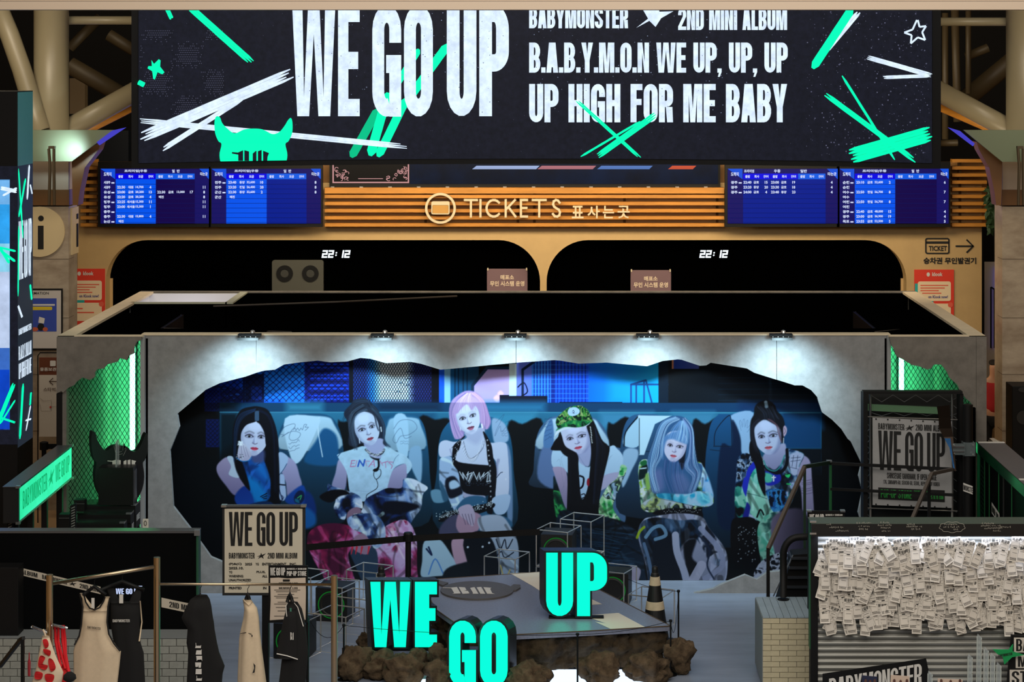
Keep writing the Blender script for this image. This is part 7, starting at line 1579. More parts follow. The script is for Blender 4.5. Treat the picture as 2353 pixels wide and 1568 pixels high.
for p in rough((-5, 568), (38, 578), 5, 1)+rough((0, 570), (22, 606), 7, 1)+rough((0, 575), (36, 602), 6, 1)+rough((-10, 985), (34, 878), 9, 2)+rough((0, 975), (36, 918), 4, 1)+rough((0, 960), (36, 972), 5, 2): b.shape([p], facing(dT-.008))
b.build('green_stroke', E_g, tt)
# side face coordinates: (s,y): s 0..35 picture columns from the front edge
def PS2(e): return lambda x, y, t: (lambda d: Vector((x1+e, d, ZC-(HY+(y-HY)*1.0-HY)*dT/F)))(dT+(x-40)/35*.69)
b = MB(); b.shape([_r(40, 382, 75, 1030)], PS2(.003)); b.build('side_display', mat('totem_side', (33, 42, 54), .4, emit=1), tt)
b = MB(); b.shape([_r(40, 212, 75, 382)], PS2(.003)); b.build('side_cap', mat('teal_cap', (96, 176, 186), .4), tt)
b = MB()
def vtext(s_, ya, yb):   # words read upwards along the face
    for p in ctext(s_, 0, 0, 1, 1, .40, .15, .12, .05, .2): b.shape([[(43+(1-0)*0+q[1]*28, yb-(q[0])*(yb-ya)) for q in p]], PS2(.006))
def htext(s_, xa, ya, xb, yb):
    for p in ctext(s_, xa, ya, xb, yb, .3, .11, .09, .03, .12): b.shape([p], PS2(.006))
htext('WE GO UP', 42, 510, 72, 645); htext('BABYMONSTER', 42, 758, 71, 772); htext('B.A.B.Y.M.O.N', 42, 798, 71, 830); htext('UP HIGH FOR ME', 42, 838, 71, 874); b.build('side_lettering', E_w, tt)
b = MB()
for p in rough((41, 384), (52, 560), 3, 1)+rough((58, 410), (42, 500), 4, 1)+rough((42, 515), (40, 690), 3, 1)+rough((68, 665), (72, 705), 4, 1)+rough((52, 885), (44, 1018), 5, 1)+rough((70, 920), (68, 950), 4, 1): b.shape([p], PS2(.007))
b.build('side_green_stroke', E_g, tt)
b = MB()
for p in rough((66, 372+12), (61, 465), 4, 1)+rough((68, 430), (73, 455), 3, 1)+rough((40, 702), (50, 735), 4, 2)+rough((69, 950), (58, 1005), 3, 1)+rough((57, 978), (71, 984), 4, 1): b.shape([p], PS2(.007))
b.build('side_white_stroke', E_w, tt)
# green light box rail
lb = thing('green_light_box', 'long green light box sign on black legs beside the green corner', 'light box', (X_(43, 21.4), 22.5, 0))
XB = X_(43, 21.4); z1_, z0_ = Z_(1120, 21.4), Z_(1203, 21.4); ya, yb2 = 21.4, 23.73
b = MB(); b.box(XB-.16, XB, ya, yb2, z0_, z1_); b.build('housing', mat('housing_dark', (30, 31, 33), .4), lb)
b = MB(); b.box(XB-.165, XB+.004, ya-.01, yb2, z1_, z1_+.006); b.build('top_cover', M_dalu, lb)
def PB2(e): return lambda x, y, t: Vector((XB+e, ya+x*(yb2-ya), z1_-y*(z1_-z0_)))
b = MB(); b.shape([_r(.01, .04, .985, .94)], PB2(.004)); b.build('lit_panel', mat('lightbox_green', (20, 214, 140), .4, emit=1.05, noise=.25, scale=1.0, col2=(60, 240, 180)), lb)
b = MB()
for p in ctext('BABYMONSTER * WE GO UP', 0, 0, 1, 1, .36, .13, .11, .04, .14): b.shape([[(.06+q[0]*.88, .2+q[1]*.5) for q in p]], PB2(.006))
b.build('lettering', mat('lightbox_ink', (8, 170, 104), .4, emit=.9), lb)
b = MB(); b.box(XB, XB+.006, ya, yb2, z0_, z0_+.02); b.build('lower_trim', M_alu, lb)
for (p, q) in ((ya, z1_), (ya, z0_), (yb2, z1_), (yb2, z0_)): b = MB(); b.box(XB-.03, XB+.012, p-.012, p+.04, q-.012, q+.012); b.build('corner_clamp', M_alu, lb)
for y in (21.6, 22.2, 22.8, 23.5): b = MB(); b.box(XB-.11, XB-.05, y-.03, y+.03, 0, z0_); b.build('leg', M_black, lb)
# crowd barriers behind
for i, (px, d, h) in enumerate(((101, 26.2, 1.35), (62, 25.6, 1.15), (103, 24.9, 1.2))):
    x = X_(px, d); t = thing('queue_post', ('black belt post rising behind the light box, nearest the wayfinding sign', 'black belt post next to the totem foot', 'middle black belt post behind the light box')[i], 'stanchion', (x, d, 0), 'queue posts near the totem')
    b = MB(); b.lathe([(.16, 0), (.16, .02), (.03, .04), (.03, h)], (x, d, 0), 16); b.build('pole', M_black, t)
    b = MB(); b.lathe([(.03, h-.1), (.055, h-.09), (.055, h), (.03, h+.01)], (x, d, 0), 14); b.build('belt_head', M_black, t)
    b = MB(); b.box(x-.05-(.6 if i else .0)*1, x+.02+(.18 if i == 0 else 0), d-.004, d+.002, h-.085, h-.02); b.build('belt', M_black, t)
# low tables with green-lit tops
M_tabt = mat('table_top_black', (26, 34, 31), .16, spec=1)
def ptable(xl, xr, yb_, yf_, zt, label):
    da, dc = (ZC-zt)*F/(yf_-HY), (ZC-zt)*F/(yb_-HY); xa, xb = X_(xl, da), X_(xr, da)
    t = thing('display_table', label, 'table', ((xa+xb)/2, (da+dc)/2, 0), 'black display tables by the green corner')
    b = MB(); b.box(xa, xb, da, dc, zt-.02, zt); b.build('table_top', M_tabt, t)
    b = MB(); b.box(xa, xb, da-.004, da+.02, zt-.11, zt-.02); b.build('front_rail', M_black, t)
    b = MB(); b.box(xb-.02, xb, da+.02, dc, zt-.28, zt-.02); b.build('side_panel', M_black, t)
    for x in (xa+.03, xb-.03):
        for y in (da+.04, dc-.03): b = MB(); b.box(x-.025, x+.025, y-.025, y+.02, 0, zt-.02); b.build('leg', M_black, t)
    b = MB(); b.box(xb-.05, xb+.004, da-.01, da+.03, zt-.012, zt+.006); b.build('corner_clamp', M_alu, t)
    b = MB(); cflat(b, ctext('BABYMONSTER', 0, 0, 1, 1, .5, .16, .14, .08), lambda x, y, t_: Vector((xb+.004, da+.05+x*(dc-da-.1), zt-.13-y*.07))); b.build('side_print', M_inkw, t)
ptable(192, 311, 1148, 1160, 1.15, 'rearmost black display table carrying the dark box kiosk'); ptable(178, 300, 1171, 1180, 1.10, 'second black display table from the horned board'); ptable(165, 285, 1193, 1201, 1.05, 'third black display table from the horned board'); ptable(148, 262, 1213, 1224, 1.0, 'front black display table just above the black partition')
for i, (x, y) in enumerate(((182, 1150), (147, 1183))):
    t = thing('card_holder', ('black box organiser beside the rearmost table', 'black box organiser beside the second table')[i], 'box', tuple(W(x, y+26, 23.1-i*.4)))
    b = MB(); b.pbox(x-12, y, x+12, y+26+i*22, 23.1-i*.4, .12); b.build('case', M_black, t)
    b = MB(); b.pbox(x-12, y+8, x+12, y+9.2, 23.09-i*.4, .01); b.build('seam', M_dalu, t)
for i, (x, y0, y1, d) in enumerate(((167, 1157, 1222, 22.0), (22, 1177, 1222, 21.5))):
    t = thing('side_placard', ('narrow black placard with pale print beside the display tables', 'narrow black placard with pale print under the light box end')[i], 'placard', (X_(x, d), d, 0))
    b = MB(); b.shape([[(x-6, y0+6), (x+7, y0), (x+7, HY+ZC*F/d-1), (x-6, HY+ZC*F/d-1)]], facing(d), .03); b.build('board', M_black, t)
    b = MB()
    for j in range(9): b.shape([[(x-3.5, y0+10+j*6+1), (x+5, y0+7+j*6), (x+5, y0+9.5+j*6), (x-3.5, y0+13+j*6)]], facing(d-.003))
    b.build('print', mat('pale_grey_print', (130, 130, 128), .6), t)
kb = thing('box_kiosk', 'matte black box kiosk with clear acrylic fin on top', 'kiosk', tuple(W(268, 1157, 23.4)))
zk = 1.15; b = MB(); b.box(X_(226, 23.4), X_(306, 23.4), 23.4, 23.62, zk, Z_(1076, 23.4)); b.build('body', mat('kiosk_black', (12, 12, 13), .4), kb)
b = MB(); b.box(X_(306, 23.4)-.002, X_(306, 23.4)+.006, 23.45, 23.58, zk+.06, Z_(1084, 23.4)); b.build('side_screen', M_dalu, kb)
b = MB(); b.box(X_(269, 23.5)-.008, X_(269, 23.5)+.008, 23.45, 23.58, Z_(1074, 23.5), Z_(1013, 23.5)); b.build('acrylic_fin', mat('acrylic', (190, 200, 200), .1, alpha=.35), kb)
hb = thing('horned_board', 'black horned-head board with white blackletter signs behind the box kiosk', 'sign board', tuple(W(275, 1160, 23.7)))
Zs = lambda x, y, t: W(210+x*130, 993+y*168, 23.68)+Vector((-.05*t, .1*t, 0))
b = MB(); b.shape([HORN], Zs, 1); b.build('board', mat('board_navy', (10, 12, 18), .5), hb)
b = MB(); cflat(b, [[(247+x*66, 1056+y*28) for x, y in p] for p in BM], facing(23.66)); b.build('lettering', M_inkw, hb)
b = MB(); cflat(b, [strip(q, .8) for q in ([(265, 1040), (262, 1025), (266, 1024), (269, 1034), (270, 1014), (274, 1014), (276, 1032), (281, 1016), (284, 1018), (282, 1036), (288, 1030), (290, 1034), (283, 1048)], [(270, 1040), (280, 1038)], [(271, 1046), (282, 1043)])], facing(23.67)); b.build('hand_drawing', mat('pale_grey_print', (130, 130, 128), .6), hb)
t = thing('white_card', 'small white card with black emblem leaning by the display tables', 'card', tuple(W(334, 1222, 22.9)))
b = MB(); b.shape([rrect(328, 1193, 341, 1422, 2)], facing(22.9), .01); b.build('sheet', M_paperw, t)
b = MB(); b.shape([ell(334, 1203, 3.5, 6, 12), ell(334, 1203, 2.2, 4.5, 12)], facing(22.89)); b.build('print', M_ink, t)

# ================================================================ right: brick pillar, handrails, stairs
bp = thing('brick_pillar', 'short cream brick pillar with boarded top in front of the handrails', 'pillar', (2.25, 20.6, 0)); x0, x1, y0, y1, zt = X_(1752.5, 20.3), X_(1881, 20.3), 20.3, 21.06, Z_(1418, 20.3)
b = MB(); b.box(x0+.003, x1, y0+.012, y1, .05, zt-.012); b.build('core', mat('pillar_core', (112, 112, 106), .8), bp)
b = MB(); b.box(x0+.01, x1-.01, y0+.02, y1-.01, 0, .05); b.build('plinth', mat('plinth_dark', (60, 58, 52), .7), bp)
b = MB(); b.box(x0-.004, x0+.003, y0, y1, .05, zt-.01); b.build('side_face', mat('side_grey', (128, 132, 132), .6), bp)
bricks(bp, x0, x1, .08, zt-.014, y0, .166, .053, M_brickc, .005)
for k in range(8):
    a = x0+(x1-x0)*k/8; b = MB(); b.box(a+.002, a+(x1-x0)/8-.002, y0-.002, y1, zt-.012, zt); b.build('top_board', mat('top_board', (150, 166, 176), .4, noise=.12, scale=6), bp)
hp = thing('pipe_handrail', 'thick black bent pipe handrail rising from the brick pillar', 'handrail', tuple(W(1799, 1374, 21.0)))
pts = [W(1800, 1372, 20.95), W(1800, 1275, 20.95)]+[W(1800+35*(1-math.cos(a)), 1275-40*math.sin(a), 20.95) for a in np.linspace(.2, PI/2, 7)]+[W(1868, 1233, 20.95)]
b = MB(); b.tube(pts, .036, 14); b.build('pipe', M_black, hp, smooth=True)
b = MB(); b.lathe([(.06, 0), (.06, .008), (.036, .012)], (X_(1800, 20.95), 20.95, zt), 20); b.build('flange', M_black, hp)
M_rail = mat('rail_taupe', (84, 76, 70), .5); M_railg = mat('rail_green_dark', (10, 40, 22), .5)
sr = thing('stair_railing', 'flat dark metal stair railing angling up before the group picture', 'railing', (X_(1850, 22), 22.2, 0))
def bar(a, c, r, m, nm='rail'):
    A, C = W(*a), W(*c); b = MB(); b.tube([A, C], r, 4); b.build(nm, m, sr)
bar((1765, 1262, 21.6), (1849, 1073, 22.2), .026, M_rail); bar((1849, 1073, 22.2), (1907, 1063, 23.0), .026, M_railg); bar((1907, 1065, 23.0), (2190, 1079, 22.6), .022, M_black); bar((1908, 1124, 23.0), (2190, 1138, 22.6), .02, M_black)
bar((2095, 1196, 21.6), (2141, 1089, 22.2), .024, M_rail); bar((2141, 1089, 22.2), (2188, 1079, 22.6), .024, M_rail)
bar((1765, 1262, 21.6), (1765, 1498, 21.6), .024, M_black, 'post'); bar((1849, 1076, 22.2), (1849, 1462, 22.2), .02, M_railg, 'post'); bar((1908, 1066, 23.0), (1908, 1400, 23.0), .02, mat('rail_green', (8, 84, 40), .5), 'post'); bar((2135, 1100, 22.2), (2135, 1462, 22.2), .022, M_black, 'post')
b = MB(); b.pbox(1900, 1059, 1912, 1063, 22.95, .05); b.build('joint_cap', M_alu, sr)
sc2 = thing('black_stairs', 'black staircase block behind the brick pillar with pale edge strip', 'stairs', (X_(1850, 21.6), 21.9, 0))
b = MB(); b.shape([[(1777, 1371+50), (1822, 1276), (1900, 1270), (1900, 1421)]], facing(21.7), .25); b.build('stringer', M_black, sc2)
for k in range(4): b = MB(); b.pbox(1806+k*4, 1348-k*22, 1890, 1353-k*22, 21.66, .3); b.build('tread', mat('tread_dark', (40, 44, 50), .4), sc2)
b = MB(); b.tube([W(1777, 1371, 21.68), W(1822, 1276, 21.68)], .008, 4); b.build('edge_strip', M_alu, sc2)
ps = thing('popup_header_sign', 'small black WE GO UP POP-UP STORE sign rising behind the receipt board', 'sign', (X_(1898, 20.6), 20.6, 0))
b = MB(); b.pbox(1856, 1175, 1941, 1564, 20.6, .03); b.build('board', M_black, ps)
b = MB(); cflat(b, ctext('WE GO UP', 1860, 1182, 1893, 1203, .36, .14, .11, .03, .14), facing(20.59)); cflat(b, ctext('BABYMONSTER * 2ND MINI ALBUM', 1897, 1182, 1936, 1186, .4, .15, .13, .06, .2), facing(20.59)); cflat(b, ctext('POP-UP STORE', 1897, 1189, 1936, 1201, .4, .16, .13, .05, .2), facing(20.59)); b.build('lettering', M_inkw, ps)
corner_clamps(ps, 1860, 1176, 1937, 1176, 20.6, 11, 4)

# ================================================================ receipt board
d = 19.6; rb = thing('receipt_board', 'roller-shutter board with black scribbled header where receipts are pinned', 'board', (X_(2150, d), d+.1, 0))
XR1 = X_(2520, d); XR0 = X_(1862, d)
b = MB(); b.box(XR0, XR1, d-.10, d+.16, Z_(1228, d), Z_(1199, d)); b.build('header', mat('header_black', (13, 13, 14), .5), rb)
b = MB(); b.box(XR0-.004, XR1, d-.104, d+.165, Z_(1199, d), Z_(1199, d)+.006); b.build('header_top', mat('header_top', (80, 92, 84), .5), rb)
for y in (1200, 1227): b = MB(); b.pbox(1861, y-2, 1876, y+2, d-.108, .02); b.build('corner_clamp', M_alu, rb)
b = MB(); b.box(XR0, X_(1879, d), d-.02, d+.1, 0, Z_(1228, d)); b.build('side_frame', M_black, rb)
b = MB(); b.box(XR0-.006, XR0, d-.02, d+.1, .6, Z_(1199, d)); b.build('side_trim', mat('rail_green', (8, 84, 40), .5), rb)  # aluminium trim, the green light falling on it is painted in
b = MB(); ph = facing(d-.112); rs = random.Random(4)
for (cx, cy, n, w) in ((1905, 1206, 1, 12), (1922, 1213, 1, 32), (1935, 1221, 1, 30), (1984, 1203, 1, 32), (1984, 1210, 1, 24), (1984, 1217, 1, 20), (2034, 1202, 1, 22), (2032, 1208, 1, 30), (2035, 1214, 1, 22), (2036, 1221, 1, 20), (2092, 1206, 1, 16), (2100, 1211, 1, 34), (2104, 1217, 1, 20), (2185, 1206, 1, 30), (2186, 1212, 1, 36), (2196, 1218, 1, 10), (2270, 1204, 1, 28), (2276, 1209, 1, 44), (2282, 1215, 1, 40), (2310, 1212, 1, 26), (2290, 1221, 1, 16)):
    x = cx-w/2
    while x < cx+w/2:
        k = rs.random(); h = 3.6
        b.shape([strip([(x, cy-(x-cx)*.06), (x+1.4, cy-h*rs.random()), (x+2.4, cy+h*.5*rs.random())], .8)], ph)
        if k > .4: b.shape([strip([(x, cy-2+rs.random()*3), (x+2.6, cy-2+rs.random()*3)], .75)], ph)
        x += 3.8 if k < .85 else 6
cl_ = [(2188+29*math.cos(a)*(1+.05*math.sin(9*a)), 1212+12*math.sin(a)*(1+.08*math.sin(9*a))) for a in np.linspace(0, 2*PI, 60)]
for a, c in zip(cl_, cl_[1:]): b.shape([strip([a, c], .8)], ph)
b.build('chalk_writing', mat('chalk', (176, 172, 160), .7), rb)
slat_m = mat('shutter_slat', (140, 140, 134), .35, metal=.3)
me = None
for k in range(38):
    y = 1232+k*14.2
    if me is None:
        q = MB(); n = 7; zc = Z_(y+7, d); xa, xb = X_(1879, d), XR1
        prof = [(math.sin(PI*i/n)*-.018, .028-.056*i/n) for i in range(n+1)]
        for i in range(n):
            (o0_, z0), (o1_, z1) = prof[i], prof[i+1]; q.poly([(xa, d+.03+o0_, zc+z0), (xb, d+.03+o0_, zc+z0), (xb, d+.03+o1_, zc+z1), (xa, d+.03+o1_, zc+z1)])
        o = q.build('slat', slat_m, rb, smooth=True); me = o
    else:
        o = me.copy(); S.collection.objects.link(o); o.parent = rb; o.location.z = -k*14.2*d/F; ORG[o.name] = ORG[rb.name]
b = MB(); b.box(X_(1879, d), XR1, d+.034, d+.06, .0, Z_(1228, d)); b.build('backing', M_blackin, rb)
area_light('header_led_strip', (X_(2200, d), d-.07, Z_(1230, d)), 2.6, 10, (.72, .80, 1), (math.radians(22), 0, 0), .02)
# receipts
def receipt_mesh(curl, scr):
    w, h = .092, .235; nx_, nz_ = 2, 7; V = []; Fc = []
    def pos(u, v, e=0): return ((u-.5)*w, -.001-e-curl*(v*v)*.05, -v*h)
    for j in range(nz_+1):
        for i in range(nx_+1): V.append(pos(i/nx_, j/nz_))
    for j in range(nz_):
        for i in range(nx_): a = j*(nx_+1)+i; Fc.append((a, a+1, a+nx_+2, a+nx_+1))
    me = bpy.data.meshes.new('receipt'); me.from_pydata(V, [], Fc); me.materials.append(M_paperw); me.polygons.foreach_set('use_smooth', [True]*len(Fc))
    b = MB(); pl = lambda x, y, t: Vector(pos(x, y, .0018))
    cflat(b, ctext('WE GO UP', .08, .03, .92, .155, .36, .14, .12, .04, .13), pl)
    cflat(b, [_r(.3, .175, .7, .19), _r(.33, .43, .67, .47), _r(.2, .30+scr*.02, .75, .312+scr*.02), _r(.1, .86, .9, .875), _r(.1, .895, .84, .907), _r(.1, .925, .9, .936), _r(.3, .55+scr*.03, .8, .562+scr*.03)], pl)
    for a in ((.08, .23, .92, .40), (.08, .50, .92, .84)):
        x0, y0, x1, y1 = a; cflat(b, [_r(x0, y0, x1, y0+.006), _r(x0, y1, x1, y1+.006), _r(x0, y0, x0+.014, y1), _r(x1-.014, y0, x1, y1)], pl)
    m2 = bpy.data.meshes.new('receipt_print'); m2.from_pydata([tuple(v) for v in b.v], [], b.f); m2.materials.append(mat('receipt_ink', (14, 14, 14), .7))
    return me, m2
kinds = [receipt_mesh(c, s_) for c, s_ in ((.15, 0), (.5, 1), (.9, 2), (.3, 3))]
rs = random.Random(11); spots = []
def bottom(x): return 1430+24*math.sin(x*.021)+16*math.sin(x*.057+1)
for layer, n in ((0, 96), (1, 96), (2, 60), (3, 40)):
    for i in range(n):
        for _ in range(20):
            x = rs.uniform(1890, 2356); y = rs.uniform(1231, 1400) if layer < 3 else rs.uniform(1230, 1262)
            if y < bottom(x)-10 and all((x-a)**2/16**2+(y-c)**2/17**2 > 1 for a, c, l in spots if l == layer): spots.append((x, y, layer)); break
ORD = 'first second third fourth fifth sixth seventh eighth ninth tenth eleventh twelfth thirteenth fourteenth fifteenth sixteenth seventeenth eighteenth nineteenth twentieth'.split()
ORD += ['twenty-'+q for q in ORD[:9]]+['thirtieth']+['thirty-'+q for q in ORD[:9]]+['fortieth']+['forty-'+q for q in ORD[:9]]+['fiftieth']+['fifty-'+q for q in ORD[:9]]+['sixtieth']+['sixty-'+q for q in ORD[:9]]+['seventieth']+['seventy-'+q for q in ORD[:9]]
def band_of(y): return min(6, int((y-1228)/28))
BN = ('topmost', 'second', 'third', 'fourth', 'fifth', 'sixth', 'lowest')
rank = {}
for k in range(7):
    for j, q in enumerate(sorted([q for q in spots if band_of(q[1]) == k])): rank[q] = (BN[k], ORD[j])
spots.sort(key=lambda q: (q[2], q[1]))
for i, (x, y, l) in enumerate(spots):
    m1, m2 = kinds[rs.randrange(4)]; p = W(x, y, d)
    o = bpy.data.objects.new('receipt', m1); S.collection.objects.link(o); o.location = (p.x, d+.004-i*.00028, p.z); o.rotation_euler = (math.radians(-2), rs.gauss(0, .2)+(.25*(rs.random()-.5) if rs.random() < .2 else 0), rs.uniform(-.08, .08))
    a_ = o.rotation_euler[1]; tag(o, 'paper receipt %s, %s from the brick pillar in the %s band' % ('leaning right' if a_ < -.08 else 'leaning left' if a_ > .08 else 'hanging straight', rank[(x, y, l)][1], rank[(x, y, l)][0]), 'receipt', 'paper receipts pinned on the shutter board'); ORG[o.name] = Vector(o.location)
    c = bpy.data.objects.new('receipt_print', m2); S.collection.objects.link(c); c.parent = o
# sticker sign, star, acrylic stands, letter board
t = thing('name_board', 'tilted black board with big pale BABYMONSTER letters below the receipts', 'sign', tuple(W(2020, 1600, d-.2)))
sl = -.165; Pn = lambda e: (lambda x, y, tt_: W(x, y+sl*(x-1895), d-.16-e))
b = MB(); b.shape([[(1890, 1548), (2128, 1552), (2146, 1640), (1890, 1640)]], Pn(0)); b.build('board', M_black, t)
b = MB(); cflat(b, ctext('BABYMONSTER', 1905, 1562, 2118, 1612, .40, .15, .12, .04), Pn(.004)); b.build('lettering', M_inkw, t)
for i, (x0, y0, x1, lb_) in enumerate(((1981, 1553, 2016, 'small dark photo card at the foot of the name board'), (2047, 1552, 2090, 'small pale photo card at the foot of the name board'), (2155, 1560, 2212, 'wide pale photo card beside the acrylic stands'))):
    t = thing('photo_card', lb_, 'photo card', tuple(W((x0+x1)/2, 1600, d-.4)))
    b = MB(); b.shape([[(x0, y0), (x1, y0+3), (x1-3, 1600), (x0-2, 1600)]], facing(d-.4), .006); b.build('card', (mat('card_navy', (40, 44, 70), .4) if i == 0 else mat('card_cream', (214, 190, 170), .4)), t)
    b = MB(); 
    for j in range(3): b.shape([ell(x0+8+j*(x1-x0-14)/2, 1566+(j % 2)*2, 3.2, 5, 10)], facing(d-.404))
    b.build('printed_heads', mat('card_brown', (96, 62, 52), .5), t)
M_acr = mat('acrylic', (190, 200, 200), .1, alpha=.35)
for i, (x, y) in enumerate(((2252, 1457), (2231, 1503), (2268, 1487), (2283, 1500), (2297, 1522), (2139, 1542))):
    t = thing('acrylic_stand', 'clear acrylic display stand with edge bolts, '+('tallest, behind the others', 'first in the row below the tallest', 'second in the row, next to the green star', 'third in the row, under the green star', 'lowest of the row at the star tip', 'beside the name board corner')[i], 'display stand', tuple(W(x, 1600, d-.3-i*.03)), 'clear acrylic stands')
    dd_ = d-.3-i*.03
    b = MB(); b.shape([[(x-7, y+8), (x-5, y), (x+4, y+10), (x+2, y+160), (x-9, y+160)]], facing(dd_), .01); b.build('front_sheet', M_acr, t)
    b = MB(); b.shape([[(x-7, y+8), (x-5.6, y+8), (x-7.6, y+160), (x-9, y+160)]], facing(dd_-.004), .02); b.shape([[(x+2.6, y+10), (x+4.2, y+10), (x+2.2, y+160), (x+.6, y+160)]], facing(dd_-.004), .02); b.build('bright_edge', mat('acrylic_edge', (190, 198, 190), .3), t)
    b = MB()
    for yy in (y+14, y+44, y+74): b.lathe([(.004, -.012), (.004, .0)], W(x+3, yy, dd_), 8, axis='y')
    b.build('bolt', M_chrome, t)
t = thing('green_star', 'green five-pointed star sign printed BABYMONSTER by the acrylic stands', 'star sign', tuple(W(2316, 1527, d-.25)))
b = MB(); b.shape([[(2281, 1493), (2302, 1494), (2318, 1494), (2328, 1481), (2327, 1498), (2354, 1506), (2326, 1511), (2308, 1528), (2304, 1510), (2292, 1504)]], facing(d-.27), .012); b.build('star', mat('star_green', (10, 150, 80), .5), t)
b = MB(); cflat(b, ctext('BABYMONSTER', 2294, 1505, 2326, 1511, .45, .16, .14, .06), lambda x, y, t_: W(x, y-(x-2294)*.16, d-.276)); b.build('lettering', M_ink, t)
t = thing('letter_board', 'black board with stacked cream letter tiles at the frame edge', 'sign', tuple(W(2350, 1640, d-.2)))
b = MB(); b.shape([[(2324, 1460), (2480, 1468), (2480, 1640), (2308, 1640)]], facing(d-.2), .03); b.build('board', M_black, t)
for (x0, y0, x1, y1, s_) in ((2330, 1466, 2400, 1500, 'BABY'), (2334, 1506, 2400, 1536, 'MON'), (2320, 1540, 2400, 1576, 'STER')):
    b = MB(); b.shape([_r(x0, y0, x1, y1)], facing(d-.204), .003); b.build('letter_tile', M_paperw, t)
    b = MB(); cflat(b, ctext(s_, x0+5, y0+3, x1-4, y1-3, .42, .15, .12, .05), facing(d-.208)); b.build('tile_letters', M_ink, t)

# ================================================================ truss banner, clamp column, side barrier
d = 23.0; tb = thing('truss_banner', 'grey WE GO UP banner laced inside a metal truss frame with black box surround', 'banner', (X_(2095, d), d+.1, 0))
b = MB(); b.pbox(1984, 900, 2212, 906, d-.05, .12); b.build('top_beam', M_black, tb)
b = MB(); b.pbox(1984, 906, 1994, 1416, d-.05, .2); b.pbox(2206, 906, 2214, 1416, d-.03, .2); b.build('side_beam', M_black, tb)
b = MB(); b.pbox(1990, 900, 2212, 1390, d+.42, .03); b.build('back_panel', mat('deep_green_black', (5, 9, 7), .6), tb)
for x in (2000, 2188, 2203): b = MB(); b.tube([W(x, 905, d+.12), W(x, 1408, d+.12)], .013, 10); b.build('truss_pole', M_chrome, tb, smooth=True)
b = MB(); b.shape([[(1990, 930), (2178, 938), (2178, 953), (1990, 944)]], facing(d+.14), .05); b.build('green_bar', mat('bar_green_grey', (90, 130, 96), .5), tb)
for y in (958, 1168): b = MB(); b.tube([W(1992, y, d+.08), W(2200, y+7, d+.08)], .006, 6); b.build('truss_rail', M_chrome, tb)
b = MB()
for i in range(8): b.tube([W(2000+i*26, 924 if i % 2 else 908, d+.2), W(2026+i*26, 908 if i % 2 else 924, d+.2)], .003, 4)
for i in range(8): b.tube([W(2000+i*26, 956 if i % 2 else 948, d+.2), W(2026+i*26, 948 if i % 2 else 956, d+.2)], .003, 4)
for y in range(970, 1180, 26): b.tube([W(1990, y, d+.16), W(2000, y+13, d+.16)], .003, 4); b.tube([W(2000, y+13, d+.16), W(1990, y+26, d+.16)], .003, 4)
for y in range(930, 1180, 24): b.tube([W(2188, y, d+.16), W(2203, y+12, d+.16)], .003, 4)
b.build('truss_lacing', M_alu, tb, kind='stuff')
b = MB(); b.shape([[(2005, 960), (2187, 969), (2187, 1168), (2005, 1161)]], facing(d), .008); b.build('banner_sheet', mat('banner_grey', (158, 158, 158), .8, noise=.06, scale=14), tb)
slb = .045; Pz = lambda e: (lambda x, y, t: W(x, y+slb*(x-2005), d-e))
b = MB(); cflat(b, ctext('BABYMONSTER', 2018, 972, 2078, 986, .4, .15, .12, .05), Pz(.004)); cflat(b, ctext('*', 2080, 973, 2102, 987), Pz(.004)); cflat(b, ctext('2ND MINI ALBUM', 2104, 971, 2172, 985, .4, .15, .12, .05, .22), Pz(.004)); cflat(b, ctext('SHINSEGAE GANGNAM, 1F OPEN STAGE', 2038, 1085, 2152, 1098, .4, .14, .12, .05, .22), Pz(.004)); cflat(b, ctext('176, SINBANPO-RO, SEOCHO-GU, SEOUL, REPUBLIC OF KOREA', 2030, 1102, 2159, 1111, .4, .14, .12, .05, .22), Pz(.004)); b.shape([_r(2018, 1120, 2171, 1147)], Pz(.004)); b.build('caption', M_ink, tb)
b = MB(); cflat(b, ctext('WE GO UP', 2018, 989, 2171, 1079, .32, .12, .09, .03, .12), Pz(.004)); b.build('headline', M_ink, tb)
b = MB(); cflat(b, ctext('POP-UP STORE', 2024, 1124, 2095, 1143, .42, .14, .11, .06, .25), Pz(.008)); cflat(b, ctext('2025. 10. 03', 2100, 1123, 2135, 1130, .42, .14, .11, .06, .25), Pz(.008)); cflat(b, ctext('2025. 10. 19. (SUN)', 2132, 1133, 2168, 1141, .42, .14, .11, .06, .25), Pz(.008)); b.build('green_print', mat('green_print', (40, 150, 60), .6), tb)
for i in range(7):
    for y in (963, 1159): b = MB(); b.shape([ell(2013+i*27, y, 2, 2, 8)], Pz(.006)); b.build('grommet', M_ink, tb)
b = MB(); b.pbox(2212, 938, 2242, 1418, 23.70, .06); b.build('neon_block_panel', M_blackin, tb); b = MB(); b.pbox(2233, 935, 2235.5, 1400, 22.95, .02); b.build('lit_edge', mat('rail_green', (8, 84, 40), .5), tb)  # panel added to block neon spill; the strip's green light is painted on
cs = thing('curved_display_strap', 'bent dark metal flag bracket with blue picture side in front of the banner', 'curved display', tuple(W(2175, 1085, 22.7)))
L_ = [(2153, 935), (2157, 960), (2158, 985), (2168, 1005), (2182, 1020), (2188, 1050), (2193, 1083)]; R_ = [(2182, 932), (2184, 960), (2187, 985), (2190, 1004), (2192, 1025), (2194, 1050), (2197, 1083)]
b = MB()
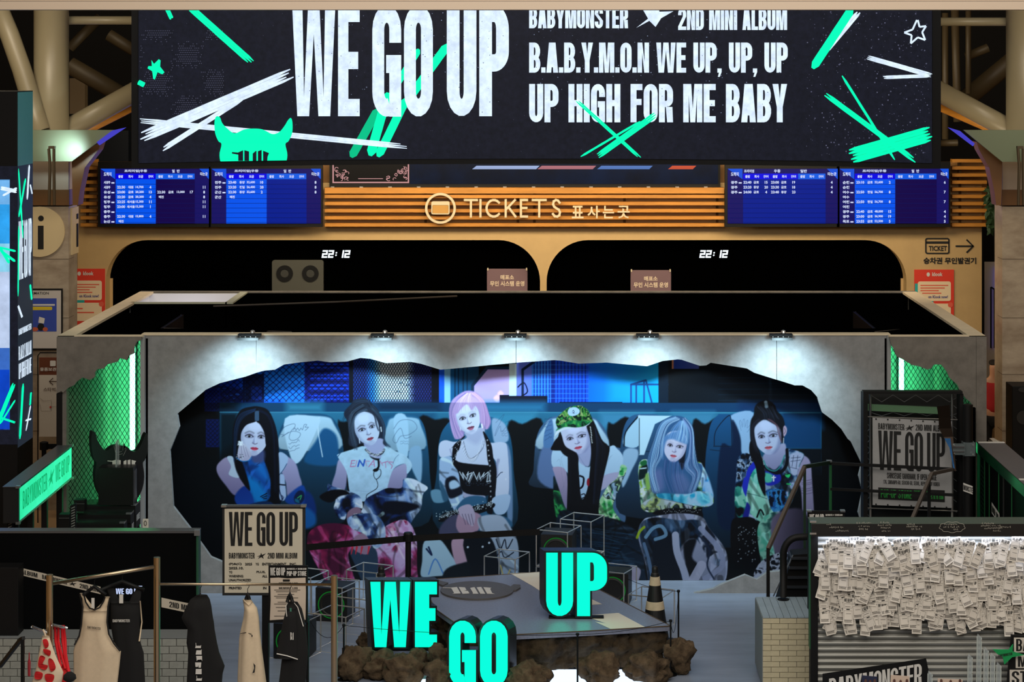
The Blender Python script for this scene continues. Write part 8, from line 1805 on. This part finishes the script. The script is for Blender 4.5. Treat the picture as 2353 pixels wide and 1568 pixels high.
for i in range(6):
    q = [L_[i], R_[i], R_[i+1], L_[i+1]]; dz = [.0+.05*math.sin(i/6*PI*1.3), .0+.05*math.sin(i/6*PI*1.3), .05*math.sin((i+1)/6*PI*1.3), .05*math.sin((i+1)/6*PI*1.3)]
    v = [W(x, y, 22.7+z) for (x, y), z in zip(q, dz)]; b.poly(v); b.poly([p+Vector((0, .01, 0)) for p in v[::-1]])
b.build('bent_sheet', mat('gunmetal', (70, 58, 50), .3, metal=.8), cs, smooth=True)
b = MB(); b.shape([[(2170, 1008), (2182, 1030), (2190, 1075), (2194, 1078), (2188, 1040), (2184, 1008)]], facing(22.66), .004); b.build('blue_picture', mat('strap_blue', (50, 110, 170), .4, noise=.5, scale=12), cs)
cp = thing('clamp_column', 'round black column with bolted steel clamp and a strip of printed tape', 'column', (X_(2224, 22.8), 22.8, 0))
b = MB(); b.lathe([(.055, 0), (.055, Z_(930, 22.8))], (X_(2224, 22.8), 22.8, 0), 24); b.build('shaft', M_black, cp, smooth=False)
b = MB(); b.pbox(2190, 1020, 2218, 1046, 22.7, .02); b.pbox(2214, 1018, 2241, 1049, 22.73, .12); b.build('clamp_plate', mat('zinc', (170, 186, 190), .3, metal=.85), cp)
b = MB(); b.pbox(2190, 1026, 2216, 1030, 22.69, .01); b.pbox(2190, 1037, 2216, 1040, 22.69, .01); b.build('clamp_rib', M_dalu, cp)
for x, y in ((2193, 1024), (2193, 1042), (2236, 1023), (2236, 1045)): b = MB(); b.lathe([(.008, -.01), (.008, 0)], W(x, y, 22.69), 8, axis='y'); b.build('bolt', M_chrome, cp)
b = MB(); b.shape([[(2213.5, 1110), (2235, 1118), (2235, 1137), (2213.5, 1129)]], facing(22.73), .003); b.build('tape', M_inkw, cp)
b = MB(); cflat(b, ctext('MONSTE', 2214, 1114, 2235, 1126, .42, .16, .13, .05), lambda x, y, t: W(x, y+(x-2214)*.36, 22.725)); b.build('tape_print', M_ink, cp)
sb = thing('side_barrier', 'long black partition with grey capping and green-lit edges running back to the booth', 'partition', (4.9, 22.6, 0)); XS = 4.76
b = MB(); b.box(XS, XS+.06, 20.4, 23.75, 0, 1.78); b.build('panel', mat('panel_black', (5, 6, 7), .8, spec=.08), sb)
b = MB(); b.box(XS-.01, XS+.30, 20.4, 23.75, 1.78, 1.80); b.build('capping', mat('capping_grey', (96, 94, 98), .5), sb)
b = MB(); b.box(XS-.012, XS-.004, 20.4, 23.75, 1.68, 1.80); b.build('capping_face', mat('capping_green', (4, 34, 24), .4), sb)  # green light along the capping is put into this colour
for y, w_, m_ in ((23.3, .03, 'rail_green'), (23.05, .012, 'rail_green'), (22.55, .01, 'rail_green'), (22.3, .03, 'frame_dark'), (21.9, .01, 'rail_green')):  # green uprights carry the neon light in their colour
    b = MB(); b.box(XS-.010, XS, y, y+w_, 0, 1.68); b.build('upright', MATS[m_], sb)
b = MB(); 
for k in range(24): z = .4+k*.05; b.poly([(XS-.006, 23.36, z), (XS-.006, 23.5, z+.02), (XS-.006, 23.5, z+.04), (XS-.006, 23.36, z+.02)])
b.build('hatch_print', mat('hatch_green', (8, 44, 26), .5), sb)
b = MB(); b.poly([(XS-.02, 22.85, 1.30), (XS-.02, 22.45, 1.26), (XS-.02, 22.45, 1.14), (XS-.02, 22.85, 1.18)]); b.poly([(XS-.02, 22.45, 1.26), (XS-.02, 22.25, .7), (XS-.02, 22.29, .7), (XS-.02, 22.45, 1.14)]); b.build('tape', M_inkw, sb)
b = MB(); cflat(b, ctext('ND M', 0, 0, 1, 1, .42, .16, .13, .05), lambda x, y, t: Vector((XS-.024, 22.82-x*.33, 1.27-x*.03-y*.07))); b.build('tape_print', M_ink, sb)
b = MB(); 
for a in (21.6, 23.72): b.box(XS+.0, XS+.3, a-.05, a, 1.8, 1.808)
b.build('white_tape', M_inkw, sb)
# things beyond the barrier
t = thing('tower_speaker', 'black speaker tower standing in front of the far marble column', 'loudspeaker', (X_(2360, 27), 27, 0))
b = MB(); b.box(X_(2326, 27), X_(2400, 27), 27, 27.4, 0, Z_(888, 27)); b.build('cabinet', M_black, t, bevel=.01)
b = MB(); b.shape([ell(2352, 896, 12, 6, 20)], facing(26.99)); b.shape([ell(2352, 960, 16, 16, 20)], facing(26.99)); b.build('driver', mat('frame_dark', (34, 34, 34), .5), t)
t = thing('queue_post', 'black belt post beyond the grey capping near the speaker tower', 'stanchion', (X_(2310, 25.5), 25.5, 0), 'queue posts near the totem')
x = X_(2322, 25.5); b = MB(); b.lathe([(.16, 0), (.16, .02), (.035, .04), (.035, 1.3)], (x, 25.5, 0), 16); b.build('pole', M_black, t)
b = MB(); b.lathe([(.05, 1.2), (.06, 1.21), (.06, 1.33), (.03, 1.36)], (x, 25.5, 0), 14); b.build('belt_head', M_black, t)
t = thing('leaflet_stack', 'pile of pale leaflets on a low table beyond the barrier', 'leaflets', (X_(2296, 25.2), 25.2, 0))
b = MB(); b.box(X_(2282, 25.2), X_(2308, 25.2), 25.2, 25.5, .0, 1.5); b.build('stand', mat('pale_stand', (170, 160, 150), .6), t)
for k in range(4):
    b = MB(); b.box(X_(2283, 25.2), X_(2303-k*3, 25.2), 25.2+k*.02, 25.45, 1.5+k*.01, 1.508+k*.01); b.build('leaflet', M_paperw, t)
t = thing('white_door_leaf', 'white door leaf with black pull handle beside the ticket office', 'door', tuple(W(2275, 1000, 31.6)))
b = MB(); b.box(X_(2262, 31.6), X_(2330, 31.6), 31.6, 31.65, 0, Z_(602, 31.6)); b.build('leaf', mat('leaf_white', (196, 186, 166), .5), t)
b = MB(); b.tube([W(2277, 660, 31.5), W(2277, 800, 31.5)], .012, 6); b.tube([W(2285, 665, 31.5), W(2285, 800, 31.5)], .012, 6); b.tube([W(2277, 660, 31.5), W(2285, 665, 31.5)], .012, 6); b.build('pull_handle', M_black, t)
b = MB(); b.pbox(2287, 615, 2300, 800, 31.55, .02); b.build('violet_strip_light', mat('violet_glow', (70, 66, 200), .4, emit=.9), label='violet strip light beside the white door leaf', cat='light')
rsf = random.Random(3); b = MB()
for k in range(150):
    c = W(rsf.gauss(2280, 7), rsf.uniform(430, 535), 30+rsf.random()*.3); a = rsf.random()*6; u1 = Vector((math.cos(a), .2, math.sin(a)))*.06; u2 = Vector((-math.sin(a), .3, math.cos(a)))*.025; b.poly([c-u1, c+u2, c+u1, c-u2])
b.build('hanging_plant', mat('leaf_green', (40, 70, 36), .6), label='dark green plant trailing down beside the end slats', cat='plant', kind=None)
b = MB(); b.box(X_(60, 30.0), X_(128, 30.0), 29.3, 30, 0, Z_(1000, 29.3)); b.build('wooden_bench', M_wood, label='orange wooden bench block behind the booth corner', cat='bench')

# person partly hidden beyond the booth
def person():
    dd = 30.6; x = X_(2284, dd); t = thing('person', 'person in red jacket and black trousers half hidden beside the far marble column', 'person', (x, dd, 0))
    def skin(nm, V, E, R_, m, sub=2):
        me = bpy.data.meshes.new(nm); me.from_pydata([tuple(Vector(v)-Vector((0, 0, 0))) for v in V], E, []); me.materials.append(m)
        o = bpy.data.objects.new(nm, me); S.collection.objects.link(o); o.parent = t; ORG[o.name] = ORG[t.name]
        s_ = o.modifiers.new('s', 'SKIN'); s_.use_smooth_shade = True
        for i, r in enumerate(R_): me.skin_vertices[0].data[i].radius = (r if isinstance(r, tuple) else (r, r))
        me.skin_vertices[0].data[0].use_root = True
        q = o.modifiers.new('u', 'SUBSURF'); q.levels = sub; q.render_levels = sub; return o
    V = [(0, 0, .95), (0, 0, 1.15), (0, 0, 1.38), (0, 0, 1.5), (0, -.01, 1.62), (0, -.02, 1.72), (-.19, 0, 1.42), (-.25, .0, 1.15), (-.22, -.15, .95), (-.21, -.24, .93), (.19, 0, 1.42), (.25, 0, 1.15), (.22, -.15, .95), (.21, -.24, .93), (-.1, 0, .88), (-.12, -.02, .5), (-.12, .02, .1), (-.12, -.12, .05), (.1, 0, .88), (.12, -.02, .5), (.12, .02, .1), (.12, -.12, .05)]
    E = [(0, 1), (1, 2), (2, 3), (3, 4), (4, 5), (2, 6), (6, 7), (7, 8), (8, 9), (2, 10), (10, 11), (11, 12), (12, 13), (0, 14), (14, 15), (15, 16), (16, 17), (0, 18), (18, 19), (19, 20), (20, 21)]
    Rr = [(.15, .11), (.13, .1), (.17, .11), .055, .075, .08, .06, .05, .038, .035, .06, .05, .038, .035, .09, .065, .045, .04, .09, .065, .045, .04]
    skin('body', V, E, Rr, mat('skin_tone', (190, 140, 110), .6))
    skin('red_jacket', [V[i] for i in (0, 1, 2, 6, 7, 8, 10, 11, 12)], [(0, 1), (1, 2), (2, 3), (3, 4), (4, 5), (2, 6), (6, 7), (7, 8)], [(.18, .13), (.16, .13), (.2, .14), .08, .07, .055, .08, .07, .055], mat('jacket_red', (170, 24, 26), .7))
    skin('black_trousers', [V[i] for i in (0, 14, 15, 16, 18, 19, 20)], [(0, 1), (1, 2), (2, 3), (0, 4), (4, 5), (5, 6)], [(.16, .12), .1, .075, .06, .1, .075, .06], M_cblack)
    skin('dark_hair', [(0, .02, 1.68), (0, .0, 1.77)], [(0, 1)], [(.1, .11), (.08, .09)], mat('hair_dark', (26, 18, 14), .8))
person()
